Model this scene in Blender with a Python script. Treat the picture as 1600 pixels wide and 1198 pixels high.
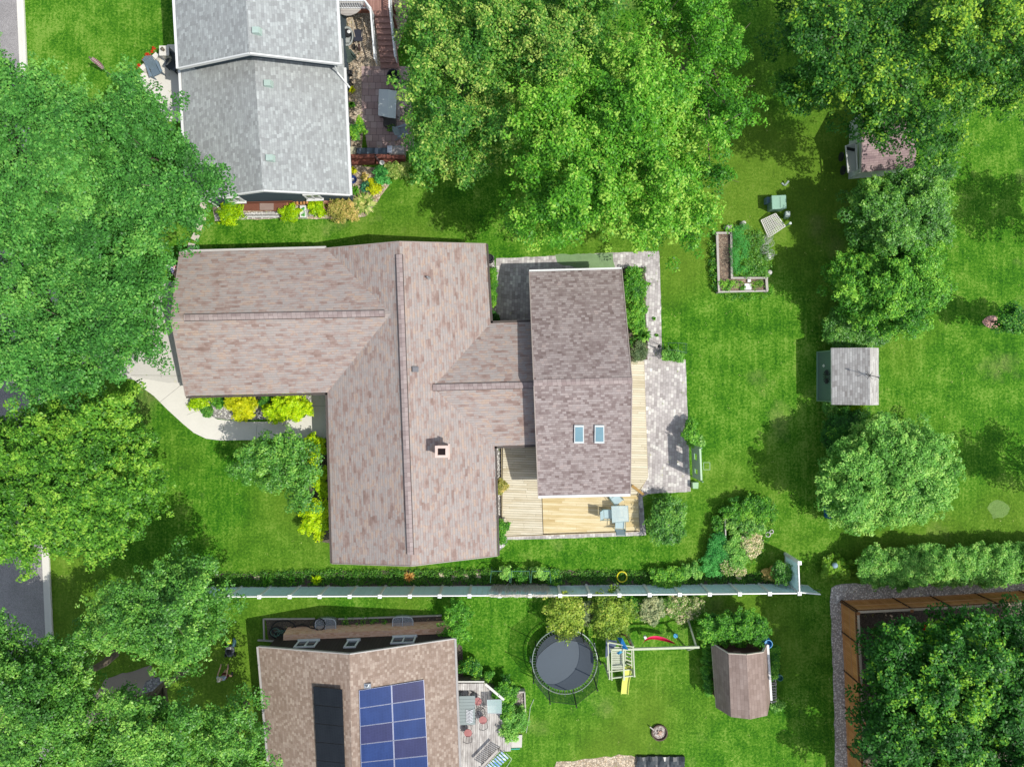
import bpy, math, random
import numpy as np
from mathutils import Vector, Matrix
for o in list(bpy.data.objects): bpy.data.objects.remove(o)
random.seed(5); RNG = np.random.default_rng(11)
SC = bpy.context.scene; COL = SC.collection
F = 1109.0; H = 44.0            # focal length in photo pixels (1600 wide), camera height in metres
R = math.radians
# ---------------------------------------------------------------- camera, sky, sun, exposure
cam = bpy.data.objects.new('camera', bpy.data.cameras.new('camera')); COL.objects.link(cam)
cam.data.sensor_width = 36; cam.data.lens = 36*F/1600; cam.location = (0, 0, H); cam.data.clip_end = 2000; cam.data.clip_start = .5
SC.camera = cam
SUNV = Vector((.62, -.30, 1)).normalized()
wd = bpy.data.worlds.new('World'); SC.world = wd; wd.use_nodes = True
nt = wd.node_tree; nt.nodes.clear()
sky = nt.nodes.new('ShaderNodeTexSky'); sky.sky_type = 'NISHITA'; sky.sun_disc = False
sky.sun_elevation = math.asin(SUNV.z); sky.sun_rotation = math.atan2(SUNV.x, SUNV.y)
bg = nt.nodes.new('ShaderNodeBackground'); bg.inputs[1].default_value = .165
wo = nt.nodes.new('ShaderNodeOutputWorld'); hs = nt.nodes.new('ShaderNodeHueSaturation'); hs.inputs['Saturation'].default_value = .6; nt.links.new(sky.outputs[0], hs.inputs['Color']); nt.links.new(hs.outputs[0], bg.inputs[0]); nt.links.new(bg.outputs[0], wo.inputs[0])
sl = bpy.data.lights.new('sun', 'SUN'); sl.energy = 3.3; sl.angle = R(.5); sl.color = (1, .965, .90)
so = bpy.data.objects.new('sun', sl); COL.objects.link(so); so.rotation_euler = SUNV.to_track_quat('Z', 'Y').to_euler(); so.location = (30, -20, 60)
SC.view_settings.view_transform = 'Standard'; SC.view_settings.look = 'None'; SC.view_settings.gamma = 1
SC.view_settings.exposure = .42
SC.cycles.max_bounces = 6; SC.cycles.transparent_max_bounces = 12

# ---------------------------------------------------------------- coordinates
def W(px, py, z=0.0):
    k = (H - z)/F
    return ((px-800)*k, (599-py)*k, z)
def onplane(px, py, a, b, c, lift=0):
    a, b, c = map(Vector, (a, b, c)); n = (b-a).cross(c-a).normalized()
    if n.z < 0: n = -n
    a = a + n*lift
    o = Vector((0, 0, H)); d = Vector(W(px, py, 0)) - o
    t = (a-o).dot(n)/d.dot(n)
    return o + d*t

# ---------------------------------------------------------------- materials
def _nm(name):
    m = bpy.data.materials.new(name); m.use_nodes = True; t = m.node_tree
    return m, t, t.nodes['Principled BSDF']
def _N(t, typ, **k):
    n = t.nodes.new(typ)
    for a, v in k.items(): setattr(n, a, v)
    return n
def _math(t, op, a, b=None, c=None):
    n = _N(t, 'ShaderNodeMath', operation=op)
    for i, x in enumerate((a, b, c)):
        if x is None: continue
        if isinstance(x, (int, float)): n.inputs[i].default_value = x
        else: t.links.new(x, n.inputs[i])
    return n.outputs[0]
def _ramp(t, fac, cols):
    n = _N(t, 'ShaderNodeValToRGB'); cr = n.color_ramp
    ps = [c[0] for c in cols] if len(cols[0]) == 2 else [i/(len(cols)-1) for i in range(len(cols))]
    cs = [c[1] for c in cols] if len(cols[0]) == 2 else cols
    while len(cr.elements) < len(cs): cr.elements.new(.5)
    for i, (p, c) in enumerate(zip(ps, cs)):
        cr.elements[i].position = p; cr.elements[i].color = (*c, 1)
    t.links.new(fac, n.inputs[0]); return n.outputs[0]
def _mix(t, fac, a, b, mode='MIX'):
    n = _N(t, 'ShaderNodeMix', data_type='RGBA', blend_type=mode)
    for s, x in ((0, fac), (6, a), (7, b)):
        if isinstance(x, (int, float)): n.inputs[s].default_value = x
        elif isinstance(x, tuple): n.inputs[s].default_value = (*x, 1)
        else: t.links.new(x, n.inputs[s])
    return n.outputs[2]
def _noise(t, vec, scale, detail=3, rough=.6):
    n = _N(t, 'ShaderNodeTexNoise'); n.inputs['Scale'].default_value = scale; n.inputs['Detail'].default_value = detail; n.inputs['Roughness'].default_value = rough
    t.links.new(vec, n.inputs['Vector']); return n.outputs[0]
def _map(t, vec, sc=(1, 1, 1), rot=0):
    n = _N(t, 'ShaderNodeMapping'); n.inputs['Scale'].default_value = sc; n.inputs['Rotation'].default_value[2] = rot
    t.links.new(vec, n.inputs[0]); return n.outputs[0]
_mc = {}
def M(name, col, rough=.6, var=.18, scale=3.0, metal=0.0, spec=.3, fine=.08):
    """plain paint / plastic / wood with soft and fine variation"""
    if name in _mc: return _mc[name]
    m, t, b = _nm(name); tc = _N(t, 'ShaderNodeTexCoord').outputs['Object']
    n1 = _noise(t, tc, scale, 4); n2 = _noise(t, tc, scale*14, 2)
    f = _math(t, 'ADD', _math(t, 'MULTIPLY_ADD', n1, 2*var, 1-var), _math(t, 'MULTIPLY_ADD', n2, 2*fine, -fine))
    c = _N(t, 'ShaderNodeVectorMath', operation='SCALE'); c.inputs[0].default_value = col; t.links.new(f, c.inputs['Scale'])
    t.links.new(c.outputs[0], b.inputs['Base Color'])
    b.inputs['Roughness'].default_value = rough; b.inputs['Metallic'].default_value = metal; b.inputs['Specular IOR Level'].default_value = spec
    _mc[name] = m; return m
def TILE(name, cols, rowh, tilew, gap=(.1, .04), gapcol=(.05, .05, .05), gapstr=.6, rot=0.0, uv=False, swap=False, blot=(.35, 1.0), blotmix=.4, rough=.85, dirt=0.12, bump=.15):
    """rows of tiles: shingles, pavers, boards, bricks"""
    m, t, b = _nm(name); tcn = _N(t, 'ShaderNodeTexCoord')
    v = tcn.outputs['UV'] if uv else tcn.outputs['Object']
    v = _map(t, v, rot=rot); s = _N(t, 'ShaderNodeSeparateXYZ'); t.links.new(v, s.inputs[0])
    u_, v_ = (s.outputs[1], s.outputs[0]) if swap else (s.outputs[0], s.outputs[1])
    V = _math(t, 'DIVIDE', v_, rowh); row = _math(t, 'FLOOR', V); fv = _math(t, 'FRACT', V)
    w1 = _N(t, 'ShaderNodeTexWhiteNoise', noise_dimensions='1D'); t.links.new(row, w1.inputs['W'])
    U = _math(t, 'ADD', _math(t, 'DIVIDE', u_, tilew), _math(t, 'MULTIPLY', w1.outputs[0], 7.3)); cell = _math(t, 'FLOOR', U); fu = _math(t, 'FRACT', U)
    cx = _N(t, 'ShaderNodeCombineXYZ'); t.links.new(cell, cx.inputs[0]); t.links.new(row, cx.inputs[1])
    w2 = _N(t, 'ShaderNodeTexWhiteNoise', noise_dimensions='2D'); t.links.new(cx.outputs[0], w2.inputs['Vector'])
    cb = _N(t, 'ShaderNodeCombineXYZ'); t.links.new(u_, cb.inputs[0]); t.links.new(v_, cb.inputs[1])
    n1 = _noise(t, _map(t, cb.outputs[0], (blot[0], blot[1], 1)), 1.6, 3, .65)
    n1 = _math(t, 'MULTIPLY_ADD', n1, 2.8, -.9)
    val = _math(t, 'ADD', _math(t, 'MULTIPLY', w2.outputs[0], 1-blotmix), _math(t, 'MULTIPLY', n1, blotmix))
    c = _ramp(t, val, cols)
    d = _noise(t, v, .35, 5, .7); d2 = _noise(t, v, 22, 2, .7)
    f = _math(t, 'ADD', _math(t, 'MULTIPLY_ADD', d, 2*dirt, 1-dirt), _math(t, 'MULTIPLY_ADD', d2, .3, -.15))
    sc = _N(t, 'ShaderNodeVectorMath', operation='SCALE'); t.links.new(c, sc.inputs[0]); t.links.new(f, sc.inputs['Scale'])
    g = _math(t, 'MAXIMUM', _math(t, 'LESS_THAN', fv, gap[0]), _math(t, 'LESS_THAN', fu, gap[1]))  # joints between tiles; on shingles the row line paints the edge's shadow
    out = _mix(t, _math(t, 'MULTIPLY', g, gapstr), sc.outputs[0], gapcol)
    t.links.new(out, b.inputs['Base Color']); b.inputs['Roughness'].default_value = rough; b.inputs['Specular IOR Level'].default_value = .2
    bp = _N(t, 'ShaderNodeBump'); bp.inputs['Strength'].default_value = bump; bp.inputs['Distance'].default_value = .02
    t.links.new(_math(t, 'SUBTRACT', w2.outputs[0], g), bp.inputs['Height']); t.links.new(bp.outputs[0], b.inputs['Normal'])
    return m
def STONES(name, cols, scale=9.0, dark=.35, rough=.9):
    m, t, b = _nm(name); tc = _N(t, 'ShaderNodeTexCoord').outputs['Object']
    vo = _N(t, 'ShaderNodeTexVoronoi'); vo.inputs['Scale'].default_value = scale; t.links.new(tc, vo.inputs['Vector'])
    s = _N(t, 'ShaderNodeSeparateColor'); t.links.new(vo.outputs['Color'], s.inputs[0])
    c = _ramp(t, s.outputs[0], cols)
    e = _math(t, 'LESS_THAN', .42, vo.outputs['Distance']); n = _noise(t, tc, .8, 4)
    c = _mix(t, _math(t, 'MULTIPLY', e, dark), c, (.05, .045, .04))
    f = _N(t, 'ShaderNodeVectorMath', operation='SCALE'); t.links.new(c, f.inputs[0]); t.links.new(_math(t, 'MULTIPLY_ADD', n, .6, .7), f.inputs['Scale'])
    t.links.new(f.outputs[0], b.inputs['Base Color']); b.inputs['Roughness'].default_value = rough
    bp = _N(t, 'ShaderNodeBump'); bp.inputs['Strength'].default_value = .6; bp.inputs['Distance'].default_value = .04; bp.invert = True
    t.links.new(vo.outputs['Distance'], bp.inputs['Height']); t.links.new(bp.outputs[0], b.inputs['Normal'])
    return m
def LAWN(name):
    m, t, b = _nm(name); tc = _N(t, 'ShaderNodeTexCoord').outputs['Object']
    big = _noise(t, tc, .075, 4, .55); mid = _noise(t, tc, .7, 5, .7); fine = _noise(t, tc, 7, 3, .8); streak = _noise(t, _map(t, tc, (4.0, .22, 1), R(-2)), 1.2, 3, .6)
    vf = _noise(t, tc, 30, 2, .8)
    v = _math(t, 'ADD', _math(t, 'MULTIPLY_ADD', mid, 2.0, -1.0), _math(t, 'MULTIPLY_ADD', fine, 2.6, -1.3))
    v = _math(t, 'ADD', v, _math(t, 'MULTIPLY_ADD', streak, .9, -.45)); v = _math(t, 'ADD', v, _math(t, 'MULTIPLY_ADD', vf, 1.1, -.55))
    v = _math(t, 'ADD', v, _math(t, 'MULTIPLY_ADD', big, .8, .1))
    c = _ramp(t, v, [(0, (.020, .095, .005)), (.35, (.045, .160, .007)), (.62, (.080, .215, .012)), (1, (.18, .31, .045))])
    dry = _noise(t, _map(t, tc, (1, 1, 1), .7), .16, 5, .62)
    dm = _math(t, 'MULTIPLY', _math(t, 'SMOOTHSTEP' if False else 'MAXIMUM', _math(t, 'MULTIPLY_ADD', dry, 6, -3.55), 0), 1)
    dm = _math(t, 'MINIMUM', _math(t, 'MULTIPLY', dm, _math(t, 'MULTIPLY_ADD', fine, 1.6, -.2)), .6)
    yl = _math(t, 'MINIMUM', _math(t, 'MAXIMUM', _math(t, 'MULTIPLY_ADD', _noise(t, _map(t, tc, (1, 1, 1), 1.9), .055, 3, .5), 5, -2.45), 0), .55)
    c = _mix(t, _math(t, 'MULTIPLY', yl, _math(t, 'MULTIPLY_ADD', fine, 1.2, .4)), c, (.13, .20, .02))
    c = _mix(t, dm, c, (.24, .25, .09))
    t.links.new(c, b.inputs['Base Color']); b.inputs['Roughness'].default_value = .9; b.inputs['Specular IOR Level'].default_value = .1
    bp = _N(t, 'ShaderNodeBump'); bp.inputs['Strength'].default_value = .8; bp.inputs['Distance'].default_value = .06
    t.links.new(_math(t, 'ADD', fine, _math(t, 'MULTIPLY', vf, .6)), bp.inputs['Height']); t.links.new(bp.outputs[0], b.inputs['Normal'])
    return m
def LEAF(name, cols, gloss=.22, trans=.35, gain=1.42):
    """cols: ramp over the leaf's own random value (attribute 'v')"""
    if name in _mc: return _mc[name]
    m, t, b = _nm(name); a = _N(t, 'ShaderNodeAttribute', attribute_name='v')
    c = _ramp(t, a.outputs['Fac'], [(p, (min(.85, q[0]*gain*1.12), min(.85, q[1]*gain), min(.85, q[2]*gain*.75))) for p, q in cols])
    t.links.new(c, b.inputs['Base Color']); b.inputs['Roughness'].default_value = .42; b.inputs['Specular IOR Level'].default_value = gloss
    tr = _N(t, 'ShaderNodeBsdfTranslucent'); mx = _N(t, 'ShaderNodeMixShader'); mx.inputs[0].default_value = trans
    tc = _mix(t, 1.0, c, (1.2, 1.15, .5), 'MULTIPLY'); t.links.new(tc, tr.inputs[0])
    t.links.new(b.outputs[0], mx.inputs[1]); t.links.new(tr.outputs[0], mx.inputs[2]); t.links.new(mx.outputs[0], t.nodes['Material Output'].inputs[0])
    _mc[name] = m; return m
def GLASS(name, col, alpha=.35, rough=.05):
    if name in _mc: return _mc[name]
    m, t, b = _nm(name); b.inputs['Base Color'].default_value = (*col, 1); b.inputs['Roughness'].default_value = rough; b.inputs['Specular IOR Level'].default_value = .8
    tr = _N(t, 'ShaderNodeBsdfTransparent'); mx = _N(t, 'ShaderNodeMixShader'); mx.inputs[0].default_value = alpha
    t.links.new(tr.outputs[0], mx.inputs[1]); t.links.new(b.outputs[0], mx.inputs[2]); t.links.new(mx.outputs[0], t.nodes['Material Output'].inputs[0])
    _mc[name] = m; return m

# ---------------------------------------------------------------- mesh builder
class MB:
    def __init__(s): s.v = []; s.f = []; s.mi = []; s.cur = 0
    def poly(s, pts, mi=None):
        i = len(s.v); s.v += [tuple(p) for p in pts]; s.f.append(tuple(range(i, i+len(pts)))); s.mi.append(s.cur if mi is None else mi); return s
    def hexa(s, b, t):      # b,t: four bottom and four top points
        i = len(s.v); s.v += [tuple(p) for p in b] + [tuple(p) for p in t]
        for q in ((3, 2, 1, 0), (4, 5, 6, 7), (0, 1, 5, 4), (1, 2, 6, 5), (2, 3, 7, 6), (3, 0, 4, 7)): s.f.append(tuple(i+k for k in q)); s.mi.append(s.cur)
        return s
    def box(s, c, sz, rz=0, tilt=None):
        hx, hy, hz = (k/2 for k in sz); P = []
        m = Matrix.Rotation(rz, 3, 'Z')
        if tilt: m = m @ Matrix.Rotation(tilt[0], 3, 'X') @ Matrix.Rotation(tilt[1], 3, 'Y')
        for z in (-hz, hz):
            for x, y in ((-hx, -hy), (hx, -hy), (hx, hy), (-hx, hy)): P.append(Vector(c) + m @ Vector((x, y, z)))
        return s.hexa(P[:4], P[4:])
    def prism(s, pts, z0, z1):
        n = len(pts); i = len(s.v); s.v += [(p[0], p[1], z0) for p in pts] + [(p[0], p[1], z1) for p in pts]
        s.f.append(tuple(range(i+n, i+2*n))); s.mi.append(s.cur); s.f.append(tuple(range(i+n-1, i-1, -1))); s.mi.append(s.cur)
        for k in range(n):
            j = (k+1) % n; s.f.append((i+k, i+j, i+n+j, i+n+k)); s.mi.append(s.cur)
        return s
    def bar(s, a, b, w, h=None, up=(0, 0, 1)):      # square bar from a to b
        h = h or w; a = Vector(a); b = Vector(b); d = (b-a).normalized(); u = Vector(up)
        if abs(d.dot(u)) > .95: u = Vector((1, 0, 0))
        x = d.cross(u).normalized()*(w/2); y = x.cross(d).normalized()*(h/2)
        return s.hexa([a-x-y, a+x-y, a+x+y, a-x+y], [b-x-y, b+x-y, b+x+y, b-x+y])
    def tube(s, pts, r, n=7, closed=False):
        pts = [Vector(p) for p in pts]; i = len(s.v); m = len(pts); rr = r if isinstance(r, (list, tuple)) else [r]*m
        up = Vector((0, 0, 1))
        for k, p in enumerate(pts):
            a = pts[(k-1) % m] if (closed or k > 0) else p; b = pts[(k+1) % m] if (closed or k < m-1) else p
            d = (b-a).normalized(); u = up if abs(d.z) < .9 else Vector((1, 0, 0))
            x = d.cross(u).normalized(); y = x.cross(d)
            for j in range(n):
                t = 2*math.pi*j/n; s.v.append(tuple(p + (x*math.cos(t)+y*math.sin(t))*rr[k]))
        for k in range(m if closed else m-1):
            k2 = (k+1) % m
            for j in range(n):
                j2 = (j+1) % n; s.f.append((i+k*n+j, i+k*n+j2, i+k2*n+j2, i+k2*n+j)); s.mi.append(s.cur)
        if not closed:
            s.f.append(tuple(i+j for j in range(n-1, -1, -1))); s.mi.append(s.cur); s.f.append(tuple(i+(m-1)*n+j for j in range(n))); s.mi.append(s.cur)
        return s
    def lathe(s, c, prof, n=20, sy=1.0):        # prof: (r,z) list
        i = len(s.v); c = Vector(c)
        for r, z in prof:
            for j in range(n):
                t = 2*math.pi*j/n; s.v.append((c.x+r*math.cos(t), c.y+r*math.sin(t)*sy, c.z+z))
        for k in range(len(prof)-1):
            for j in range(n):
                j2 = (j+1) % n; s.f.append((i+k*n+j, i+k*n+j2, i+(k+1)*n+j2, i+(k+1)*n+j)); s.mi.append(s.cur)
        if prof[-1][0] > 1e-4: s.f.append(tuple(i+(len(prof)-1)*n+j for j in range(n))); s.mi.append(s.cur)
        if prof[0][0] > 1e-4: s.f.append(tuple(i+j for j in range(n-1, -1, -1))); s.mi.append(s.cur)
        return s
    def slab(s, pts, th, side=1):       # thick roof plane: top pts, dropped by th; sides take material 'side'
        n = len(pts); i = len(s.v); s.v += [tuple(p) for p in pts] + [(p[0], p[1], p[2]-th) for p in pts]
        s.f.append(tuple(range(i, i+n))); s.mi.append(0); s.f.append(tuple(range(i+2*n-1, i+n-1, -1))); s.mi.append(side)
        for k in range(n):
            j = (k+1) % n; s.f.append((i+n+k, i+n+j, i+j, i+k)); s.mi.append(side)
        return s
    def build(s, name, mats, parent=None, loc=(0, 0, 0), uv=False, smooth=False, bevel=0):
        me = bpy.data.meshes.new(name); L = Vector(loc)
        me.from_pydata([tuple(Vector(p)-L) for p in s.v], [], s.f); 
        if not isinstance(mats, (list, tuple)): mats = [mats]
        for m in mats: me.materials.append(m)
        if len(mats) > 1: me.polygons.foreach_set('material_index', s.mi)
        if uv:
            me.update(); ul = me.uv_layers.new(name='UVMap')
            for p in me.polygons:
                n = p.normal; h = Vector((-n.y, n.x, 0))
                h = h.normalized() if h.length > 1e-3 else Vector((1, 0, 0))
                if n.z < .2: h = Vector((-n.y, n.x, 0)).normalized()
                d = n.cross(h)
                for li in p.loop_indices:
                    co = me.vertices[me.loops[li].vertex_index].co
                    ul.data[li].uv = (co.dot(h), co.dot(d))
        if smooth: me.shade_smooth()
        o = bpy.data.objects.new(name, me); COL.objects.link(o)
        if parent: o.parent = parent
        else: o.location = L
        if bevel:
            b = o.modifiers.new('b', 'BEVEL'); b.width = bevel; b.segments = 2
        return o
def tag(o, label=None, cat=None, group=None, kind=None):
    if label: o['label'] = label
    if cat: o['category'] = cat
    if group: o['group'] = group
    if kind: o['kind'] = kind
    return o
class Thing:
    def __init__(s, name, label, cat, loc=(0, 0, 0), group=None):
        s.o = bpy.data.objects.new(name, None); COL.objects.link(s.o); s.o.location = loc; s.L = loc; s.o.empty_display_size = .3
        tag(s.o, label, cat, group)
    def part(s, name, mb, mat, parent=None, label=None, **k):
        o = mb.build(name, mat, parent or s.o, s.L, **k)
        if label: o['label'] = label
        return o
def solo(name, mb, mat, label, cat, loc=(0, 0, 0), group=None, kind=None, **k):
    return tag(mb.build(name, mat, None, loc, **k), label, cat, group, kind)
def dup(root, loc, rz=0, label=None):
    r = root.copy(); COL.objects.link(r); r.location = loc; r.rotation_euler = (0, 0, rz)
    if label: r['label'] = label
    for ch in list(root.children):
        c = ch.copy(); COL.objects.link(c); c.parent = r
        for g in list(ch.children):
            d = g.copy(); COL.objects.link(d); d.parent = c
    return r
def struct(name, mb, mat, **k):
    o = mb.build(name, mat, **k); o['kind'] = 'structure'; return o
def sheet(name, pxs, z, mat, jag=0, kind='structure'):
    pts = [W(x, y, 0) for x, y in pxs]
    if jag:
        out = []
        for i, p in enumerate(pts):
            q = pts[(i+1) % len(pts)]; n = max(1, int(math.dist(p, q)/.35))
            for k in range(n):
                t = k/n; out.append((p[0]+(q[0]-p[0])*t+random.uniform(-jag, jag), p[1]+(q[1]-p[1])*t+random.uniform(-jag, jag), 0))
        pts = out
    mb = MB(); mb.prism([(p[0], p[1]) for p in pts][::-1] if sum((pts[i-1][0]*pts[i][1]-pts[i][0]*pts[i-1][1]) for i in range(len(pts))) < 0 else [(p[0], p[1]) for p in pts], -.3, z)
    o = mb.build(name, mat); o['kind'] = kind; return o
def smoothpoly(pts, it=2):
    for _ in range(it):
        q = []
        for i in range(len(pts)):
            a, b = pts[i], pts[(i+1) % len(pts)]
            q += [(a[0]*.75+b[0]*.25, a[1]*.75+b[1]*.25), (a[0]*.25+b[0]*.75, a[1]*.25+b[1]*.75)]
        pts = q
    return pts

# ---------------------------------------------------------------- foliage
def inpoly(P, x, y):
    c = np.zeros(len(x), bool); n = len(P); j = n-1
    for i in range(n):
        xi, yi = P[i]; xj, yj = P[j]
        with np.errstate(divide='ignore', invalid='ignore'):
            c ^= ((yi > y) != (yj > y)) & (x < (xj-xi)*(y-yi)/(yj-yi+1e-9)+xi)
        j = i
    return c
def edgedist(P, x, y):
    d = np.full(len(x), 1e9); n = len(P)
    for i in range(n):
        ax, ay = P[i]; bx, by = P[(i+1) % n]; vx, vy = bx-ax, by-ay
        t = np.clip(((x-ax)*vx+(y-ay)*vy)/(vx*vx+vy*vy+1e-9), 0, 1); d = np.minimum(d, np.hypot(x-ax-t*vx, y-ay-t*vy))
    return d
def leafmesh(name, C, r, val, mat, per, ls, flat=.75, up=1.0, zmin=-.3, parent=None, loc=(0, 0, 0), jit=.22, asp=.62, spike=0):
    """C: clump centres, r: clump radii, val: clump colour value; 'per' leaves per clump"""
    n = len(C); k = np.maximum(3, (per*(r/np.mean(r))**2).astype(int)); idx = np.repeat(np.arange(n), k); N = len(idx)
    z = RNG.uniform(zmin, 1, N); th = RNG.uniform(0, 2*np.pi, N); s = np.sqrt(1-z*z)
    D = np.stack([s*np.cos(th), s*np.sin(th), z], 1)
    rad = RNG.uniform(.25, 1, N)**.45
    if spike: rad = rad*(1+spike*RNG.random(N)**4)
    P = C[idx] + D*np.array([1, 1, flat])*(rad*r[idx])[:, None]
    nr = D*.75 + np.array([0, 0, up]) + RNG.normal(0, .38, (N, 3)); nr /= np.linalg.norm(nr, axis=1)[:, None]
    t = RNG.normal(0, 1, (N, 3)); t -= nr*(t*nr).sum(1)[:, None]; t /= np.linalg.norm(t, axis=1)[:, None]; b = np.cross(nr, t)
    l = ls*RNG.uniform(.6, 1.35, N)[:, None]*.5; w = l*asp
    V = np.empty((N, 4, 3)); V[:, 0] = P-t*l; V[:, 1] = P+b*w+nr*l*.12; V[:, 2] = P+t*l; V[:, 3] = P-b*w+nr*l*.12
    V = V.reshape(-1, 3)-np.array(loc); me = bpy.data.meshes.new(name)
    me.vertices.add(4*N); me.vertices.foreach_set('co', V.astype(np.float32).ravel())
    me.loops.add(4*N); me.loops.foreach_set('vertex_index', np.arange(4*N, dtype=np.int32))
    me.polygons.add(N); me.polygons.foreach_set('loop_start', np.arange(0, 4*N, 4, dtype=np.int32))
    me.update(calc_edges=True)
    a = me.attributes.new('v', 'FLOAT', 'FACE'); a.data.foreach_set('value', np.clip(val[idx]+RNG.normal(0, jit, N), 0, 1).astype(np.float32))
    me.materials.append(mat); o = bpy.data.objects.new(name, me); COL.objects.link(o)
    if parent: o.parent = parent
    else: o.location = loc
    return o
def darts(P, step, tries=30):
    xs = [p[0] for p in P]; ys = [p[1] for p in P]
    A = (max(xs)-min(xs))*(max(ys)-min(ys)); n = int(A/(step*step)*tries/6)+20
    x = RNG.uniform(min(xs), max(xs), n); y = RNG.uniform(min(ys), max(ys), n); m = inpoly(P, x, y); x, y = x[m], y[m]
    kx, ky = [], []; cell = {}
    for a, b in zip(x, y):
        i, j = int(a//step), int(b//step); ok = True
        for di in (-1, 0, 1):
            for dj in (-1, 0, 1):
                for (c, d) in cell.get((i+di, j+dj), ()):
                    if (a-c)**2+(b-d)**2 < step*step: ok = False
        if ok: cell.setdefault((i, j), []).append((a, b)); kx.append(a); ky.append(b)
    return np.array(kx), np.array(ky)
BARK = M('bark', (.16, .125, .095), .9, .3, 5)
def tree(name, label, P, zlow, ztop, mat, group=None, lobe=1.25, clump=.36, ls=.14, nclump=24, per=46, rough=.9, base=None, bare=0, spread=.9, cat='tree', dome=.55, tone=.45, jit=.2, dens=1.0, trunk=.22, spike=.2, layers=True, spray=.25, tip=.14, ins=.42):
    """P: crown outline in photo pixels; every lobe is placed at its own real height"""
    step = lobe*spread*25.2; x, y = darts(P, step*.92)
    if len(x):
        m = edgedist(P, x, y) > min(lobe*25.2*ins, 14); x, y = x[m], y[m]
    if len(x) < 3:
        xs = [p[0] for p in P]; ys = [p[1] for p in P]; sx = (max(xs)-min(xs))*.2; sy = (max(ys)-min(ys))*.2; mx, my = np.mean(xs), np.mean(ys)
        x = np.append(x, [mx, mx-sx, mx+sx, mx-sx*.5, mx+sx*.5]); y = np.append(y, [my, my-sy, my+sy, my+sy, my-sy])
    d = edgedist(P, x, y); R_ = max(d.max(), 1); q = np.clip(d/R_, 0, 1); h = np.power(1-(1-q)**2, dome)
    z = zlow+(ztop-zlow)*h+RNG.normal(0, rough*.55, len(x)); z = np.clip(z, zlow*.75, ztop*1.08)
    k = (H-z)/F; L = np.stack([(x-800)*k, (599-y)*k, z], 1); lr = lobe*RNG.uniform(.75, 1.25, len(x)); lv = RNG.normal(tone, .13, len(x))
    cen = L.mean(0); rad = L-cen; rad[:, 2] = 0; rn = np.linalg.norm(rad, axis=1)[:, None]; rad = rad/np.maximum(rn, .3)
    Cs, rs, vs = [], [], []
    for c, r, v, ro in zip(L, lr, lv, rad):
        n = max(3, int(nclump*(r/lobe)**1.6*dens/2.6)); zz = RNG.uniform(-.15, 1, n); th = RNG.uniform(0, 2*np.pi, n); s = np.sqrt(1-zz*zz)
        D = np.stack([s*np.cos(th), s*np.sin(th), zz*.75], 1)+ro*spray; vv = v+RNG.normal(0, .09, n)
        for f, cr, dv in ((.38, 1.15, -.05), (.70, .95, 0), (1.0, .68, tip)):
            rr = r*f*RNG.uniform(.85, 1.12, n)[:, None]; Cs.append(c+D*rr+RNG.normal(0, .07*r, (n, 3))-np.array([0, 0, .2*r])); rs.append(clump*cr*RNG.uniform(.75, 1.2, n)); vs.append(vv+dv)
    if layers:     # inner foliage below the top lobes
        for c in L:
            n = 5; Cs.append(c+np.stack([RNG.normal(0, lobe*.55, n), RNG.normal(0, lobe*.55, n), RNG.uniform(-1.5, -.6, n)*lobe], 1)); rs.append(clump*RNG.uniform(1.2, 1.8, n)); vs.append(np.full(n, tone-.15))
    C = np.concatenate(Cs); r = np.concatenate(rs); v = np.concatenate(vs); C[:, 2] = np.maximum(C[:, 2], .12)
    if base is None:
        w = d/d.sum(); bx, by = float((L[:, 0]*w).sum()), float((L[:, 1]*w).sum())
    else: bx, by = W(*base)[:2]
    T = Thing(name, label, cat, (bx, by, 0), group)
    leafmesh('crown' if ztop > 1.9 else 'foliage', C, r, v, mat, per, ls, parent=T.o, loc=T.L, jit=jit, spike=spike)
    mb = MB(); fork = zlow*.75 if zlow > 1 else .15; tr = trunk*max(.25, min(1.3, ztop/8))
    mb.tube([(bx, by, 0), (bx+.03*ztop, by, fork*.5), (bx, by, fork), (bx, by, (fork+ztop)*.5)], [tr*1.25, tr, tr*.85, tr*.35], 8)
    order = RNG.permutation(len(L))[:max(5, min(len(L), 16))]
    for i in order:
        c = Vector(L[i])-Vector((0, 0, lobe*.5)); a = Vector((bx, by, fork*random.uniform(.7, 1.25))); mid = a.lerp(c, .5)+Vector((0, 0, (c-a).length*.06))
        mb.tube([a, mid, c], [tr*.5, tr*.32, tr*.1], 5)
        for _ in range(bare):
            e = c+Vector((random.uniform(-1, 1), random.uniform(-1, 1), random.uniform(.0, .75)))*lobe*1.1
            mb.tube([mid.lerp(c, .6), c, e], [tr*.16, tr*.1, tr*.04], 4)
    T.part('trunk' if ztop > 1.9 else 'stem', mb, BARK)
    return T
def blob(cx, cy, rx, ry=None, n=14, j=.12):
    ry = ry or rx; return [(cx+rx*math.cos(2*math.pi*i/n)*random.uniform(1-j, 1+j), cy+ry*math.sin(2*math.pi*i/n)*random.uniform(1-j, 1+j)) for i in range(n)]
def shrub(name, label, cx, cy, rx, ry, h, mat, group=None, ls=.1, cat='shrub', tone=.45, per=22, lobe=.3, clump=.17, **k):
    return tree(name, label, blob(cx, cy, rx, ry), min(.25, h*.3), h, mat, group, lobe=lobe, clump=clump, ls=ls, nclump=15, per=per, rough=.2, cat=cat, tone=tone, trunk=.09, layers=False, spread=.72, ins=.3, **k)
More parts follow.
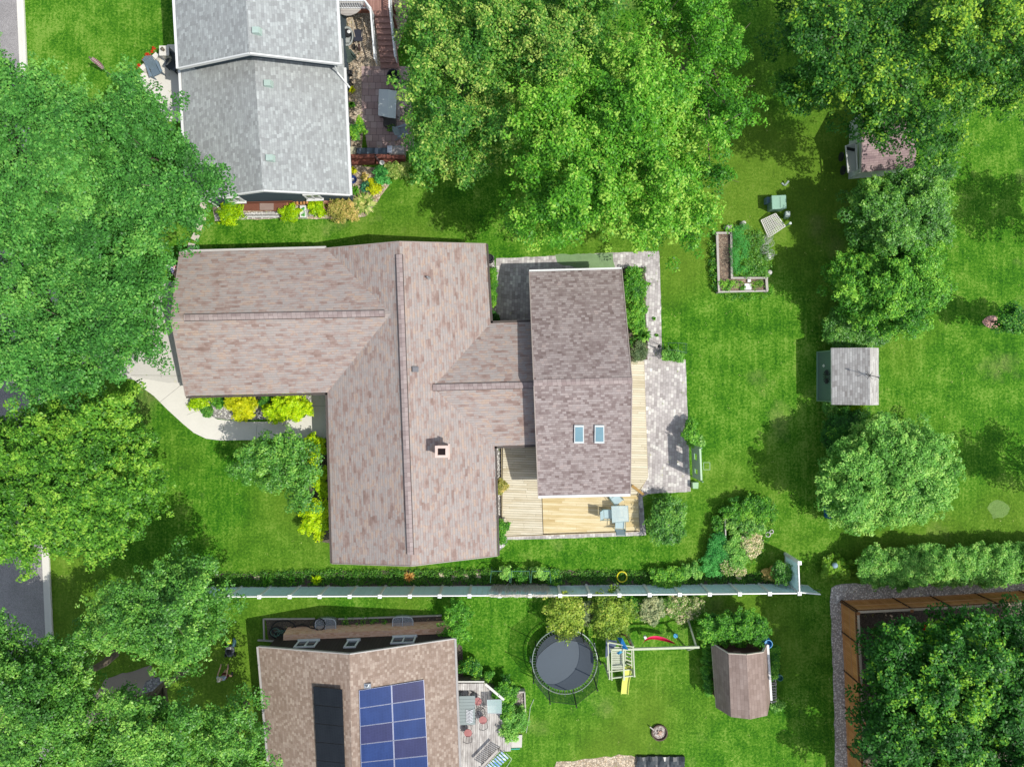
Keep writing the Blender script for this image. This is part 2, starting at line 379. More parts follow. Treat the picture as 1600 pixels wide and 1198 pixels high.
def tuft(name, label, cx, cy, r, h, mat, cat='plant', group=None, n=70, w=.05, parent=None):
    """rosette of arching strap leaves (hosta, fern, flower clumps)"""
    c = W(cx, cy); r = r/25.2; N = n; th = RNG.uniform(0, 2*np.pi, N); rr = r*RNG.uniform(.35, 1.05, N); V = []; Fs = []; val = []
    for t_, q in zip(th, rr):
        d = np.array([math.cos(t_), math.sin(t_), 0]); s = np.array([-d[1], d[0], 0])*w*RNG.uniform(.7, 1.4); hh = h*RNG.uniform(.6, 1.1)
        p0 = np.array([0, 0, .02]); p1 = d*q*.55+np.array([0, 0, hh]); p2 = d*q+np.array([0, 0, hh*.55])
        i = len(V); V += [p0-s*.3, p0+s*.3, p1+s, p1-s, p2]; Fs += [(i, i+1, i+2, i+3), (i+3, i+2, i+4)]; x = RNG.random(); val += [x, x]
    me = bpy.data.meshes.new('foliage'); me.from_pydata([tuple(v) for v in V], [], Fs); me.materials.append(mat)
    a = me.attributes.new('v', 'FLOAT', 'FACE'); a.data.foreach_set('value', np.array(val, np.float32))
    o = bpy.data.objects.new(name, me); COL.objects.link(o); o.location = (c[0], c[1], 0)
    return tag(o, label, cat, group)

# ================================================================ palettes
ASPH = STONES('asphalt', [(.24, .225, .22), (.34, .32, .31), (.29, .275, .265)], 22, .25)
CONC = M('concrete', (.50, .48, .43), .85, .12, .5, fine=.07)
CONC2 = M('pale_concrete', (.60, .575, .51), .85, .1, .5, fine=.06)
GRAVEL_W = STONES('pale_pebbles', [(.30, .29, .27), (.62, .60, .56), (.45, .42, .38), (.72, .70, .66)], 8.5, .6)
GRAVEL_T = STONES('tan_gravel', [(.38, .28, .17), (.55, .43, .29), (.68, .57, .42), (.30, .23, .15)], 11, .45)
GRAVEL_G = STONES('grey_gravel', [(.48, .41, .34), (.68, .60, .51), (.85, .78, .68), (.58, .50, .43)], 10, .5)
MULCH = STONES('mulch', [(.06, .048, .035), (.11, .085, .06), (.17, .135, .095), (.08, .065, .045)], 16, .4)
PAVE = TILE('patio_pavers', [(0, (.26, .235, .225)), (.25, (.36, .33, .315)), (.5, (.42, .385, .37)), (.75, (.50, .47, .44)), (.93, (.62, .60, .55)), (1, (.78, .75, .68))], .17, .24, (.10, .08), (.16, .15, .13), .55, rot=R(1.8), swap=True, blotmix=.22, dirt=.1)
TILES = TILE('red_patio_tiles', [(.30, .21, .19), (.38, .28, .26), (.45, .35, .32)], .405, .405, (.05, .05), (.06, .045, .04), .8, blotmix=.3, dirt=.2)
DECKOLD = TILE('weathered_deck_boards', [(.40, .34, .22), (.52, .46, .33), (.60, .55, .42), (.50, .42, .27)], .145, 3.1, (.14, .004), (.09, .07, .04), .8, rot=R(1.8), blot=(.4, 2), blotmix=.4)
DECKOLD_E = TILE('weathered_deck_planks', [(.46, .40, .27), (.58, .52, .38), (.66, .61, .47)], .145, 3.1, (.14, .004), (.11, .08, .05), .75, rot=R(1.8), blotmix=.4)
DECKNEW = TILE('new_deck_boards', [(.42, .31, .14), (.52, .41, .21), (.62, .53, .33), (.47, .35, .17)], .145, 3.7, (.08, .004), (.25, .16, .06), .6, rot=R(1.8), blot=(.3, 2), blotmix=.45)
DECKGREY = TILE('grey_deck_boards', [(.24, .215, .20), (.36, .335, .31), (.50, .475, .44), (.62, .60, .56)], .14, 2.2, (.12, .004), (.07, .06, .055), .75, rot=R(1.8), swap=True, blot=(.8, 2), blotmix=.65, dirt=.2)
DECKRED = TILE('red_brown_deck_boards', [(.20, .10, .08), (.28, .15, .12), (.36, .21, .17)], .14, 3, (.1, .004), (.05, .025, .02), .7, swap=True, dirt=.25)
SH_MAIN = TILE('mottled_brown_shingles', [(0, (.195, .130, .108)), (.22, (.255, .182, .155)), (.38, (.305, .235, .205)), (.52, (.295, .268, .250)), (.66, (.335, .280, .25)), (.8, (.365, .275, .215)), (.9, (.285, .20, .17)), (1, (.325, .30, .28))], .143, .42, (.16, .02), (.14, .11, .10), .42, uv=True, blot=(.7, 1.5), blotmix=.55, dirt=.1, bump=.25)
SH_ADD = TILE('fine_brown_shingles', [(0, (.13, .095, .085)), (.25, (.195, .15, .14)), (.5, (.255, .21, .195)), (.75, (.31, .265, .25)), (1, (.33, .26, .235))], .135, .22, (.18, .05), (.12, .09, .09), .5, uv=True, blot=(.9, 1.2), blotmix=.35, dirt=.06, bump=.3)
SH_GREY = TILE('grey_shingles', [(0, (.225, .23, .225)), (.35, (.275, .285, .28)), (.7, (.315, .33, .32)), (.88, (.36, .38, .37)), (1, (.45, .47, .46))], .135, .22, (.14, .04), (.17, .18, .18), .4, uv=True, blot=(.7, 1), blotmix=.22, dirt=.14, bump=.25)
SH_TAN = TILE('tan_shingles', [(0, (.20, .145, .11)), (.4, (.245, .18, .14)), (.7, (.29, .225, .18)), (1, (.38, .31, .25))], .135, .16, (.12, .05), (.16, .125, .10), .4, uv=True, blot=(.8, 1), blotmix=.25, dirt=.14, bump=.25)
SH_BARN = TILE('brown_barn_shingles', [(.20, .145, .12), (.26, .195, .165), (.32, .25, .215)], .2, .3, (.1, .03), (.12, .085, .07), .5, uv=True, blotmix=.5, dirt=.2)
SH_SHED = TILE('pale_grey_shingles', [(0, (.25, .225, .21)), (.35, (.37, .35, .33)), (.65, (.46, .44, .415)), (1, (.58, .56, .53))], .135, .32, (.18, .04), (.18, .16, .15), .55, uv=True, blotmix=.35, dirt=.06)
SH_PURP = TILE('purplish_shingles', [(.20, .14, .145), (.28, .20, .20), (.36, .27, .26)], .135, .28, (.15, .05), (.09, .06, .06), .6, uv=True, blotmix=.4)
CAPM = TILE('ridge_cap_shingles', [(.22, .165, .155), (.29, .235, .22), (.35, .29, .27)], .26, 5, (.08, .0), (.12, .09, .085), .6, uv=True, swap=True, blotmix=.3)
WHITE = M('white_trim', (.62, .62, .60), .45, .05, 1)
VINYL = M('white_vinyl', (.70, .82, .84), .35, .05, 1.2, fine=.02)
_t = VINYL.node_tree; _b = _t.nodes['Principled BSDF']; _tr = _N(_t, 'ShaderNodeBsdfTranslucent'); _tr.inputs[0].default_value = (.62, .80, .82, 1); _mx = _N(_t, 'ShaderNodeMixShader'); _mx.inputs[0].default_value = .45
_t.links.new(_b.outputs[0], _mx.inputs[1]); _t.links.new(_tr.outputs[0], _mx.inputs[2]); _t.links.new(_mx.outputs[0], _t.nodes['Material Output'].inputs[0])
VCAP = M('vinyl_cap', (.80, .80, .77), .35, .04, 2)
GUTD = M('dark_brown_gutter', (.075, .06, .05), .5, .2, 2)
GUTL = M('pale_gutter', (.45, .43, .40), .5, .15, 2)
BLACK = M('black_plastic', (.02, .021, .023), .45, .2, 4)
DARKM = M('dark_metal', (.035, .036, .04), .4, .2, 4, metal=.4)
STEEL = M('galvanised_steel', (.42, .44, .45), .35, .15, 4, metal=.7)
GREENM = M('pale_green_paint', (.20, .34, .22), .6, .12, 3)
SLATE = TILE('slate_blue_siding', [(.055, .075, .09), (.065, .088, .105)], .12, 4, (.12, .002), (.03, .04, .05), .6, uv=True, blotmix=.5)
DSIDE = TILE('dark_brown_siding', [(.035, .026, .024), (.05, .038, .033)], .2, 6, (.1, .0), (.015, .01, .01), .8, uv=True, swap=True)
BRICK = TILE('orange_brick', [(.55, .27, .15), (.66, .37, .23), (.75, .47, .31), (.6, .36, .25)], .075, .2, (.14, .06), (.42, .36, .30), .5, uv=True, blotmix=.3)
TANWALL = M('tan_siding', (.36, .30, .23), .8, .06, 1)
REDWOOD = M('red_brown_stain', (.17, .065, .04), .65, .3, 4)
CEDAR = TILE('cedar_fence_boards', [(.42, .17, .045), (.54, .24, .075), (.62, .31, .11)], .14, 2.4, (.06, .0), (.12, .045, .015), .7, uv=True, swap=True, blotmix=.45, dirt=.2)
CEDARP = M('cedar_post', (.26, .11, .04), .7, .25, 5)
CEDARC = M('weathered_cap_wood', (.46, .36, .25), .8, .2, 5)
PINE = M('pale_green_timber', (.44, .47, .33), .7, .2, 5)
OLDW = M('grey_weathered_wood', (.40, .37, .33), .85, .25, 6)
SG = LEAF('leaf_linden', [(0, (.020, .090, .020)), (.4, (.045, .180, .038)), (.7, (.076, .255, .056)), (1, (.15, .35, .085))])
YG = LEAF('leaf_lime_maple', [(0, (.025, .10, .016)), (.4, (.055, .185, .022)), (.7, (.098, .27, .030)), (1, (.20, .38, .055))])
OAK = LEAF('leaf_bright_oak', [(0, (.025, .12, .012)), (.4, (.060, .225, .018)), (.7, (.11, .32, .03)), (1, (.24, .42, .08))])
OLV = LEAF('leaf_olive_oak', [(0, (.020, .095, .018)), (.4, (.050, .185, .028)), (.7, (.115, .27, .045)), (1, (.30, .42, .12))])
ASHG = LEAF('leaf_cool_green', [(0, (.024, .10, .018)), (.4, (.060, .205, .034)), (.7, (.105, .29, .048)), (1, (.21, .41, .09))], gloss=.4)
DKG = LEAF('leaf_dark_green', [(0, (.012, .06, .012)), (.4, (.026, .125, .020)), (.75, (.055, .21, .03)), (1, (.18, .38, .035))])
DKN = LEAF('leaf_dark_maple', [(0, (.012, .065, .012)), (.45, (.035, .14, .02)), (.75, (.08, .22, .025)), (1, (.24, .40, .04))])
BUSHG = LEAF('leaf_garden_green', [(0, (.02, .10, .015)), (.4, (.05, .20, .022)), (.7, (.10, .30, .035)), (1, (.20, .42, .06))])
HEDG = LEAF('leaf_hedge', [(0, (.04, .15, .025)), (.4, (.085, .26, .05)), (.7, (.14, .36, .08)), (1, (.27, .48, .14))])
GOLD = LEAF('leaf_golden', [(0, (.15, .36, .008)), (.4, (.33, .60, .008)), (.7, (.48, .74, .01)), (1, (.62, .82, .03))], gain=1.0)
GOLY = LEAF('leaf_yellow', [(0, (.28, .40, .01)), (.5, (.52, .64, .012)), (1, (.70, .78, .03))], gain=1.0)
SILV = LEAF('leaf_silver', [(0, (.09, .17, .10)), (.5, (.22, .32, .20)), (1, (.48, .55, .38))], gain=1.0)
BLUEG = LEAF('leaf_blue_green', [(0, (.02, .12, .085)), (.5, (.05, .22, .15)), (1, (.12, .34, .24))])
VARI = LEAF('leaf_variegated', [(0, (.10, .26, .04)), (.5, (.30, .45, .12)), (1, (.66, .70, .36))], gain=1.0)
GCOV = LEAF('leaf_ground_cover', [(0, (.02, .08, .012)), (.5, (.04, .15, .02)), (1, (.11, .27, .04))])
FERN = LEAF('leaf_asparagus', [(0, (.02, .16, .04)), (.5, (.05, .27, .07)), (1, (.09, .36, .10))])
PINKL = LEAF('leaf_pinkish', [(0, (.16, .20, .05)), (.5, (.34, .34, .12)), (1, (.55, .42, .22))])
REDF = LEAF('petal_red', [(0, (.45, .02, .01)), (1, (.75, .06, .02))], gain=1.0)
WHTF = LEAF('petal_white', [(0, (.10, .28, .05)), (.45, (.25, .40, .12)), (.6, (.62, .60, .50)), (1, (.80, .76, .68))], gain=1.0)

# ================================================================ ground
g = MB(); g.poly([(-160, -160, 0), (160, -160, 0), (160, 160, 0), (-160, 160, 0)]); struct('lawn', g, LAWN('lawn_grass'))
def rx(y): return 26+y*.0455
sheet('road', [(rx(-900)-260, -900), (rx(-900), -900), (rx(2100), 2100), (rx(2100)-260, 2100)], .004, ASPH)
# kerb with gutter pan
kb = MB()
for (dx0, dx1, z) in ((0, 8.5, .012), (8.5, 12.5, .13)):
    kb.prism([W(rx(2100)+dx0, 2100)[:2], W(rx(2100)+dx1, 2100)[:2], W(rx(-900)+dx1, -900)[:2], W(rx(-900)+dx0, -900)[:2]], -.2, z)
struct('kerb', kb, CONC2)
for n, pl in (('driveway', [(57, 452), (150, 446), (250, 442), (291, 436), (296, 520), (300, 605), (240, 604), (205, 592), (150, 583), (62, 578)]),):
    sheet(n, pl, .010, CONC)
fp = [(205, 588), (262, 598), (291, 598), (296, 612), (303, 628), (318, 644), (340, 655), (370, 658), (400, 659), (440, 658), (476, 652), (484, 640), (486, 612), (520, 612), (522, 684), (470, 685), (400, 687), (345, 688), (322, 685), (303, 676), (286, 662), (262, 640), (240, 618), (222, 605)]
sheet('front_path', fp, .014, CONC2)
jt = MB()
for a, b in (((205, 586), (292, 587)), ((292, 648), (312, 640)), ((250, 628), (285, 600)), ((345, 688), (352, 656)), ((400, 687), (402, 659)), ((250, 440), (252, 590)), ((484, 634), (520, 634)), ((150, 450), (150, 582))):
    jt.bar((*W(*a)[:2], .0125), (*W(*b)[:2], .0125), .02, .006)
struct('path_joints', jt, M('joint', (.22, .21, .19)))
sheet('planting_bed', smoothpoly([(279, 596), (292, 606), (300, 628), (318, 646), (345, 656), (400, 656), (450, 652), (478, 646), (490, 612), (400, 606), (300, 606)], 1), .018, GRAVEL_W)
sheet('planting_bed', [(488, 680), (520, 680), (526, 850), (495, 845), (483, 790)], .008, MULCH, .05)
# patio
pat = [(775, 404), (860, 400), (956, 395), (1030, 392), (1033, 480), (1034, 564), (1071, 562), (1075, 660), (1079, 768), (1012, 771), (1004, 776), (1009, 836), (900, 840), (792, 843), (788, 780), (784, 690), (780, 510), (772, 500)]
sheet('patio', pat, .012, PAVE, .02)
sheet('patio_moss', [(866, 398), (957, 395), (960, 418), (925, 421), (871, 412)], .015, M('moss', (.17, .26, .12), .9, .25, 3), .06)
sheet('planting_bed', [(760, 396), (772, 400), (776, 440), (777, 496), (768, 500), (764, 500)], .016, GRAVEL_W, .03)
sheet('planting_bed', [(972, 418), (1008, 418), (1012, 562), (980, 565)], .020, MULCH, .04)
sheet('planting_bed', [(770, 700), (788, 700), (792, 850), (778, 862)], .015, GRAVEL_W, .03)
sheet('planting_bed', [(236, 901), (500, 893), (760, 891), (862, 890), (1000, 896), (1130, 898), (1248, 896), (1250, 912), (236, 922)], .006, MULCH, .1)
# grey house yard
sheet('front_patio', [(217, 120), (247, 84), (262, 70), (292, 70), (292, 190), (262, 190), (222, 135)], .010, CONC2)
sheet('gravel_bed', [(520, -40), (640, -40), (640, 20), (614, 105), (566, 106), (566, 260), (606, 262), (608, 290), (572, 338), (540, 343), (440, 341), (336, 346), (332, 322), (540, 312), (530, 200)], .006, GRAVEL_T, .04)
sheet('tile_patio', [(565, 104), (640, 104), (648, 236), (575, 236), (565, 180)], .012, TILES)
sheet('planting_bed', [(336, 334), (480, 329), (540, 327), (560, 336), (478, 339), (336, 345)], .012, GRAVEL_W, .03)
# south yards
sheet('planting_bed', [(414, 968), (690, 961), (696, 985), (700, 1000), (420, 1002)], .006, MULCH, .04)
sheet('planting_bed', [(708, 1000), (722, 1010), (724, 1060), (712, 1062)], .006, MULCH, .05)
sheet('gravel_bed', smoothpoly([(1296, 920), (1310, 911), (1345, 912), (1590, 903), (1900, 893), (1900, 945), (1320, 955), (1330, 1260), (1306, 1260), (1303, 1100), (1298, 960)], 1), .008, GRAVEL_G, .04)
sheet('planting_bed', [(1318, 945), (1800, 928), (1800, 1300), (1335, 1300)], .010, MULCH, .05)
sheet('gravel_bed', [(868, 1190), (905, 1188), (935, 1182), (985, 1178), (1000, 1184), (1070, 1186), (1070, 1260), (850, 1260)], .006, GRAVEL_T, .08)
sheet('side_path', [(60, 1108), (150, 1082), (165, 1060), (190, 1052), (235, 1040), (245, 1052), (228, 1072), (222, 1090), (200, 1110), (150, 1130), (62, 1160)], .010, M('dark_concrete', (.25, .21, .17), .9, .15, 1), .05)
sheet('gravel_bed', smoothpoly([(222, 1072), (232, 1060), (255, 1056), (262, 1062), (256, 1076), (238, 1086), (224, 1084)], 1), .012, STONES('slate_chips', [(.10, .10, .11), (.24, .24, .25), (.38, .36, .36)], 12, .4), .04)
sheet('mulch_ring', blob(1549, 503, 13, 11, 12, .15), .008, STONES('red_mulch', [(.42, .20, .15), (.55, .30, .24), (.62, .40, .33)], 14, .3), .04)
sheet('bare_patch', blob(1560, 796, 17, 16, 12, .15), .004, STONES('thin_turf', [(.10, .20, .03), (.14, .24, .05), (.12, .22, .04)], 14, .1), .12)

# ================================================================ houses
def V3(t): return Vector(t)
def inset(poly, d):          # move a counter-clockwise-agnostic 2D polygon inwards
    n = len(poly); A = sum(poly[i-1][0]*poly[i][1]-poly[i][0]*poly[i-1][1] for i in range(n)); s = 1 if A > 0 else -1; out = []
    for i in range(n):
        p0, p1, p2 = (Vector(poly[k % n][:2]) for k in (i-1, i, i+1)); a = (p1-p0).normalized(); b = (p2-p1).normalized()
        na = Vector((-a.y, a.x))*s; nb = Vector((-b.y, b.x))*s; m = na+nb; m = m/max(.3, m.dot(na)) if m.length > 1e-5 else na
        out.append((p1.x+m.x*d, p1.y+m.y*d))
    return out
def gutter(mb, a, b, off, drop=.10, w=.12):
    a, b = Vector(a), Vector(b); d = (b-a).normalized(); n = Vector((d.y, -d.x, 0))*off
    mb.bar(a+n-Vector((0, 0, drop)), b+n-Vector((0, 0, drop)), w, .11)
def window(T, parent, a, b, z0, z1, nrm, frame=WHITE, mull=1, name='window'):
    """a,b ground points of the opening on the wall line, nrm outward"""
    a = Vector((*a, 0)); b = Vector((*b, 0)); n = Vector((*nrm, 0)).normalized(); d = (b-a).normalized()
    gl = MB(); gl.hexa([a+n*.01+Vector((0, 0, z0)), b+n*.01+Vector((0, 0, z0)), b+n*.03+Vector((0, 0, z0)), a+n*.03+Vector((0, 0, z0))], [a+n*.01+Vector((0, 0, z1)), b+n*.01+Vector((0, 0, z1)), b+n*.03+Vector((0, 0, z1)), a+n*.03+Vector((0, 0, z1))])
    w = T.part(name, gl, GLASS('window_glass', (.05, .06, .07), 1.0, .05), parent)
    fr = MB(); t = .09
    for z in (z0-t/2, z1+t/2): fr.bar(a-d*t+n*.04+Vector((0, 0, z)), b+d*t+n*.04+Vector((0, 0, z)), .09, t)
    for k in range(mull+2):
        p = a.lerp(b, k/(mull+1)) + (d*(-t/2) if k == 0 else d*(t/2) if k == mull+1 else Vector()); fr.bar(p+n*.04+Vector((0, 0, z0)), p+n*.04+Vector((0, 0, z1)), t*.9, .08)
    fr.bar(a-d*.14+n*.07+Vector((0, 0, z0-.1)), b+d*.14+n*.07+Vector((0, 0, z0-.1)), .16, .05)
    T.part('window_frame', fr, frame, w)
def plane_z(p, q, r):
    p, q, r = map(Vector, (p, q, r)); n = (q-p).cross(r-p); return lambda x, y: p.z-((x-p.x)*n.x+(y-p.y)*n.y)/n.z

# ---- the main house
ze = 2.6
MH = Thing('ranch_house', 'ranch house in the middle under a mottled brown shingle roof with brick chimney', 'house', W(640, 620))
NWc, NE, SE, SW = (V3(W(x, y, ze)) for x, y in ((509, 388), (759, 381), (777, 868), (519, 880)))
RN, RS = V3(W(623, 377.5, 4.25)), V3(W(642, 884, 4.25))
Cc = V3(W(511.5, 613, ze)); WN, WS = V3(W(281, 394, ze)), V3(W(290, 618.5, ze)); WR = V3(W(267, 497, 3.95))
wl = plane_z(NWc, SW, RS)
d = (V3(W(592, 490, 3.95))-WR); d.z = 0; d.normalize(); p = WR.copy()
while wl(p.x, p.y) < 3.95: p = p+d*.02
VL = p
L1, L2 = V3(W(766.5, 505, ze)), V3(W(772.5, 697, ze)); LE1, LE2 = V3(W(842, 502.5, ze)), V3(W(850, 694, ze)); LRE = V3(W(848, 601, 3.72))
el = plane_z(NE, SE, RS); d = (V3(W(685, 605, 3.72))-LRE); d.z = 0; d.normalize(); p = LRE.copy()
k_ = 0
while el(p.x, p.y) < 3.72 and k_ < 2000: p = p+d*.01; k_ += 1
VE = p
rf = MB()
for pl in ([NWc, VL, Cc, SW, RS, RN], [WN, WR, VL, NWc], [WS, Cc, VL, WR], [RN, RS, SE, L2, VE, L1, NE], [L1, VE, LRE, LE1], [L2, LE2, LRE, VE]):
    q = [V3(v) for v in pl]; n = sum(((q[i]-q[0]).cross(q[i+1]-q[0]) for i in range(1, len(q)-1)), Vector())
    if n.z < 0: q = q[::-1]
    rf.slab(q, .16)
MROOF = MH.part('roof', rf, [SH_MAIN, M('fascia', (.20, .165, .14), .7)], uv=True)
# walls
wl_ = MB(); foot = inset([tuple(v) for v in (WN, NWc, NE, L1, LE1, LE2, L2, SE, SW, Cc, WS)], .45)
wl_.prism(foot if sum((foot[i-1][0]*foot[i][1]-foot[i][0]*foot[i-1][1]) for i in range(len(foot))) > 0 else foot[::-1], 0, ze-.17)
def gable(mb, a, b, r, zb, zr, ins=.45, th=.3, along=None, lap=.32):
    a, b, r = Vector(a), Vector(b), Vector(r); m = ((a+b)/2); inn = Vector(along).normalized()*ins
    for s in (0, 1):
        o = inn+Vector(along).normalized()*th*s
        pass
    A = a.lerp(b, .04)+inn; B = b.lerp(a, .04)+inn; Rr = Vector((r.x, r.y, 0))+inn
    # ridge point slid onto the wall line
    dr = Vector(along).normalized(); Rr = Rr; t = Vector(along).normalized()*th
    lo = [Vector((A.x, A.y, zb)), Vector((B.x, B.y, zb)), Vector((Rr.x, Rr.y, zr-lap))]
    i = len(mb.v); mb.v += [tuple(p) for p in lo]+[tuple(p+t) for p in lo]
    for f in ((0, 1, 2), (5, 4, 3), (0, 3, 4, 1), (1, 4, 5, 2), (2, 5, 3, 0)): mb.f.append(tuple(i+k for k in f)); mb.mi.append(mb.cur)
gable(wl_, WN, WS, WR, ze-.25, 3.95, along=(1, -.03, 0)); gable(wl_, NWc, NE, RN, ze-.25, 4.25, along=(.03, -1, 0)); gable(wl_, SW, SE, RS, ze-.25, 4.25, along=(-.03, 1, 0))
MW = MH.part('wall', wl_, TANWALL)
# rake trim + gutters + ridge vents
def rake(T, a, r, b, mt, w=.05, h=.17):
    for p, q in ((a, r), (r, b)):
        m = MB(); m.bar(p-Vector((0, 0, .06)), q-Vector((0, 0, .06)), w, h); T.part('rake_trim', m, mt)
BT = M('brown_trim', (.30, .25, .22), .6)
rake(MH, WN, WR, WS, BT); rake(MH, NWc, RN, NE, BT); rake(MH, SW, RS, SE, BT)
gu = MB(); gutter(gu, WN, NWc, -.075)
MH.part('gutter', gu, GUTL)
gu = MB(); gutter(gu, WS, Cc, .075); gutter(gu, Cc, SW, .075)
MH.part('gutter', gu, GUTD)
gu = MB(); gutter(gu, NE, L1, -.075); gutter(gu, L1, LE1, -.075)
MH.part('gutter', gu, GUTD)
gu = MB(); gutter(gu, L2, SE, -.075); gutter(gu, L2, LE2, .075)
MH.part('gutter', gu, GUTD)
def ridgevent(parent, a, b, w=.17, T=MH):
    a, b = Vector(a), Vector(b); d = (b-a).normalized(); s = Vector((-d.y, d.x, 0))*w; m = MB()
    u = Vector((0, 0, .075)); lo = Vector((0, 0, -.035))
    m.slab([a-s+lo+u, b-s+lo+u, b+u, a+u] if (b-a).cross(s).z > 0 else [a+u, b+u, b-s+lo+u, a-s+lo+u], .07, 1)
    m.slab([a+u, b+u, b+s+lo+u, a+s+lo+u], .07, 1)
    for k_ in (-1, 1): o_ = s*1.06*k_+lo+Vector((0, 0, .02)); m.cur = 1; m.bar(a+o_, b+o_, .035, .07)  # dark bars on both sides paint the shadow line along the vent
    T.part('ridge_vent', m, [CAPM, M('vent_edge_shade', (.05, .038, .035), .8)], parent, uv=True)
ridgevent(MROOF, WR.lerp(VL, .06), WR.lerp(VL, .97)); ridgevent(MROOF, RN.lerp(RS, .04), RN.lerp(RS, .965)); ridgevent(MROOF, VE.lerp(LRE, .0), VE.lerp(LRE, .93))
# chimney
cp = onplane(694, 702, NE, SE, RS); ch = MB(); c0 = Vector((cp.x-.02, cp.y, 0)); ch.box((c0.x, c0.y, 4.15), (.62, .56, 1.3), R(-1.8))
CH = MH.part('chimney', ch, TILE('chimney_brick', [(.45, .33, .27), (.55, .43, .36), (.62, .50, .43)], .075, .2, (.12, .05), (.6, .56, .5), .5, uv=True), MROOF, uv=True)
cc = MB()
for dx, dy, sx, sy in ((0, .26, .72, .14), (0, -.26, .72, .14), (-.29, 0, .14, .38), (.29, 0, .14, .38)): cc.box((c0.x+dx, c0.y+dy, 4.845), (sx, sy, .09))
cc.box((c0.x+.40, c0.y, 4.6), (.07, .86, .5)); MH.part('chimney_cap', cc, M('chimney_stone', (.58, .45, .39), .8), MROOF)
fl = MB(); fl.box((c0.x, c0.y, 4.812), (.40, .34, .02)); MH.part('chimney_flue', fl, M('flue_dark', (.012, .006, .006), .9), MROOF)  # flat dark plate drawn as the open flue hole
vp = onplane(669, 434, NE, SE, RS); m = MB(); m.lathe((vp.x, vp.y, vp.z-.05), [(.13, 0), (.06, .12), (.05, .38), (.035, .38), (.035, .34)], 12); MH.part('vent_pipe', m, STEEL, MROOF)
vp = onplane(649, 577, NE, SE, RS); m = MB(); m.box((vp.x, vp.y, vp.z+.06), (.36, .30, .16), 0, (0, R(18))); m.box((vp.x+.02, vp.y-.02, vp.z+.15), (.30, .24, .03), 0, (0, R(18))); MH.part('roof_vent', m, M('dark_vent', (.12, .12, .13), .5), MROOF)
# the taller addition
za, zr = 2.75, 4.85
A = [V3(W(x, y, z)) for x, y, z in ((827, 425, za), (971.5, 421, za), (985, 771, za), (841, 774, za), (834, 598, zr), (987.5, 594, zr))]
ar = MB(); ar.slab([A[4], A[5], A[1], A[0]], .16); ar.slab([A[3], A[2], A[5], A[4]], .16)
AROOF = MH.part('roof', ar, [SH_ADD, M('fascia', (.2, .165, .14), .7)], uv=True, label='higher fine grained brown roof with two skylights')
aw = MB(); ft = inset([tuple(A[i]) for i in (0, 3, 2, 1)], .42); aw.prism(ft, 0, za-.17)
gable(aw, A[0], A[3], A[4], za-.3, zr, .42, .2, (1, 0, 0)); gable(aw, A[1], A[2], A[5], za-.3, zr, .42, .2, (-1, 0, 0))
MH.part('wall', aw, TANWALL, label='tan wall of the addition')
rake(MH, A[0], A[4], A[3], BT); rake(MH, A[1], A[5], A[2], BT)
for a, b, o in ((A[0], A[1], -.08), (A[3], A[2], .08)):
    gu = MB(); gutter(gu, a, b, o, .06, .10 if o < 0 else .14); MH.part('gutter', gu, WHITE)
rc = MB(); dd = (A[5]-A[4]).normalized(); ss = Vector((-dd.y, dd.x, 0))*.17
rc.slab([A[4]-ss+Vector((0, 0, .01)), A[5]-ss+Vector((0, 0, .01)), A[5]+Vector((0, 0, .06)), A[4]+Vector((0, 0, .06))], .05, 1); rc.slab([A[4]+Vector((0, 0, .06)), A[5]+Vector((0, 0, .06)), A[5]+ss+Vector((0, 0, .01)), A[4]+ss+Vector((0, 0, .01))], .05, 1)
MH.part('ridge_cap', rc, [CAPM, M('vent_edge_shade', (.05, .038, .035), .8)], AROOF, uv=True)
for cx in (904.5, 936.3):
    q = [onplane(x, y, A[3], A[2], A[5]) for x, y in ((cx-7.6, 691), (cx+7.6, 691), (cx+7.3, 663), (cx-7.3, 663))]
    n = (q[1]-q[0]).cross(q[3]-q[0]).normalized(); m = MB(); m.hexa([p-n*.02 for p in q], [p+n*.13 for p in q]); SKY = MH.part('skylight', m, M('skylight_frame', (.50, .53, .52), .4), AROOF)
    c = sum(q, Vector())/4; q2 = [c+(p-c)*.80 for p in q]; m = MB(); m.hexa([p+n*.11 for p in q2], [p+n*.145 for p in q2])
    MH.part('skylight_pane', m, M('skylight_glass', (.14, .25, .29), .12, .25, 1.2, spec=.9), AROOF)
window(MH, MW, (W(774.5, 702)[0]-.05, W(774.5, 702)[1]), (W(775, 735)[0]-.05, W(775, 735)[1]), .9, 2.1, (1, 0))

# deck
DK = Thing('wooden_deck', 'low wooden deck wrapping the addition, grey weathered boards with a newer yellow section', 'deck', W(880, 800))
m = MB(); m.prism([W(x, y, 0)[:2] for x, y in ((785, 842-6), (848, 833), (846, 775), (846, 696), (786, 698))], .0, .22); DK.part('deck_boards', m, DECKOLD)
m = MB(); m.prism([W(x, y, 0)[:2] for x, y in ((849, 832), (998, 827), (995, 772), (847, 775))], .0, .224); DK.part('deck_boards', m, DECKNEW, label='newer yellow boards under the table')
m = MB(); m.prism([W(x, y, 0)[:2] for x, y in ((975, 772), (994, 771), (1011, 744), (1005, 564), (975, 565))], .0, .22); DK.part('deck_boards', m, DECKOLD_E)
m = MB()
for a, b in (((785, 837), (998, 829)), ((998, 829), (996, 771)), ((785, 837), (784, 698)), ((1011, 744), (1005, 564)), ((996, 771), (1011, 744))): m.bar((*W(*a)[:2], .11), (*W(*b)[:2], .11), .04, .21)
DK.part('skirt_board', m, M('deck_skirt', (.40, .33, .2), .8))
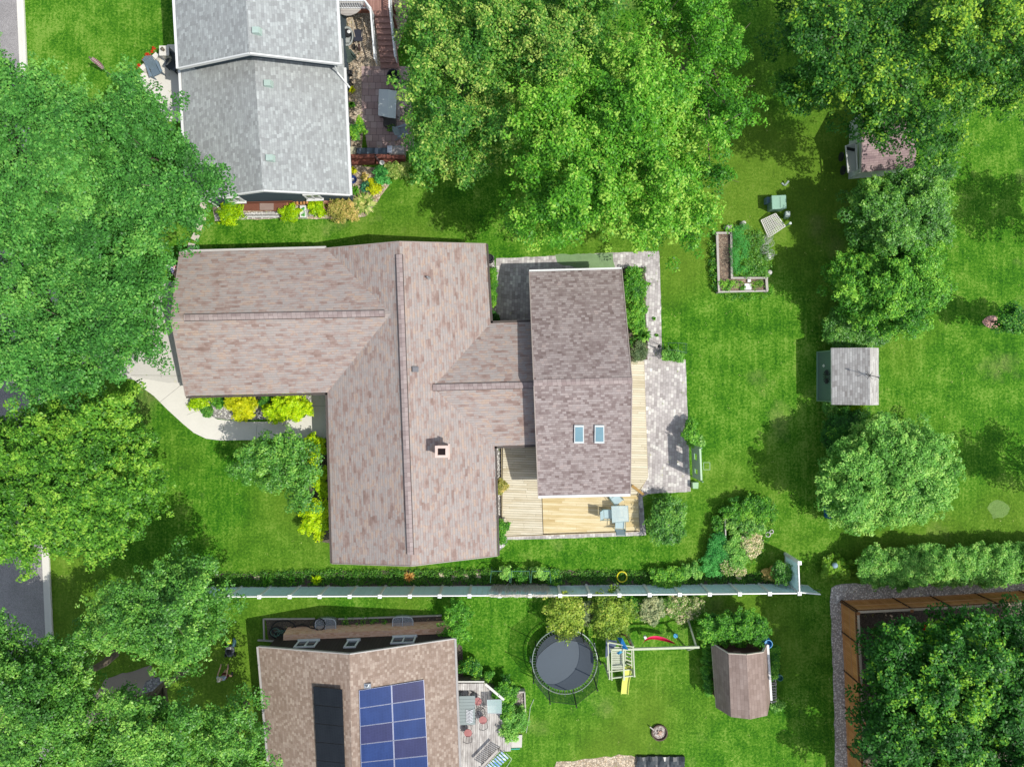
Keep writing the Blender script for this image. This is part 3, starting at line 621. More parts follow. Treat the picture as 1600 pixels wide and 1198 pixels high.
m = MB(); m.bar((*W(986, 757)[:2], .36), (*W(1004, 771)[:2], .36), .16, .05); m.bar((*W(988, 758)[:2], .02), (*W(988, 758)[:2], .34), .09); m.bar((*W(1003, 770)[:2], .02), (*W(1003, 770)[:2], .34), .09)
DK.part('step', m, M('brown_step', (.33, .20, .06), .7))

# ---- grey split level house to the north
GH = Thing('split_level_house', 'slate blue house with a two level pale grey shingle roof', 'house', W(410, 180))
def gablehouse(T, eW, eE, rN, rS, roofm, wallm, fasc, ins=.45, gN=True, gS=True, wall_name='wall', lapz=.3):
    (wn, ws), (en, es) = eW, eE; m = MB(); m.slab([rN, ws, es][:0] or [wn, ws, rS, rN], .16); m.slab([rN, rS, es, en], .16)
    roof = T.part('roof', m, [roofm, fasc], uv=True); w = MB(); ft = inset([tuple(v) for v in (wn, ws, es, en)], ins); w.prism(ft, 0, wn.z-.17)
    s = (rS-rN); s.z = 0; s.normalize()
    if gN: gable(w, wn, en, rN, wn.z-.3, rN.z, ins, .2, s, lapz)
    if gS: gable(w, ws, es, rS, ws.z-.3, rS.z, ins, .2, -s, lapz)
    wall = T.part(wall_name, w, wallm, uv=True)
    return roof, wall, ft
P = lambda x, y, z: V3(W(x, y, z))
r1, w1, f1 = gablehouse(GH, (P(264, -160, 4.6), P(279, 107, 4.6)), (P(517, -160, 4.6), P(531, 100, 4.6)), P(374, -170, 6.35), P(389.5, 83.5, 6.35), SH_GREY, SLATE, WHITE)
r2, w2, f2 = gablehouse(GH, (P(281, 60, 3.1), P(293, 314, 3.1)), (P(535, 60, 3.1), P(546.5, 305, 3.1)), P(395, 60, 4.75), P(411, 298, 4.75), SH_GREY, SLATE, WHITE, gN=False)
for nm, a, b, o in (('gutter', P(264, -160, 4.6), P(279, 107, 4.6), .07), ('gutter', P(517, -160, 4.6), P(531, 100, 4.6), -.07), ('gutter', P(282, 109, 3.1), P(293, 314, 3.1), .07), ('gutter', P(537, 106, 3.1), P(546.5, 305, 3.1), -.07)):
    m = MB(); gutter(m, a, b, o, .05, .14); GH.part(nm, m, WHITE)
rake(GH, P(279, 107, 4.6), P(389.5, 83.5, 6.35), P(531, 100, 4.6), WHITE, .07, .2); rake(GH, P(293, 314, 3.1), P(411, 298, 4.75), P(546.5, 305, 3.1), WHITE, .07, .2)
m = MB(); a = P(530, 101, 4.4); m.tube([a, a+Vector((-.3, .05, -.3)), a+Vector((-.35, .0, -1.0)), a+Vector((.05, -.45, -1.25)), a+Vector((.3, -.75, -1.3))], .05, 8); GH.part('downspout', m, WHITE)
m = MB(); a = P(294, 315, 2.9); b = Vector((*f2[1], 0)); m.tube([a+Vector((.1, 0, 0)), (b.x+.1, b.y-.06, 2.5), (b.x+.1, b.y-.06, .3), (b.x+.3, b.y-.3, .1)], .05, 8); GH.part('downspout', m, WHITE)
for x, y, pl in ((402, 50, (P(389.5, 83.5, 6.35), P(531, 100, 4.6), P(374, -170, 6.35))), (420, 132, (P(411, 298, 4.75), P(546.5, 305, 3.1), P(395, 60, 4.75))), (423, 248, (P(411, 298, 4.75), P(546.5, 305, 3.1), P(395, 60, 4.75)))):
    c = onplane(x, y, *pl); m = MB(); m.hexa([(c.x-.24, c.y-.2, c.z-.12), (c.x+.24, c.y-.2, c.z-.12), (c.x+.24, c.y+.2, c.z-.12), (c.x-.24, c.y+.2, c.z-.12)], [(c.x-.18, c.y-.16, c.z+.18), (c.x+.18, c.y-.16, c.z+.18), (c.x+.18, c.y+.16, c.z+.18), (c.x-.18, c.y+.16, c.z+.18)]); m.box((c.x-.02, c.y, c.z+.21), (.36, .32, .05)); GH.part('roof_vent', m, M('green_grey_vent', (.34, .43, .38), .6), r1 if y < 60 else r2)
ys = f2[1][1]; yse = f2[2][1]
def wl2(px): # point on the south wall line
    x = W(px, 320)[0]; a, b = f2[1], f2[2]; t = (x-a[0])/(b[0]-a[0]); return (x, a[1]+(b[1]-a[1])*t)
for x0, x1 in ((371, 391), (490, 509)):
    window(GH, w2, wl2(x0), wl2(x1), 1.1, 1.95, (0, -1))
wx = f2[2][0]; m = None
window(GH, w2, (wx+.0, W(0, 208)[1]), (wx, W(0, 222)[1]), 1.0, 2.1, (1, 0))

# ---- the solar house to the south
SH = Thing('solar_panel_house', 'house with a tan shingle roof carrying black and blue solar panels at the bottom', 'house', W(560, 1130))
sWn, sWs, sEn, sEs, sRn, sRs = P(404, 1010, 2.6), P(428, 1280, 2.6), P(709.5, 997.5, 2.6), P(720.5, 1280, 2.6), P(546, 1021.4, 4.4), P(552, 1290, 4.4)
r3, w3, f3 = gablehouse(SH, (sWn, sWs), (sEn, sEs), sRn, sRs, SH_TAN, DSIDE, M('dark_fascia', (.10, .075, .06), .6), .28)
m = MB(); a, b = Vector((*f3[0], 0)), Vector((*f3[3], 0)); dd = (b-a).normalized(); n = Vector((-dd.y, dd.x, 0)); a = a+dd*.6; b = b-dd*.05
if n.y < 0: n = -n
m.hexa([a+n*.02, b+n*.02, b+n*.5, a+n*.5], [a+n*.02+Vector((0, 0, .95)), b+n*.02+Vector((0, 0, .95)), b+n*.34+Vector((0, 0, .88)), a+n*.34+Vector((0, 0, .88))]); SH.part('brick_base', m, BRICK, uv=True)
m = MB(); gutter(m, sWn, sWs, .07, .05, .12); SH.part('gutter', m, M('grey_gutter', (.34, .32, .30), .5))
m = MB(); gutter(m, sEn, sEs, -.07, .05, .12); SH.part('gutter', m, M('grey_gutter', (.34, .32, .30), .5))
m = MB()
for p_, q_ in ((sWn, sRn), (sRn, sEn)): m.bar(p_-Vector((0, 0, .06)), q_-Vector((0, 0, .06)), .06, .17)
SH.part('rake_trim', m, M('grey_gutter', (.34, .32, .30), .5))
def wl3(px):
    x = (px-800)*(H-1.6)/F; a_, b_ = f3[0], f3[3]; t = (x-a_[0])/(b_[0]-a_[0]); return (x, a_[1]+(b_[1]-a_[1])*t)
for x0, x1, z0, z1, mu in ((466, 494, 1.35, 2.2, 1), (545, 559, 1.6, 2.55, 0), (615, 647, 1.35, 2.2, 1)):
    window(SH, w3, wl3(x0), wl3(x1), z0, z1, (0, 1), mull=mu)
def panels(pl, c00, c10, c01, c11, nu, nv, matf, fr, lift=.12):
    g = lambda u, v: onplane((c00[0]*(1-u)+c10[0]*u)*(1-v)+(c01[0]*(1-u)+c11[0]*u)*v, (c00[1]*(1-u)+c10[1]*u)*(1-v)+(c01[1]*(1-u)+c11[1]*u)*v, *pl, lift)
    for j in range(nv):
        for i in range(nu):
            e = .006; ev = .010; q = [g((i+e)/nu, (j+ev)/nv), g((i+1-e)/nu, (j+ev)/nv), g((i+1-e)/nu, (j+1-ev)/nv), g((i+e)/nu, (j+1-ev)/nv)][::-1]
            n = (q[1]-q[0]).cross(q[3]-q[0]).normalized(); m = MB(); m.hexa([p-n*.04 for p in q], q); pn = SH.part('solar_panel', m, fr)
            c = sum(q, Vector())/4; q2 = [c+(p-c)*.978 for p in q]; m = MB(); m.hexa([p-n*.01 for p in q2], [p+n*.004 for p in q2]); SH.part('solar_cells', m, matf(i, j), pn, uv=True)
def cells(name, a, b, sc):
    return TILE(name, [a, b], .16, .16, (.07, .07), tuple(min(1, k*1.5+.01) for k in b), .35, uv=True, blotmix=.8, rough=.3, dirt=.1, bump=0)
BLK = cells('black_cells', (.014, .017, .022), (.02, .024, .03), 1); BL1 = cells('blue_cells', (.010, .028, .105), (.016, .040, .14), 1); BL2 = cells('violet_blue_cells', (.020, .024, .075), (.028, .034, .10), 1)
for _c in (BLK, BL1, BL2): _c.node_tree.nodes['Principled BSDF'].inputs['Specular IOR Level'].default_value = .06
panels((sWn, sWs, sRs), (489, 1071.5), (534.7, 1076.5), (497, 1245), (541, 1249), 1, 6, lambda i, j: BLK, M('black_frame', (.02, .02, .022), .4))
panels((sEn, sEs, sRs), (560.7, 1078), (662.6, 1061.5), (565, 1247), (671, 1239), 2, 6, lambda i, j: BL2 if (i+j*2) % 3 == 1 or (i == 1 and j == 3) else BL1, M('silver_frame', (.20, .22, .30), .35, metal=.3))
c = onplane(575, 1069.5, sEn, sEs, sRs); m = MB(); m.box((c.x, c.y, c.z+.08), (.38, .26, .14)); m.tube([(c.x, c.y, c.z), (c.x, c.y, c.z+.35)], .05); SH.part('roof_vent', m, STEEL, r3)

# ================================================================ fences
def S(x, y, z=0): return V3(W(x, y, z))
fz = 2.05
def ftop(px): return 932.0-(px-405)*.0045 if px < 900 else 929.8-(px-900)*.0088
WF = Thing('vinyl_fence', 'long white vinyl privacy fence with square capped posts, running across the lawn', 'fence', W(800, 913))
posts = [405.4-46.9*k for k in range(4, 0, -1)]+[405.4, 452.8, 499.6, 546.4, 593.5, 640.4, 686.9, 733.5, 780.6, 828, 875.3, 921.3, 967.7, 1015, 1062, 1108.8, 1155.8, 1202.7, 1249]
def fpost(T, p, z=fz, nm='post'):
    m = MB(); m.box((p.x, p.y+.02, z/2), (.14, .17, z)); m.box((p.x, p.y, z+.03), (.22, .22, .05)); m.lathe((p.x, p.y, z+.05), [(.12, 0), (.01, .06)], 4); T.part(nm, m, VCAP)
def fpanel(T, a, b, z=fz, nm='panel', mat=VINYL, cap=VCAP):
    d = (b-a).normalized(); m = MB(); n = max(3, int((b-a).length/.30)); q = Vector((-d.y, d.x, 0))
    for i in range(n):
        p0 = a.lerp(b, (i+.02)/n); p1 = a.lerp(b, (i+.98)/n); o = q*.022
        m.hexa([p0-o+Vector((0, 0, .08)), p1-o+Vector((0, 0, .08)), p1+o+Vector((0, 0, .08)), p0+o+Vector((0, 0, .08))], [p0-o+Vector((0, 0, z-.08)), p1-o+Vector((0, 0, z-.08)), p1+o+Vector((0, 0, z-.08)), p0+o+Vector((0, 0, z-.08))])
    pn = T.part(nm, m, mat)
    for zz in (.1, z-.08):
        m = MB(); m.bar(a+Vector((0, 0, zz)), b+Vector((0, 0, zz)), .06, .15); T.part('rail', m, cap, pn)
gp = []
for px in posts:
    t = S(px, ftop(px), fz); gp.append(Vector((t.x, t.y, 0)))
for i, p in enumerate(gp):
    fpost(WF, p)
    if i: fpanel(WF, gp[i-1]+(p-gp[i-1]).normalized()*.07, p-(p-gp[i-1]).normalized()*.07)
t = S(1249, 879, fz+.15); pn = Vector((t.x, t.y, 0)); RF = Thing('vinyl_fence', 'short white vinyl return panel standing at right angles to the long fence', 'fence', tuple(pn))
fpost(RF, pn, fz+.15); fpanel(RF, pn+Vector((0, -.08, 0)), gp[-1]+Vector((0, .12, 0)), fz+.05)
t = S(1287, 928.8, 1.95); pe = Vector((t.x-.15, t.y, 0)); GT = Thing('gate', 'white vinyl gate panel beyond the right end of the long white fence', 'gate', tuple(pe))
fpanel(GT, gp[-1]+Vector((.13, .0, 0)), pe, 1.9, 'panel')
m = MB(); m.bar(gp[-1]+Vector((1.0, .07, 1.55)), gp[-1]+Vector((1.45, .07, 1.6)), .03); GT.part('latch', m, DARKM)
# cedar fence
CF = Thing('cedar_fence', 'orange brown cedar board fence wrapping the corner of the neighbouring yard', 'fence', W(1313, 940))
fzc = 2.15
ct = [(1341, 956), (1424.6, 952), (1486.5, 949), (1559.7, 944.6), (1632, 940), (1705, 936)]; cw = [(1341, 956), (1343, 1005.8), (1346.7, 1069.5), (1348.3, 1129.8), (1351, 1194), (1353, 1258)]
for run, fc in ((ct, (0, 1)), (cw, (-1, 0))):
    g_ = [Vector((*W(x, y, fzc)[:2], 0)) for x, y in run]
    for i, p in enumerate(g_):
        if not (run is cw and i == 0):
            m = MB(); o = Vector((*fc, 0))*-.07; m.bar(p+o, p+o+Vector((0, 0, fzc-.02)), .11); m.box((p.x+o.x, p.y+o.y, fzc+.03), (.17, .17, .05)); CF.part('post', m, CEDARP)
        if i:
            a, b = g_[i-1], p; d = (b-a).normalized(); q = Vector((*fc, 0)); m = MB(); m.hexa([a, b, b+q*.03, a+q*.03], [v+Vector((0, 0, fzc-.35)) for v in (a, b, b+q*.03, a+q*.03)]); pn = CF.part('panel', m, CEDAR, uv=True)
            m = MB(); n = int((b-a).length/.16)
            for k in range(n): m.bar(a.lerp(b, (k+.2)/n)+Vector((0, 0, fzc-.35)), a.lerp(b, (k+.8)/n)+Vector((0, 0, fzc-.05)), .03); m.bar(a.lerp(b, (k+.8)/n)+q*.02+Vector((0, 0, fzc-.35)), a.lerp(b, (k+.2)/n)+q*.02+Vector((0, 0, fzc-.05)), .03)
            CF.part('lattice', m, CEDARP, pn)
            for zz, ww in ((.25, .05), (1.1, .05), (fzc-.36, .07)):
                m = MB(); m.bar(a+q*.05+Vector((0, 0, zz)), b+q*.05+Vector((0, 0, zz)), .04, ww); CF.part('rail', m, M('cedar_rail', (.50, .26, .10), .7), pn)
            m = MB(); m.bar(a+Vector((0, 0, fzc)), b+Vector((0, 0, fzc)), .13, .04); CF.part('cap_rail', m, CEDARC, pn)
            m = MB(); m.bar(a+q*.06+d*.02, a+q*.06+d*.02+Vector((0, 0, fzc-.06)), .06); CF.part('batten', m, M('dark_batten', (.08, .04, .02), .8), pn)

# trellis with brushwood screens over the fence bed
for i, (x0, x1) in enumerate(((766, 796.5), (798, 828.5), (829.5, 860.5))):
    T = Thing('trellis', ['left', 'middle', 'right'][i]+' one of three green metal trellises with brushwood leaning on the white fence', 'trellis', W((x0+x1)/2, 902), 'trellises in the fence bed')
    a, b, c, d = S(x0+1.5, 892, 1.0), S(x1-1.5, 892, 1.0), S(x1, 910, 1.5), S(x0, 910, 1.5); m = MB()
    for p, q in ((a, b), (b, c), (d, a)): m.tube([p, q], .022, 5)
    for p in (a, b): m.tube([(p.x, p.y, 0), tuple(p)], .022, 5)
    T.part('frame', m, M('green_metal', (.06, .16, .11), .5))
    m = MB(); yb = gp[12].y+.10
    a_, b_ = W(x0, 0, 1.9)[0], W(x1, 0, 1.9)[0]
    for k in range(170):
        x = random.uniform(a_*.955, b_*.955); z0 = random.uniform(0, .9); z1 = z0+random.uniform(.7, 1.3); yy = yb+random.uniform(0, .07)
        m.tube([(x, yy, z0), (x+random.uniform(-.25, .25), yy+random.uniform(-.02, .05), min(z1, 2.12))], random.uniform(.008, .018), 3)
    T.part('brushwood', m, M('brushwood', (.60, .57, .52), .9, .5, 9))
m = MB()
for k in range(260):
    x = W(random.uniform(764, 864), 0, 2.1)[0]; y = gp[12].y+random.uniform(-.04, .09); m.tube([(x, y, 2.12), (x+random.uniform(-.3, .3), y+random.uniform(-.05, .05), 2.15+random.random()*.07)], .013, 3)
solo('brushwood_capping', m, M('pale_brush', (.68, .63, .54), .9, .4, 9), 'pale brushwood laid along the top of the white fence behind the trellises', 'brushwood', W(815, 912))

# ================================================================ trampoline
c = S(882.6, 1033, .9); c = Vector((c.x, c.y, 0)); TR = Thing('trampoline', 'round trampoline with a dark safety net on the lawn', 'trampoline', tuple(c)); r = 1.98
ring = lambda rr, z, n=40: [(c.x+rr*math.cos(2*math.pi*i/n), c.y+rr*math.sin(2*math.pi*i/n), z) for i in range(n)]
m = MB(); m.tube(ring(r, .88), .032, 6, True); TR.part('frame', m, M('green_grey_steel', (.42, .50, .42), .4, metal=.5))
m = MB(); m.lathe((c.x, c.y, .86), [(r-.22, 0), (r-.22, .012)], 40); TR.part('mat', m, M('trampoline_mat', (.045, .065, .085), .55, .1, 1, spec=.5))
m = MB()
for i in range(72):
    t = 2*math.pi*i/72; m.tube([(c.x+(r-.23)*math.cos(t), c.y+(r-.23)*math.sin(t), .87), (c.x+(r-.02)*math.cos(t), c.y+(r-.02)*math.sin(t), .89)], .014, 4)
TR.part('springs', m, STEEL)
for i in range(8):
    t = 2*math.pi*(i+.35)/8; p = Vector((c.x+(r+.05)*math.cos(t), c.y+(r+.05)*math.sin(t), 0)); m = MB(); m.tube([p+Vector((0, 0, .3)), p+Vector((0, 0, 2.0)), p*1.0+Vector((math.cos(t)*.0, math.sin(t)*.0, 2.62))], .036, 6); po = TR.part('pole', m, BLACK)
    m = MB(); m.tube([p+Vector((0, 0, 2.62)), p+Vector((0, 0, 2.70))], .045, 6); TR.part('pole_cap', m, BLACK, po)
    if i % 2 == 0:
        m = MB(); s = Vector((-math.sin(t), math.cos(t), 0))*.55; m.tube([p+s+Vector((0, 0, .85)), p+s+Vector((0, 0, .04)), p-s+Vector((0, 0, .04)), p-s+Vector((0, 0, .85))], .025, 6); TR.part('leg', m, STEEL)
m = MB(); n = 48
for i in range(n):
    t0, t1 = 2*math.pi*i/n, 2*math.pi*(i+1)/n; sag = lambda t: r-.03-.10*abs(math.sin((t-2*math.pi*.35/8)*4)); tz = lambda t: 2.55-.12*abs(math.sin((t-2*math.pi*.35/8)*4))
    m.poly([(c.x+(r-.15)*math.cos(t0), c.y+(r-.15)*math.sin(t0), .9), (c.x+(r-.15)*math.cos(t1), c.y+(r-.15)*math.sin(t1), .9), (c.x+sag(t1)*math.cos(t1), c.y+sag(t1)*math.sin(t1), tz(t1)), (c.x+sag(t0)*math.cos(t0), c.y+sag(t0)*math.sin(t0), tz(t0))])
TR.part('safety_net', m, GLASS('black_netting', (.015, .017, .02), .5, .9))
m = MB(); m.tube([(c.x+(r-.03-.1*abs(math.sin((2*math.pi*i/n-2*math.pi*.35/8)*4)))*math.cos(2*math.pi*i/n), c.y+(r-.03-.1*abs(math.sin((2*math.pi*i/n-2*math.pi*.35/8)*4)))*math.sin(2*math.pi*i/n), 2.55-.12*abs(math.sin((2*math.pi*i/n-2*math.pi*.35/8)*4))) for i in range(n)], .014, 4, True)
TR.part('net_rim', m, BLACK)

# ================================================================ playset
PS = Thing('playset', 'timber climbing tower with swing beam, yellow slide and blue canopy', 'playset', W(965, 1020))
k = lambda x, y, z=0: S(x, y, z)
bz = 2.25
def Bx(x, y, z): return k(940+x/10, 980+y/10, z)
m = MB(); m.bar(Bx(130, 345, bz), Bx(1525, 303, bz), .12, .14); PS.part('swing_beam', m, PINE)
e = Bx(1480, 305, bz); ge = Vector((e.x, e.y, 0))
for dy, dx in ((1.15, -.02), (-1.0, .05)):
    m = MB(); m.bar(e, (ge.x+dx, ge.y+dy, .02), .09); PS.part('swing_leg', m, PINE)
tw = {}
for nm, (x, y, z) in {'nw': (105, 245, 2.5), 'ne': (495, 300, 2.3), 'sw': (125, 800, 2.3), 'se': (515, 760, 2.3)}.items():
    p = Bx(x, y, z); tw[nm] = Vector((p.x, p.y, 0)); m = MB(); m.bar((p.x, p.y, 0), tuple(p), .10); PS.part('post', m, PINE)
for a, b, z in (('nw', 'sw', 2.3), ('ne', 'se', 2.25), ('sw', 'se', 2.2), ('nw', 'ne', 2.3), ('nw', 'sw', 1.6), ('sw', 'se', 1.25)):
    m = MB(); m.bar(tw[a]+Vector((0, 0, z)), tw[b]+Vector((0, 0, z)), .06, .12); PS.part('rail', m, PINE)
m = MB(); m.bar(Bx(155, 350, 2.35), Bx(160, 820, 2.35), .06, .10); PS.part('rail', m, PINE)
m = MB(); m.bar(Bx(340, 330, 2.35), Bx(350, 820, 2.35), .09, .10); PS.part('roof_beam', m, PINE)
m = MB()
for i in range(10):
    y = 300+i*36; m.hexa([Bx(150, y, 1.2), Bx(335, y, 1.2), Bx(335, y+31, 1.2), Bx(150, y+31, 1.2)], [Bx(150, y, 1.24), Bx(335, y, 1.24), Bx(335, y+31, 1.24), Bx(150, y+31, 1.24)])
PS.part('platform', m, M('platform_boards', (.40, .42, .32), .8, .2, 4))
m = MB()
for i in range(5):
    y = 380+i*58; m.bar(Bx(375, y, .35+.17*i), Bx(465, y+30, .35+.17*i), .07, .09)
for x in (370, 470): m.bar(Bx(x, 700, .05), Bx(x, 350, 1.25), .06, .1)
PS.part('ladder', m, PINE)
m = MB(); pts = [(405, 600, 1.25), (395, 720, .95), (370, 850, .45), (358, 980, .18), (355, 1032, .14)]; wv = .20
for a, b in zip(pts[:-1], pts[1:]):
    A_, B_ = Bx(*a), Bx(*b); s = Vector((wv, 0, 0)); u = Vector((0, 0, .03)); m.hexa([A_-s, A_+s, B_+s, B_-s], [A_-s+u, A_+s+u, B_+s+u, B_-s+u])
    for q in (-1, 1): m.hexa([A_+s*q, A_+s*q*1.15, B_+s*q*1.15, B_+s*q], [A_+s*q+u*5, A_+s*q*1.15+u*5, B_+s*q*1.15+u*5, B_+s*q+u*5])
PS.part('slide', m, M('yellow_slide', (.55, .58, .12), .4, .1))
m = MB(); q = [Bx(70, 190, 1.9), Bx(250, 130, 2.0), Bx(420, 350, 2.4), Bx(240, 260, 2.3), Bx(60, 480, 1.6)]
m.poly([q[0], q[3], q[4]]); m.poly([q[0], Bx(240, 200, 2.1), q[3]]); PS.part('tarp', m, M('grey_blue_tarp', (.17, .20, .30), .6, .15, 2))
m = MB(); m.poly([Bx(240, 150, 1.9), Bx(320, 160, 2.2), Bx(420, 350, 2.45), Bx(300, 250, 2.4)]); m.poly([Bx(240, 150, 1.9), Bx(300, 250, 2.4), Bx(330, 330, 2.42), Bx(420, 350, 2.45)])
PS.part('canopy', m, M('blue_canopy', (.01, .13, .34), .5, .15, 3))
m = MB(); m.poly([Bx(230, 390, 1.9), Bx(300, 360, 2.0), Bx(330, 385, 2.0), Bx(265, 425, 1.9)]); PS.part('canopy_flap', m, M('light_blue_canopy', (.05, .30, .52), .5))
m = MB(); m.tube([Bx(300, 100, 1.0), Bx(370, 120, 1.6), Bx(430, 220, 2.0), Bx(470, 290, 2.1)], .05, 7); PS.part('climbing_arch', m, M('dark_red_plastic', (.16, .06, .05), .5))
# fabric swing hangs from the beam
HM = Thing('fabric_swing', 'red and pink fabric swing hanging under the timber beam', 'swing', W(1030, 1000))
m = MB(); P_ = []; nn = 14
for i in range(nn+1):
    t = i/nn; x = 650+t*510; y = 235-115*math.sin(math.pi*min(1, t*1.25)**.8)*(1 if t < .8 else 1) if t < .8 else 235-115*math.sin(math.pi*.8**.0)*0-(1-t)*250
    y = 240-118*math.sin(math.pi*t**.75)**.8+18*t; z = .95-.45*math.sin(math.pi*t); wd_ = 3+58*math.sin(math.pi*t)**.7; P_.append((Bx(x, y, z+.25), Bx(x, y+wd_*.5, z), Bx(x, y+wd_, z+.2)))
for a, b in zip(P_[:-1], P_[1:]):
    m.poly([a[0], b[0], b[1], a[1]]); m.poly([a[1], b[1], b[2], a[2]])
HM.part('fabric', m, M('red_pink_fabric', (.62, .035, .12), .6, .35, 5))
m = MB()
for p, q in ((P_[0][1], Bx(620, 333, bz)), (P_[-1][1], Bx(1180, 316, bz))): m.tube([p, q], .012, 4)
HM.part('rope', m, BLACK)
DS = Thing('disc_swing', 'small blue disc swing under the right end of the timber beam', 'swing', W(1056, 993)); p = Bx(1155, 125, .5)
m = MB(); m.lathe(p, [(.02, .02), (.14, .01), (.14, .05), (.02, .06)], 12); DS.part('seat', m, M('light_blue_canopy', (.05, .3, .52))); m = MB(); m.tube([p, Bx(1230, 312, bz)], .014, 4); DS.part('rope', m, BLACK)
p = Bx(680, 150, .45); m = MB(); m.box(tuple(p), (.16, .22, .18), .4); solo('small_bucket', m, WHITE, 'small white bucket beside the left end of the red fabric swing', 'bucket', tuple(p), bevel=.02)

# ================================================================ sheds
BS = Thing('barn_shed', 'brown gambrel roofed barn shed on the lawn right of the playset', 'shed', W(1160, 1060))
def Z5(x, y, z): return S(900+x/3.544, 860+y/3.544, z)
pr = [((748, 510), (775, 868), 1.45), ((845, 572), (858, 920), 2.75), ((945, 578), (965, 933), 3.1), ((1035, 565), (1060, 912), 2.75), ((1056, 521), (1076, 828), 1.45)]
N_ = [Z5(*a, z) for a, b, z in pr]; S_ = [Z5(*b, z) for a, b, z in pr]; m = MB()
for i in range(4):
    q = [N_[i], S_[i], S_[i+1], N_[i+1]]; m.slab(q, .07)
BR = BS.part('roof', m, [SH_BARN, M('cream_trim', (.55, .48, .40), .7)], uv=True)
w = MB(); iN = Vector((0, -.28, 0)); body = [Vector((p.x, p.y, 0)) for p in (N_[0], N_[4], S_[4], S_[0])]; body = [Vector((*p, 0)) for p in inset([tuple(p) for p in body], .2)]
w.prism([p[:2] for p in body][::-1], 0, 1.4)
for arr, s in ((N_, Vector((0, -.22, 0))), (S_, Vector((0, .22, 0)))):
    cx = sum((p.x for p in arr))/5; q = [Vector((cx+(p.x-cx)*.93, p.y, p.z-.08))+s for p in arr]; q[0].z = q[4].z = 1.3; w.poly(q)
BS.part('wall', w, M('barn_brown', (.085, .045, .035), .8))
m = MB(); a = (N_[2]+iN*.7+Vector((-.32, .03, -1.0)))
m.box((a.x+.05, a.y+.0, 2.2), (.42, .04, .3)); m.box((a.x+.05, a.y+.02, 2.2), (.3, .04, .2)); BS.part('gable_vent', m, M('vent_brown', (.16, .10, .08), .7))
m = MB(); m.bar(N_[4]+Vector((.06, 0, -.02)), S_[4]+Vector((.06, 0, -.02)), .13, .1); BS.part('gutter', m, WHITE)
m = MB()
for arr in (N_,):
    for a, b in zip(arr[:-1], arr[1:]): m.bar(a+Vector((0, .03, -.05)), b+Vector((0, .03, -.05)), .04, .13)
BS.part('rake_trim', m, M('cream_trim', (.55, .48, .40), .7))
p = S(1202, 1006, 1.35); m = MB(); m.lathe((p.x-.05, p.y, 0), [(.25, 0), (.29, .5), (.29, 1.0), (.26, 1.35), (.22, 1.35), (.21, 1.05)], 18); B_ = solo('rain_barrel', m, M('bright_blue_plastic', (.03, .24, .48), .4), 'bright blue open topped barrel at the corner of the barn shed', 'barrel', (p.x, p.y, 0))
p = S(1219, 1059, .5); m = MB(); m.lathe((p.x, p.y, 0), [(.15, 0), (.19, .5), (.17, .5), (.15, .3)], 14); solo('bucket', m, M('teal_plastic', (.05, .18, .15), .5), 'dark teal bucket among plants to the right of the barn shed', 'bucket', (p.x, p.y, 0))
LP = Thing('wood_pallets', 'grey scrap pallets leaning beside the right wall of the barn shed', 'pallet', W(1208, 1080))
m = MB()
for i in range(9): m.bar(S(1203+i % 2*.6, 1062+i*4.2, .2+.05*(i % 3)), S(1213, 1061+i*4.2+random.uniform(-1, 1.4), .55), .05, .09)
for x in (1204.5, 1208, 1211.5): m.bar(S(x, 1058, .3), S(x+1, 1098, .32), .05, .08)
LP.part('slats', m, OLDW)

GS = Thing('garden_shed', 'green walled garden shed under a pale grey shingle roof with a wind vane', 'shed', W(1330, 588))
wn, ws, en, es, gn, gs = P(1299, 543.5, 2.05), P(1299.5, 632, 2.05), P(1373, 543.5, 2.05), P(1373, 632.5, 2.05), P(1359.5, 543, 3.15), P(1359.5, 633, 3.15)
m = MB(); m.slab([wn, ws, gs, gn], .1); m.slab([gn, gs, es, en], .1); sr = GS.part('roof', m, [SH_SHED, M('light_fascia', (.6, .6, .57))], uv=True)
w = MB(); ft = inset([tuple(v) for v in (wn, ws, es, en)], .16); w.prism(ft, 0, 1.96); gable(w, wn, en, gn, 1.9, 3.15, .16, .1, (0, -1, 0), .15); gable(w, ws, es, gs, 1.9, 3.15, .16, .1, (0, 1, 0), .15)
w.v = [(x-.12 if x < ft[0][0]+.05 else x, y, z) for x, y, z in w.v]
sw_ = GS.part('wall', w, M('sage_green_wall', (.105, .175, .14), .7, .05, 1))
xw = ft[0][0]-.14; m = MB(); m.bar((xw, W(0, 549)[1], .03), (xw, W(0, 626)[1], .03), .05, .06); m.bar((xw, W(0, 548)[1]*.96, 0), (xw, W(0, 548)[1]*.96, 1.9), .05); m.bar((xw, W(0, 626)[1], 0), (xw, W(0, 626)[1], 1.9), .05); GS.part('corner_trim', m, GREENM)
m = MB(); y = W(0, 572)[1]; m.hexa([(xw-.01, y-.1, 1.0), (xw-.01, y, .82), (xw-.01, y+.1, 1.0), (xw-.01, y, 1.18)], [(xw-.03, y-.1, 1.0), (xw-.03, y, .82), (xw-.03, y+.1, 1.0), (xw-.03, y, 1.18)]); GS.part('diamond_plaque', m, WHITE)
m = MB(); y = W(0, 589)[1]
for i in range(16):
    t = 2*math.pi*i/16; m.tube([(xw-.05, y+.1*math.cos(t), 1.5+.1*math.sin(t)), (xw-.07, y+.42*math.cos(t), 1.5+.42*math.sin(t))], [.01, .035], 5)
GS.part('sunburst_ornament', m, DARKM)
q = onplane(1356, 587, wn, ws, gs); m = MB(); tp = q+Vector((-.0, 0, .42)); m.tube([q, tp], .018, 5); m.tube([tp+Vector((-.34, .10, 0)), tp+Vector((.42, -.10, 0))], .02, 5)
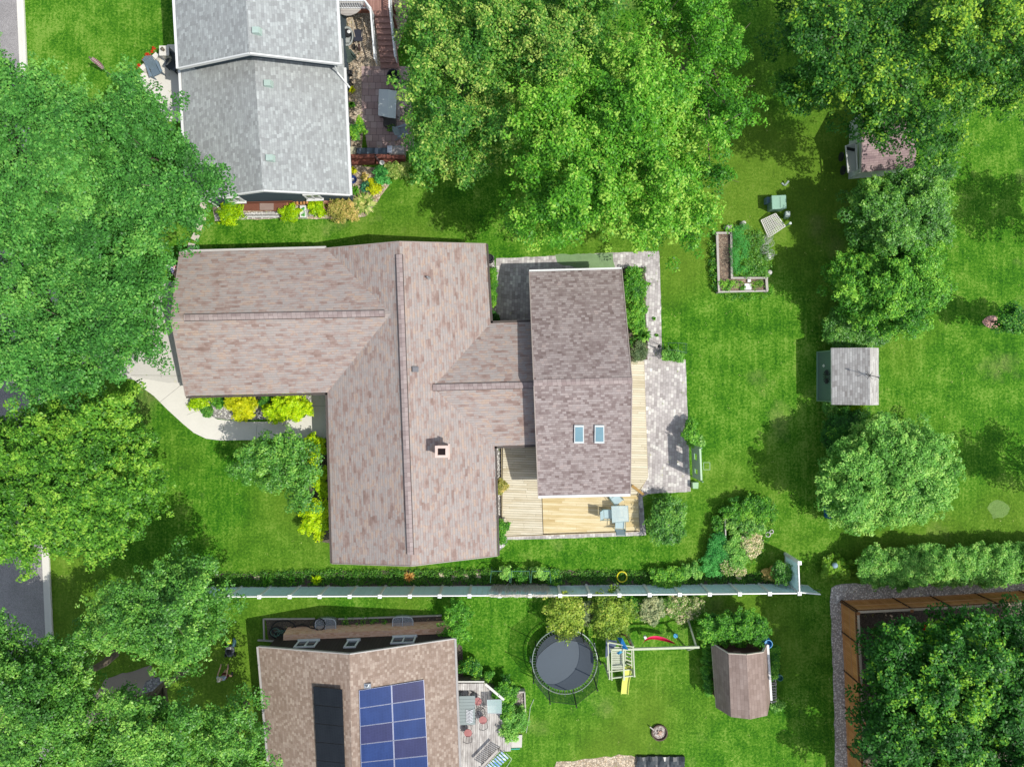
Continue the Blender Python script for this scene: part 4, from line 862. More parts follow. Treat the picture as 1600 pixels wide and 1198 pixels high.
for s in (-1, 1): m.poly([tp+Vector((.30, -.06, 0)), tp+Vector((.5, -.12+s*.16, .02)), tp+Vector((.42, -.1, 0))]); m.poly([tp+Vector((-.38, .13, 0)), tp+Vector((-.22, .08+s*.09, 0)), tp+Vector((-.24, .09, 0))])
m.tube([tp+Vector((-.15, -.2, -.2)), tp+Vector((.15, .2, -.2))], .012, 4); m.tube([tp+Vector((.15, -.2, -.2)), tp+Vector((-.15, .2, -.2))], .012, 4); GS.part('wind_vane', m, DARKM, sr)

TS = Thing('tree_shaded_shed', 'white shed with a purplish shingle roof half hidden under the big tree', 'shed', W(1380, 260))
a = [P(1347, 218, 1.9), P(1346, 269, 1.9), P(1430, 262, 1.9), P(1431, 212, 1.9)]; rg = [P(1347, 214, 2.7), P(1434, 206, 2.7)]
m = MB(); m.slab([a[1], a[2], rg[1], rg[0]], .1); b = [P(1348, 170, 1.9), P(1436, 162, 1.9)]; m.slab([rg[0], rg[1], b[1], b[0]], .1); TS.part('roof', m, [SH_PURP, M('pinkish_fascia', (.6, .5, .45))], uv=True)
w = MB(); ft = inset([tuple(v) for v in (a[1], a[2], b[1], b[0])], .12); w.prism(ft, 0, 1.82); TS.part('wall', w, M('pale_green_white_wall', (.52, .56, .50), .7, .1, 1))
RK = Thing('utility_trailer', 'off white panelled cart standing left of the purplish roofed shed', 'cart', W(1330, 247))
def Z1(x, y, z): return S(1290+x/10.667, 200+y/10.667, z+.75)
m = MB(); m.hexa([Z1(360, 280, .5), Z1(510, 240, .5), Z1(525, 700, .5), Z1(400, 745, .5)], [Z1(330, 300, .62), Z1(515, 245, .62), Z1(530, 705, .62), Z1(375, 750, .62)]); RK.part('deck', m, M('off_white_board', (.46, .47, .42), .7, .1, 2))
m = MB(); m.tube([Z1(375, 745, .75), Z1(335, 300, .75), Z1(508, 262, .8), Z1(530, 700, .8)], .05, 6); RK.part('frame', m, M('off_white_frame', (.58, .58, .54), .6))
m = MB(); m.box(tuple(Z1(415, 355, .65)), (.5, .16, .06), -.2); RK.part('slot', m, BLACK)
for x, y in ((350, 420), (380, 650), (520, 420), (530, 640)):
    m = MB(); p = Z1(x, y, .25); m.tube([(p.x-.05, p.y, .3), (p.x+.05, p.y, .3)], .28, 14); RK.part('wheel', m, BLACK)

# ================================================================ vegetable beds and corner utilities
def Z2(x, y, z=0): return S(1080+x/5.99, 280+y/5.99, z)
RB = Thing('raised_bed', 'weathered timber L shaped raised garden bed with brown soil', 'raised bed', W(1130, 430))
hz = .42; O = [(240, 505), (372, 505), (378, 925), (700, 925), (708, 1045), (258, 1055)]
m = MB()
for i, a in enumerate(O):
    b = O[(i+1) % 6]; m.bar(Z2(*a, hz-.2), Z2(*b, hz-.2), .07, .4); m.bar(Z2(*a, hz), Z2(*b, hz), .10, .04)
for x, y in ((240, 505), (372, 440), (378, 925), (708, 925), (708, 1045), (258, 1055)): p = Z2(x, y, hz); m.bar((p.x, p.y, 0), (p.x, p.y, hz+.07), .11)
m.bar(Z2(370, 440, hz), Z2(372, 505, hz), .1, .04)
RB.part('frame', m, OLDW)
m = MB(); s_ = [Z2(*a, .25) for a in O]; m.prism([(p.x, p.y) for p in s_][::-1], 0, .28); RB.part('soil', m, STONES('bark_soil', [(.16, .10, .07), (.26, .18, .12), (.34, .26, .18)], 12, .5))
m = MB(); p = Z2(533, 1005, .4); m.box((p.x, p.y, .35), (.42, .38, .06)); p = Z2(545, 950, .4); m.box((p.x, p.y, .35), (.2, .18, .06)); solo('plant_markers', m, WHITE, 'pair of small white trays lying among greens in the L shaped bed', 'tray', tuple(p))
FB = Thing('fern_bed', 'bed of tall feathery green asparagus plants inside the L shaped frame', 'garden bed', W(1170, 400))
Pq = lambda pts: [(1080+x/5.99, 280+y/5.99) for x, y in pts]
def greens(name, label, poly, zl, zh, mat, parent=None, n=60, rr=.18, per=26, ls=.09, cat='plants', tone=.5, kind=None, jit=.2, group=None):
    xs = [p[0] for p in poly]; ys = [p[1] for p in poly]; x = RNG.uniform(min(xs), max(xs), n*4); y = RNG.uniform(min(ys), max(ys), n*4); k_ = inpoly(poly, x, y); x, y = x[k_][:n], y[k_][:n]
    z = RNG.uniform(zl, zh, len(x)); kk = (H-z)/F; C = np.stack([(x-800)*kk, (599-y)*kk, z], 1)
    o = leafmesh(name, C, rr*RNG.uniform(.6, 1.3, len(x)), RNG.normal(tone, .18, len(x)), mat, per, ls, parent=parent.o if parent else None, loc=parent.L if parent else (0, 0, 0), jit=jit, spike=.4)
    if not parent: tag(o, label, cat, group, kind)
    elif label: o['label'] = label
    return o
greens('feathery_foliage', None, Pq([(390, 450), (440, 395), (520, 430), (530, 600), (520, 850), (420, 880), (390, 880)]), .3, 1.0, FERN, FB, 90, .22, 60, .05, tone=.6, jit=.12)
greens('leafy_foliage', None, Pq([(480, 420), (620, 470), (720, 600), (740, 740), (700, 900), (520, 900), (530, 600)]), .2, .7, ASHG, FB, 90, .2, 30, .08)
greens('leafy_foliage', None, Pq([(400, 700), (560, 690), (700, 780), (760, 880), (400, 910)]), .2, .5, BUSHG, FB, 50, .2, 30, .08)
greens('vegetable_leaves', 'lettuce green vegetables along the lower arm of the L shaped bed', Pq([(270, 945), (500, 945), (500, 1035), (280, 1040)]), .3, .5, BUSHG, None, 34, .13, 22, .08, tone=.65)
greens('vegetable_leaves', 'yellow green vegetables at the right end of the L shaped bed', Pq([(575, 940), (690, 940), (690, 1030), (575, 1030)]), .3, .45, YG, None, 18, .12, 20, .07, tone=.6)
greens('ivy', 'dark green leafy plants along the left outside of the L shaped bed', Pq([(170, 560), (235, 560), (245, 1040), (180, 1010)]), .08, .35, DKG, None, 70, .15, 20, .08, tone=.6)
greens('foliage_edge', 'low bright weeds growing below the L shaped bed', Pq([(260, 1065), (700, 1060), (740, 960), (760, 1090), (560, 1130), (280, 1110)]), .02, .15, BUSHG, None, 60, .14, 16, .07)
for x, y, l in ((355, 445, 'square white post cap at the upper end of the raised bed'), (500, 405, 'pale stone at the top of the asparagus bed'), (745, 868, 'pale stone at the right corner of the asparagus bed')):
    p = Z2(x, y, .5); m = MB(); m.lathe((p.x, p.y, 0), [(.16, 0), (.17, .25), (.13, .4), (.02, .44)], 8); solo('stone', m, M('pale_stone', (.5, .48, .44)), l, 'stone', (p.x, p.y, 0))
TM = Thing('tomato_cages', 'tangle of pale wire cages on the right edge of the asparagus bed', 'plant cage', W(1200, 395)); m = MB()
for i in range(7):
    p = Z2(690+random.uniform(-30, 40), 560+i*30, 0)
    for z in (.2, .45, .7): m.tube([(p.x+.2*math.cos(t), p.y+.2*math.sin(t), z) for t in [k_*math.pi/4 for k_ in range(8)]], .010, 4, True)
TM.part('hoops', m, M('pale_wire', (.5, .5, .47), .5, metal=.3)); m = MB()
for i in range(9): p = Z2(640+random.uniform(-20, 110), 540+i*24, 0); m.tube([p, p+Vector((random.uniform(-.2, .2), random.uniform(-.2, .2), .8))], .012, 4)
TM.part('stakes', m, M('pale_wire', (.5, .5, .47))); m = MB()
for i in range(3): m.box(tuple(Z2(733, 700+i*18, .45)), (.16, .08, .05), .2)
TM.part('clips', m, WHITE)
UB = Thing('utility_box', 'green electrical utility cabinet on the lawn', 'utility box', W(1212, 318))
a = [Z2(755, 160, .85), Z2(880, 155, .85), Z2(885, 272, .85), Z2(760, 275, .85)]; m = MB(); m.prism([(p.x, p.y) for p in a][::-1], 0, .82); UB.part('body', m, M('utility_green', (.16, .26, .20), .5, .08, 1))
m = MB(); m.prism(inset([tuple(p) for p in a], -.04)[::-1], .82, .90); UB.part('lid', m, M('utility_green_lid', (.24, .40, .30), .5, .08, 1), bevel=.05)
m = MB(); m.bar(Z2(832, 165, .91), Z2(834, 268, .91), .015, .01); UB.part('lid_seam', m, M('dark_green', (.06, .1, .08)))
m = MB(); p = Z2(712, 205, .2); m.box((p.x, p.y, .25), (.28, .35, .5)); UB.part('side_box', m, M('blue_grey_plastic', (.10, .17, .22)))
UP = Thing('pedestal_box', 'small green cable pedestal leaning below the utility cabinet', 'pedestal', W(1226, 338)); t_ = Z2(905, 325, .95); b_ = Z2(868, 345, 0)
m = MB(); m.bar((b_.x+.12, b_.y-.05, 0), (t_.x-.03, t_.y-.02, .85), .28, .26, (0, 1, 0)); UP.part('body', m, M('utility_green', (.16, .26, .2))); m = MB(); m.box((t_.x, t_.y, .9), (.30, .34, .12)); UP.part('cap', m, M('grey_green_cap', (.40, .47, .42)), bevel=.04)
PO = Thing('marker_post', 'short green marker post with a pale cap beside the lattice sheet', 'post', W(1230, 352)); p = Z2(928, 412, 1.0); b_ = Vector((p.x*1.0, p.y, 0)); m = MB(); m.tube([b_, b_+Vector((0, 0, .95))], .05, 8); PO.part('pole', m, GREENM); m = MB(); m.lathe(b_, [(.08, .93), (.08, 1.02), (.03, 1.05)], 10); PO.part('cap', m, M('pale_cap', (.55, .6, .56)))
LT = Thing('lattice_sheet', 'white diagonal lattice sheet leaning on the small green pedestal', 'lattice', W(1207, 353))
q = [Z2(655, 385, .15), Z2(790, 322, .55), Z2(880, 440, .55), Z2(725, 545, .15)]; m = MB(); n = 9
for i in range(n+1):
    t = i/n; m.bar(q[0].lerp(q[1], t), q[3].lerp(q[2], t), .036, .012)
    m.bar(q[0].lerp(q[3], t)+Vector((0, 0, .012)), q[1].lerp(q[2], t)+Vector((0, 0, .012)), .036, .012)
LT.part('strips', m, M('lattice_white', (.70, .66, .62), .6)); m = MB()
for i in range(4): m.bar(q[i], q[(i+1) % 4], .05, .03)
LT.part('border', m, M('lattice_white', (.70, .66, .62), .6))
m = MB(); a, b, c2 = Z2(858, 12+14, .3), Z2(880, 55, .3), Z2(912, 18, .3); m.bar(Z2(848, 38, 0.03), Z2(880, 58, .1), .10, .05); m.bar(Z2(880, 58, .1), Z2(912, 18, .35), .10, .06); solo('bent_bracket', m, M('grey_green_cap', (.40, .47, .42)), 'small L shaped pale green bracket lying on the grass above the utility cabinet', 'bracket', W(1226, 287))

# ================================================================ furniture
def adirondack(name, label, x, y, rz, mat, z=0, sc=1.0, group=None):
    T = Thing(name, label, 'chair', (0, 0, 0), group); m = MB()
    for i in range(6): m.hexa([(-.25+i*.085, -.05, .33), (-.25+i*.085+.075, -.05, .33), (-.25+i*.085+.075, .42, .42), (-.25+i*.085, .42, .42)], [(-.25+i*.085, -.05, .355), (-.25+i*.085+.075, -.05, .355), (-.25+i*.085+.075, .42, .445), (-.25+i*.085, .42, .445)])
    T.part('seat', m, mat); m = MB()
    for i in range(6):
        x0 = -.24+i*.08; f = 1.0-.12*abs(i-2.5)/2.5; x1 = x0*1.25
        m.hexa([(x0, -.06, .33), (x0+.072, -.06, .33), (x1+.085, -.06-.40*f, .33+.72*f), (x1, -.06-.40*f, .33+.72*f)], [(x0, -.04, .34), (x0+.072, -.04, .34), (x1+.085, -.03-.40*f, .34+.72*f), (x1, -.03-.40*f, .34+.72*f)])
    T.part('backrest', m, mat)
    for s in (-1, 1):
        m = MB(); m.hexa([(s*.30-.06, -.30, .55), (s*.30+.06, -.30, .55), (s*.32+.075, .44, .57), (s*.32-.075, .44, .57)], [(s*.30-.06, -.30, .575), (s*.30+.06, -.30, .575), (s*.32+.075, .44, .595), (s*.32-.075, .44, .595)]); T.part('armrest', m, mat)
        m = MB(); m.bar((s*.29, .38, 0), (s*.29, .38, .56), .09, .03); T.part('leg', m, mat); m = MB(); m.bar((s*.27, .40, .40), (s*.27, -.50, .03), .03, .12); T.part('leg', m, mat)
    c = W(x, y); T.o.location = (c[0], c[1], z); T.o.rotation_euler = (0, 0, rz); T.o.scale = (sc,)*3; return T
BG = M('blue_grey_resin', (.13, .18, .22), .55, .1, 3)
adirondack('adirondack_chair', 'blue grey slatted adirondack chair in the sun on the pale concrete patio', 247, 112, R(205), BG, sc=1.08)
adirondack('adirondack_chair', 'charcoal adirondack chair in shade under the eave of the blue house', 277, 104, R(150), M('charcoal_resin', (.05, .06, .07), .55), sc=1.05)
adirondack('adirondack_chair', 'dark green folding adirondack chair on tan gravel between cart and downspout', 548, 92, R(215), M('dark_green_resin', (.06, .085, .07), .6), sc=.85)
adirondack('slatted_chair', 'grey slatted garden chair on the red tile patio next to a flower pot', 628, 210, R(285), M('grey_slats', (.24, .29, .32), .6), sc=.95)
# stone pier
PP = Thing('stone_pier', 'pale stone pier with a dark lantern on top beside the front patio', 'pillar', W(258, 82))
p = S(254, 78, 1.0); m = MB(); m.box((p.x+.12, p.y-.08, .5), (.52, .52, 1.0)); PP.part('pier', m, TILE('pier_stone', [(.45, .42, .36), (.55, .52, .45), (.62, .58, .5)], .2, .4, (.06, .04), (.3, .28, .25), .5, uv=True), uv=True); m = MB(); m.box((p.x+.12, p.y-.08, 1.03), (.60, .60, .07)); PP.part('cap', m, CONC2, bevel=.01)
m = MB(); m.lathe((p.x+.10, p.y-.05, 1.07), [(.10, 0), (.10, .18), (.13, .19), (.02, .26)], 4); PP.part('lantern', m, M('bronze', (.12, .10, .07), .5))
m = MB(); a, b, c_ = S(246, 84, .42), S(236, 96, .42), S(220, 108, .42)
for i in range(4):
    p0 = a.lerp(c_, i/4+.01); p1 = a.lerp(c_, (i+1)/4-.01); m.bar(p0-Vector((0, 0, .22)), p1-Vector((0, 0, .22)), .30, .44)
solo('low_stone_wall', m, CONC2, 'low pale stone wall behind the blue grey adirondack chair', 'wall', tuple(b), bevel=.01)
for x, y, l in ((239, 78.5, 'single red flower clump nearest the stone pier'), (231, 87, 'largest red flower clump beside the low stone wall'), (226.5, 95, 'small red flower clump partly behind the blue grey chair'), (216.5, 104, 'red flower clump at the lower end of the low stone wall')):
    T = Thing('geranium', l, 'flowers', W(x, y), 'red geraniums by the front patio'); C = np.array([V3(W(x, y, .3))+Vector((random.uniform(-.13, .13), random.uniform(-.13, .13), random.uniform(-.08, .1))) for _ in range(7)])
    leafmesh('petals', C, np.full(7, .08), np.full(7, .5), REDF, 12, .07, parent=T.o, loc=T.L); leafmesh('leaves', C-[0, 0, .12], np.full(7, .14), np.full(7, .4), BUSHG, 14, .08, parent=T.o, loc=T.L)
# flag on a pole in the lawn (north west) and flag on the house
STR = lambda nm, sw=.11: TILE(nm, [(.42, .10, .10), (.62, .58, .55), (.42, .10, .10), (.62, .58, .55)], sw, 50, (0, 0), (1, 1, 1), 0, uv=True, blotmix=0, dirt=.1, bump=0)
def stripes(name, a=(.42, .07, .08), b=(.66, .63, .60), w=.085, axis=1):
    m, t, bs = _nm(name); s = _N(t, 'ShaderNodeSeparateXYZ'); t.links.new(_N(t, 'ShaderNodeTexCoord').outputs['UV'], s.inputs[0]); f = _math(t, 'LESS_THAN', _math(t, 'FRACT', _math(t, 'DIVIDE', s.outputs[axis], 2*w)), .5)
    t.links.new(_mix(t, f, a, b), bs.inputs['Base Color']); bs.inputs['Roughness'].default_value = .8; return m
def uvgrid(name, grid, mat, T, parent=None, uvs=(1, 1)):
    me = bpy.data.meshes.new(name); nr, nc = len(grid), len(grid[0]); L = Vector(T.L)
    me.from_pydata([tuple(Vector(p)-L) for r_ in grid for p in r_], [], [(i*nc+j, i*nc+j+1, (i+1)*nc+j+1, (i+1)*nc+j) for i in range(nr-1) for j in range(nc-1)]); me.materials.append(mat)
    ul = me.uv_layers.new(name='UVMap')
    for p in me.polygons:
        for li in p.loop_indices:
            vi = me.loops[li].vertex_index; ul.data[li].uv = ((vi % nc)/(nc-1)*uvs[0], (vi//nc)/(nr-1)*uvs[1])
    o = bpy.data.objects.new(name, me); COL.objects.link(o); o.parent = parent or T.o
    sd = o.modifiers.new('s', 'SOLIDIFY'); sd.thickness = .006; return o
b0 = S(171, 119); FP = Thing('garden_flag', 'striped flag hanging slack from a short pole on the front lawn', 'flag', tuple(b0))
tp = S(140, 90, 2.4); bb = Vector((tp.x+.0, tp.y, 0)).lerp(b0, .35); bb.z = 0
m = MB(); m.tube([bb, tp], [.022, .018], 6); pl_ = FP.part('pole', m, STEEL); m = MB(); m.lathe(tp, [(.05, -.03), (.06, .02), (.02, .06)], 8); FP.part('finial', m, M('bronze', (.12, .10, .07)), pl_)
gr = []
for i in range(9):
    v = i/8; c_ = tp.lerp(bb, .05+.55*v); wv = .07+.26*math.sin(math.pi*(.12+.80*v)); gr.append([c_+Vector((wv*(u-.35)*1.0, wv*(u-.35)*.55+.05*math.sin(u*9+v*3), .02*math.sin(u*7))) for u in [j/6 for j in range(7)]])
uvgrid('cloth', gr, stripes('flag_cloth_slack', (.30, .07, .10), (.60, .56, .56), .06, 0), FP, None, (.9, .9))
HF = Thing('house_flag', 'striped flag with starry blue canton hanging from the corner of the ranch house', 'flag', W(270, 424))
m = MB(); a = S(279, 424, 2.25); tip = S(258.5, 413.5, 2.75); m.tube([a+Vector((.3, -.1, -.1)), tip], .018, 6); HF.part('pole', m, WHITE)
t0, t1, lo_ = S(258.8, 414, 2.7), S(279, 414.5, 2.45), S(275, 434.5, 1.5); gr = []
for i in range(7):
    v = i/6; gr.append([t0.lerp(t1, u).lerp(lo_+Vector((.06*(u-.5), 0, -.3*u)), v)+Vector((0, .04*math.sin(u*8+v*2), .03*math.sin(u*11))) for u in [j/10 for j in range(11)]])
uvgrid('cloth', gr, stripes('flag_cloth_stripes', (.50, .04, .06), (.72, .70, .70), .075, 0), HF, None, (.98, 1))
ga = []
for i in range(5):
    v = i/4*.62; ga.append([t0.lerp(t1, .05+u*.62).lerp(lo_+Vector((-.02, 0, 0)), v)+Vector((0, .04*math.sin(u*8), .03+.03*math.sin(u*7))) for u in [j/6 for j in range(7)]])
uvgrid('canton', ga, M('flag_blue', (.035, .04, .16), .8), HF); m = MB()
for i in range(4):
    for j in range(5):
        p = Vector(ga[i][j+1 if j < 5 else 5])+Vector((0, -.02, .02)); m.poly([p+Vector((.03*math.cos(a_)*(1 if k_ % 2 else .4), .03*math.sin(a_)*(1 if k_ % 2 else .4), 0)) for k_, a_ in enumerate([math.pi*q_/5 for q_ in range(10)])])
HF.part('stars', m, WHITE)

# stepping stones to the left of the blue house and in the fence bed
ST = M('stepping_stone', (.52, .47, .39), .85, .12, 2)
m = MB(); m.box((0, 0, .02), (.42, .42, .05)); s0 = solo('stepping_stone', m, ST, 'x', 'stepping stone', (0, 0, 0), 'stepping stones beside the blue house', bevel=.01)
nth = ['first stepping stone, nearest the corner of the blue house', 'second stepping stone from the blue house corner', 'middle one of the five stepping stones by the blue house', 'fourth stepping stone counting from the blue house', 'shaded stepping stone nearest the ranch house roof']
for i, (x, y, a) in enumerate(((318, 322, 2), (316.5, 339, -2), (311, 354, -20), (305.5, 370.5, -28), (299, 385.5, -12))):
    o = s0 if i == 0 else s0.copy(); 
    if i: COL.objects.link(o)
    o.location = W(x, y); o.rotation_euler = (0, 0, R(a)); o['label'] = nth[i]
BS_ = M('tan_block', (.48, .40, .28), .85, .15, 3)
m = MB(); m.box((0, 0, .05), (.34, .32, .10)); s1 = solo('paving_block', m, BS_, 'x', 'paving block', (0, 0, 0), 'tan blocks along the fence bed', bevel=.012)
fb = [(402, 903, 3, 'isolated tan block at the far left of the fence bed'), (558, 905.5, 40, 'tan block set diagonally in the fence bed'), (653.5, 902.5, 5, 'tan block touching the dry orange plant in the fence bed'), (690, 898.5, -4, 'upper tan block of the close pair right of the dry plant'), (709, 902, 0, 'lower tan block of the close pair right of the dry plant'), (728, 899.5, 12, 'tan block between the close pair and the end block'), (747.5, 898, -3, 'end tan block just left of the green trellises')]
for i, (x, y, a, l) in enumerate(fb):
    o = s1 if i == 0 else s1.copy()
    if i: COL.objects.link(o)
    o.location = W(x, y); o.rotation_euler = (0, 0, R(a)); o['label'] = l

# ---- deck, stairs and things beside the blue house
DR = Thing('raised_deck', 'red brown raised deck with white railing and stairs behind the blue house', 'deck', W(600, 20))
zd = 1.55; X = lambda x, y, z=zd: S(500+x/7.49, y/7.49, z)
m = MB(); a = [X(205, -500), X(830, -500), X(845, 190), X(640, 190), X(590, 110), X(205, 110)]; m.prism([(p.x, p.y) for p in a][::-1], zd-.12, zd); DR.part('deck_boards', m, DECKRED)
m = MB()
for p in (a[5], a[2], X(600, 180), X(830, 20)): m.bar((p.x, p.y+.1, 0), (p.x, p.y+.1, zd-.1), .12)
m.bar((a[5].x, a[5].y-.03, zd-.2), (a[4].x, a[4].y-.03, zd-.2), .05, .3); DR.part('support', m, REDWOOD)
nst = 9; m = None
for i in range(nst):
    z1 = zd-(i+1)*zd/(nst+1); y = 195+i*66.5; m = MB(); q = [X(640+i*8.2, y, z1), X(845+i*9.6, y, z1), X(845+i*9.6+9, y+70, z1), X(640+i*8.2+8, y+70, z1)][::-1]; m.hexa([p-Vector((0, 0, .05)) for p in q], q); DR.part('stair_tread', m, M('red_tread', (.30, .17, .14), .7, .25, 5))
RW = M('white_rail', (.72, .73, .72), .4, .05, 2)
def railing(T, pts, h=.95, step=.13):
    for a, b in zip(pts[:-1], pts[1:]):
        a, b = Vector(a), Vector(b); u = Vector((0, 0, h)); m = MB(); m.bar(a+u, b+u, .09, .05); T.part('top_rail', m, RW); m = MB(); m.bar(a+u*.1, b+u*.1, .04, .06); T.part('bottom_rail', m, RW)
        m = MB(); n = int((b-a).length/step)
        for i in range(n+1): p = a.lerp(b, i/max(n, 1)); m.bar(p+u*.1, p+u, .035)
        T.part('balusters', m, RW); m = MB(); m.bar(a, a+u*1.05, .1); T.part('rail_post', m, RW)
railing(DR, [X(208, 105), X(560, 105), X(625, 190)]); railing(DR, [X(625, 190, zd), X(672, 770, .18)], .9); railing(DR, [X(835, -300), X(845, 185)]); railing(DR, [X(845, 185, zd), X(905, 745, .18)], .9)
m = MB(); p = X(325, -10, zd); m.lathe((p.x, p.y, zd), [(.0, .012), (1.0, .014), (1.0, .0)], 36); RG = TILE('ring_rug', [(.30, .27, .25), (.52, .50, .46)], .06, 50, (.3, 0), (.16, .14, .13), .6, blotmix=.2)
solo('patio_rug', m, RG, 'round patterned grey rug on the red brown raised deck', 'rug', tuple(p))
for (x, y, ang, sx) in ((570, 10, 20, 1), ):
    T = Thing('hand_cart', 'grey moulded garden cart holding a black pot on tan gravel', 'cart', tuple(S(543, 58)))
    p = S(543, 58, .5); m = MB(); m.lathe((p.x, p.y, .25), [(.28, 0), (.36, .3), (.38, .34), (.30, .34), (.26, .1)], 4+16, 1.6); T.part('tray', m, M('grey_resin', (.30, .32, .30), .6))
    m = MB(); m.lathe((p.x+.0, p.y+.22, .35), [(.20, 0), (.24, .28), (.18, .28)], 14); T.part('pot', m, BLACK); m = MB(); m.lathe((p.x+.12, p.y+.25, .62), [(.10, 0), (.11, .04), (.02, .06)], 12); T.part('lid', m, WHITE); m = MB(); m.box((p.x-.02, p.y-.22, .45), (.30, .28, .16)); T.part('box', m, M('grey_resin', (.3, .32, .3)), bevel=.03)
    for s in (-1, 1): m = MB(); m.tube([(p.x+s*.36-.03, p.y-.45, .18), (p.x+s*.36+.03, p.y-.45, .18)], .18, 14); T.part('wheel', m, BLACK)
T = Thing('wheelbarrow', 'black wheelbarrow with upturned wooden handles beside the raised deck', 'wheelbarrow', tuple(S(560, 55)))
p = S(560, 55, .5); m = MB(); m.hexa([(p.x-.16, p.y-.25, .3), (p.x+.16, p.y-.25, .3), (p.x+.18, p.y+.2, .3), (p.x-.18, p.y+.2, .3)], [(p.x-.26, p.y-.4, .55), (p.x+.26, p.y-.4, .55), (p.x+.30, p.y+.32, .55), (p.x-.30, p.y+.32, .55)]); T.part('tray', m, M('black_tray', (.03, .032, .045), .5))
for s in (-1, 1): m = MB(); m.tube([(p.x+s*.08, p.y-.65, .35), (p.x+s*.26, p.y+.1, .62), (p.x+s*.30, p.y+.85, .85)], .025, 6); T.part('handle', m, M('ash_wood', (.38, .33, .26), .7))
m = MB(); m.tube([(p.x-.04, p.y-.62, .2), (p.x+.04, p.y-.62, .2)], .2, 14); T.part('wheel', m, M('worn_rubber', (.08, .05, .045), .8))
AC = Thing('gas_meter', 'black meter and pipes standing against the right wall of the blue house', 'meter', W(546, 116)); m = MB(); p = S(546, 114, .6); m.box((p.x, p.y, .55), (.32, .26, .4)); m.lathe((p.x-.02, p.y, .75), [(.1, 0), (.1, .06), (.03, .07)], 12); AC.part('body', m, BLACK, bevel=.03); m = MB(); m.tube([(p.x, p.y-.2, .1), (p.x+.03, p.y-.5, .5), (p.x+.12, p.y-.6, .25)], .05, 7); AC.part('pipe', m, DARKM)
# canopy swing
SWG = Thing('canopy_swing', 'garden swing seat under a pale grey fabric canopy on the tile patio', 'swing seat', W(607, 165))
Y = lambda x, y, z: S(500+x/7.49, 140+y/7.49, z)
m = MB(); q = [Y(690, -5, 1.75), Y(800, 0, 1.9), Y(900, 20, 1.75)]; e_ = [Y(680, 300, 1.75), Y(790, 325, 1.9), Y(885, 338, 1.75)]
for i in range(2): m.hexa([v-Vector((0, 0, .04)) for v in (q[i], e_[i], e_[i+1], q[i+1])], [q[i], e_[i], e_[i+1], q[i+1]])
SWG.part('canopy', m, M('pale_grey_canvas', (.46, .50, .48), .8, .06, 3)); m = MB(); c_ = [Y(720, 60, .45), Y(720, 290, .45), Y(860, 290, .45), Y(860, 60, .45)]; m.prism([(p.x, p.y) for p in c_], .38, .5); SWG.part('seat', m, M('dark_cushion', (.08, .085, .09), .8))
for y in (0, 325):
    m = MB(); a_, b_, t_ = Y(700, y, 0), Y(960, y, 0), Y(830, y, 1.75); a_.z = b_.z = 0; m.tube([a_, t_, b_], .03, 6); SWG.part('leg', m, BLACK)
m = MB(); q = [Y(905, 120, .5), Y(935, 120, .5), Y(935, 345, .5), Y(905, 345, .5)][::-1]; m.hexa([v-Vector((0, 0, .03)) for v in q], q); SWG.part('side_shelf', m, M('tan_shelf', (.35, .31, .28), .7))
WK = Thing('wicker_chair', 'low dark wicker chair just below the canopy swing', 'chair', W(606, 192)); p = Y(815, 375, .4); m = MB(); m.box((p.x, p.y, .22), (.75, .55, .40)); WK.part('seat', m, M('wicker', (.07, .065, .06), .8, .3, 9), bevel=.05); m = MB(); m.box((p.x-.05, p.y+.28, .5), (.8, .1, .5)); WK.part('backrest', m, M('wicker', (.07, .065, .06)), bevel=.03)
DC = Thing('dark_chair', 'black rounded patio chair at the tree edge below the stairs', 'chair', W(614, 122)); p = S(615, 121, .5); m = MB(); m.lathe((p.x, p.y, .3), [(.0, .1), (.30, .08), (.34, .5), (.38, .5), (.34, 0), (.1, 0)], 16); DC.part('shell', m, M('navy_black', (.025, .03, .04), .6)); m = MB(); m.tube([(p.x, p.y, 0), (p.x, p.y, .32)], .05); DC.part('leg', m, BLACK)
T = Thing('flower_pot', 'round pot of small yellow flowers between wicker chair and slatted chair', 'plant pot', W(611, 200)); m = MB(); p = S(611, 200, .35); m.lathe((p.x, p.y, 0), [(.16, 0), (.24, .32), (.27, .34), (.22, .34)], 16); T.part('pot', m, M('dark_clay', (.10, .09, .07))); C = np.array([(p.x+random.uniform(-.16, .16), p.y+random.uniform(-.16, .16), .4) for _ in range(8)]); leafmesh('foliage', C, np.full(8, .1), np.full(8, .6), YG, 14, .07, parent=T.o, loc=T.L)
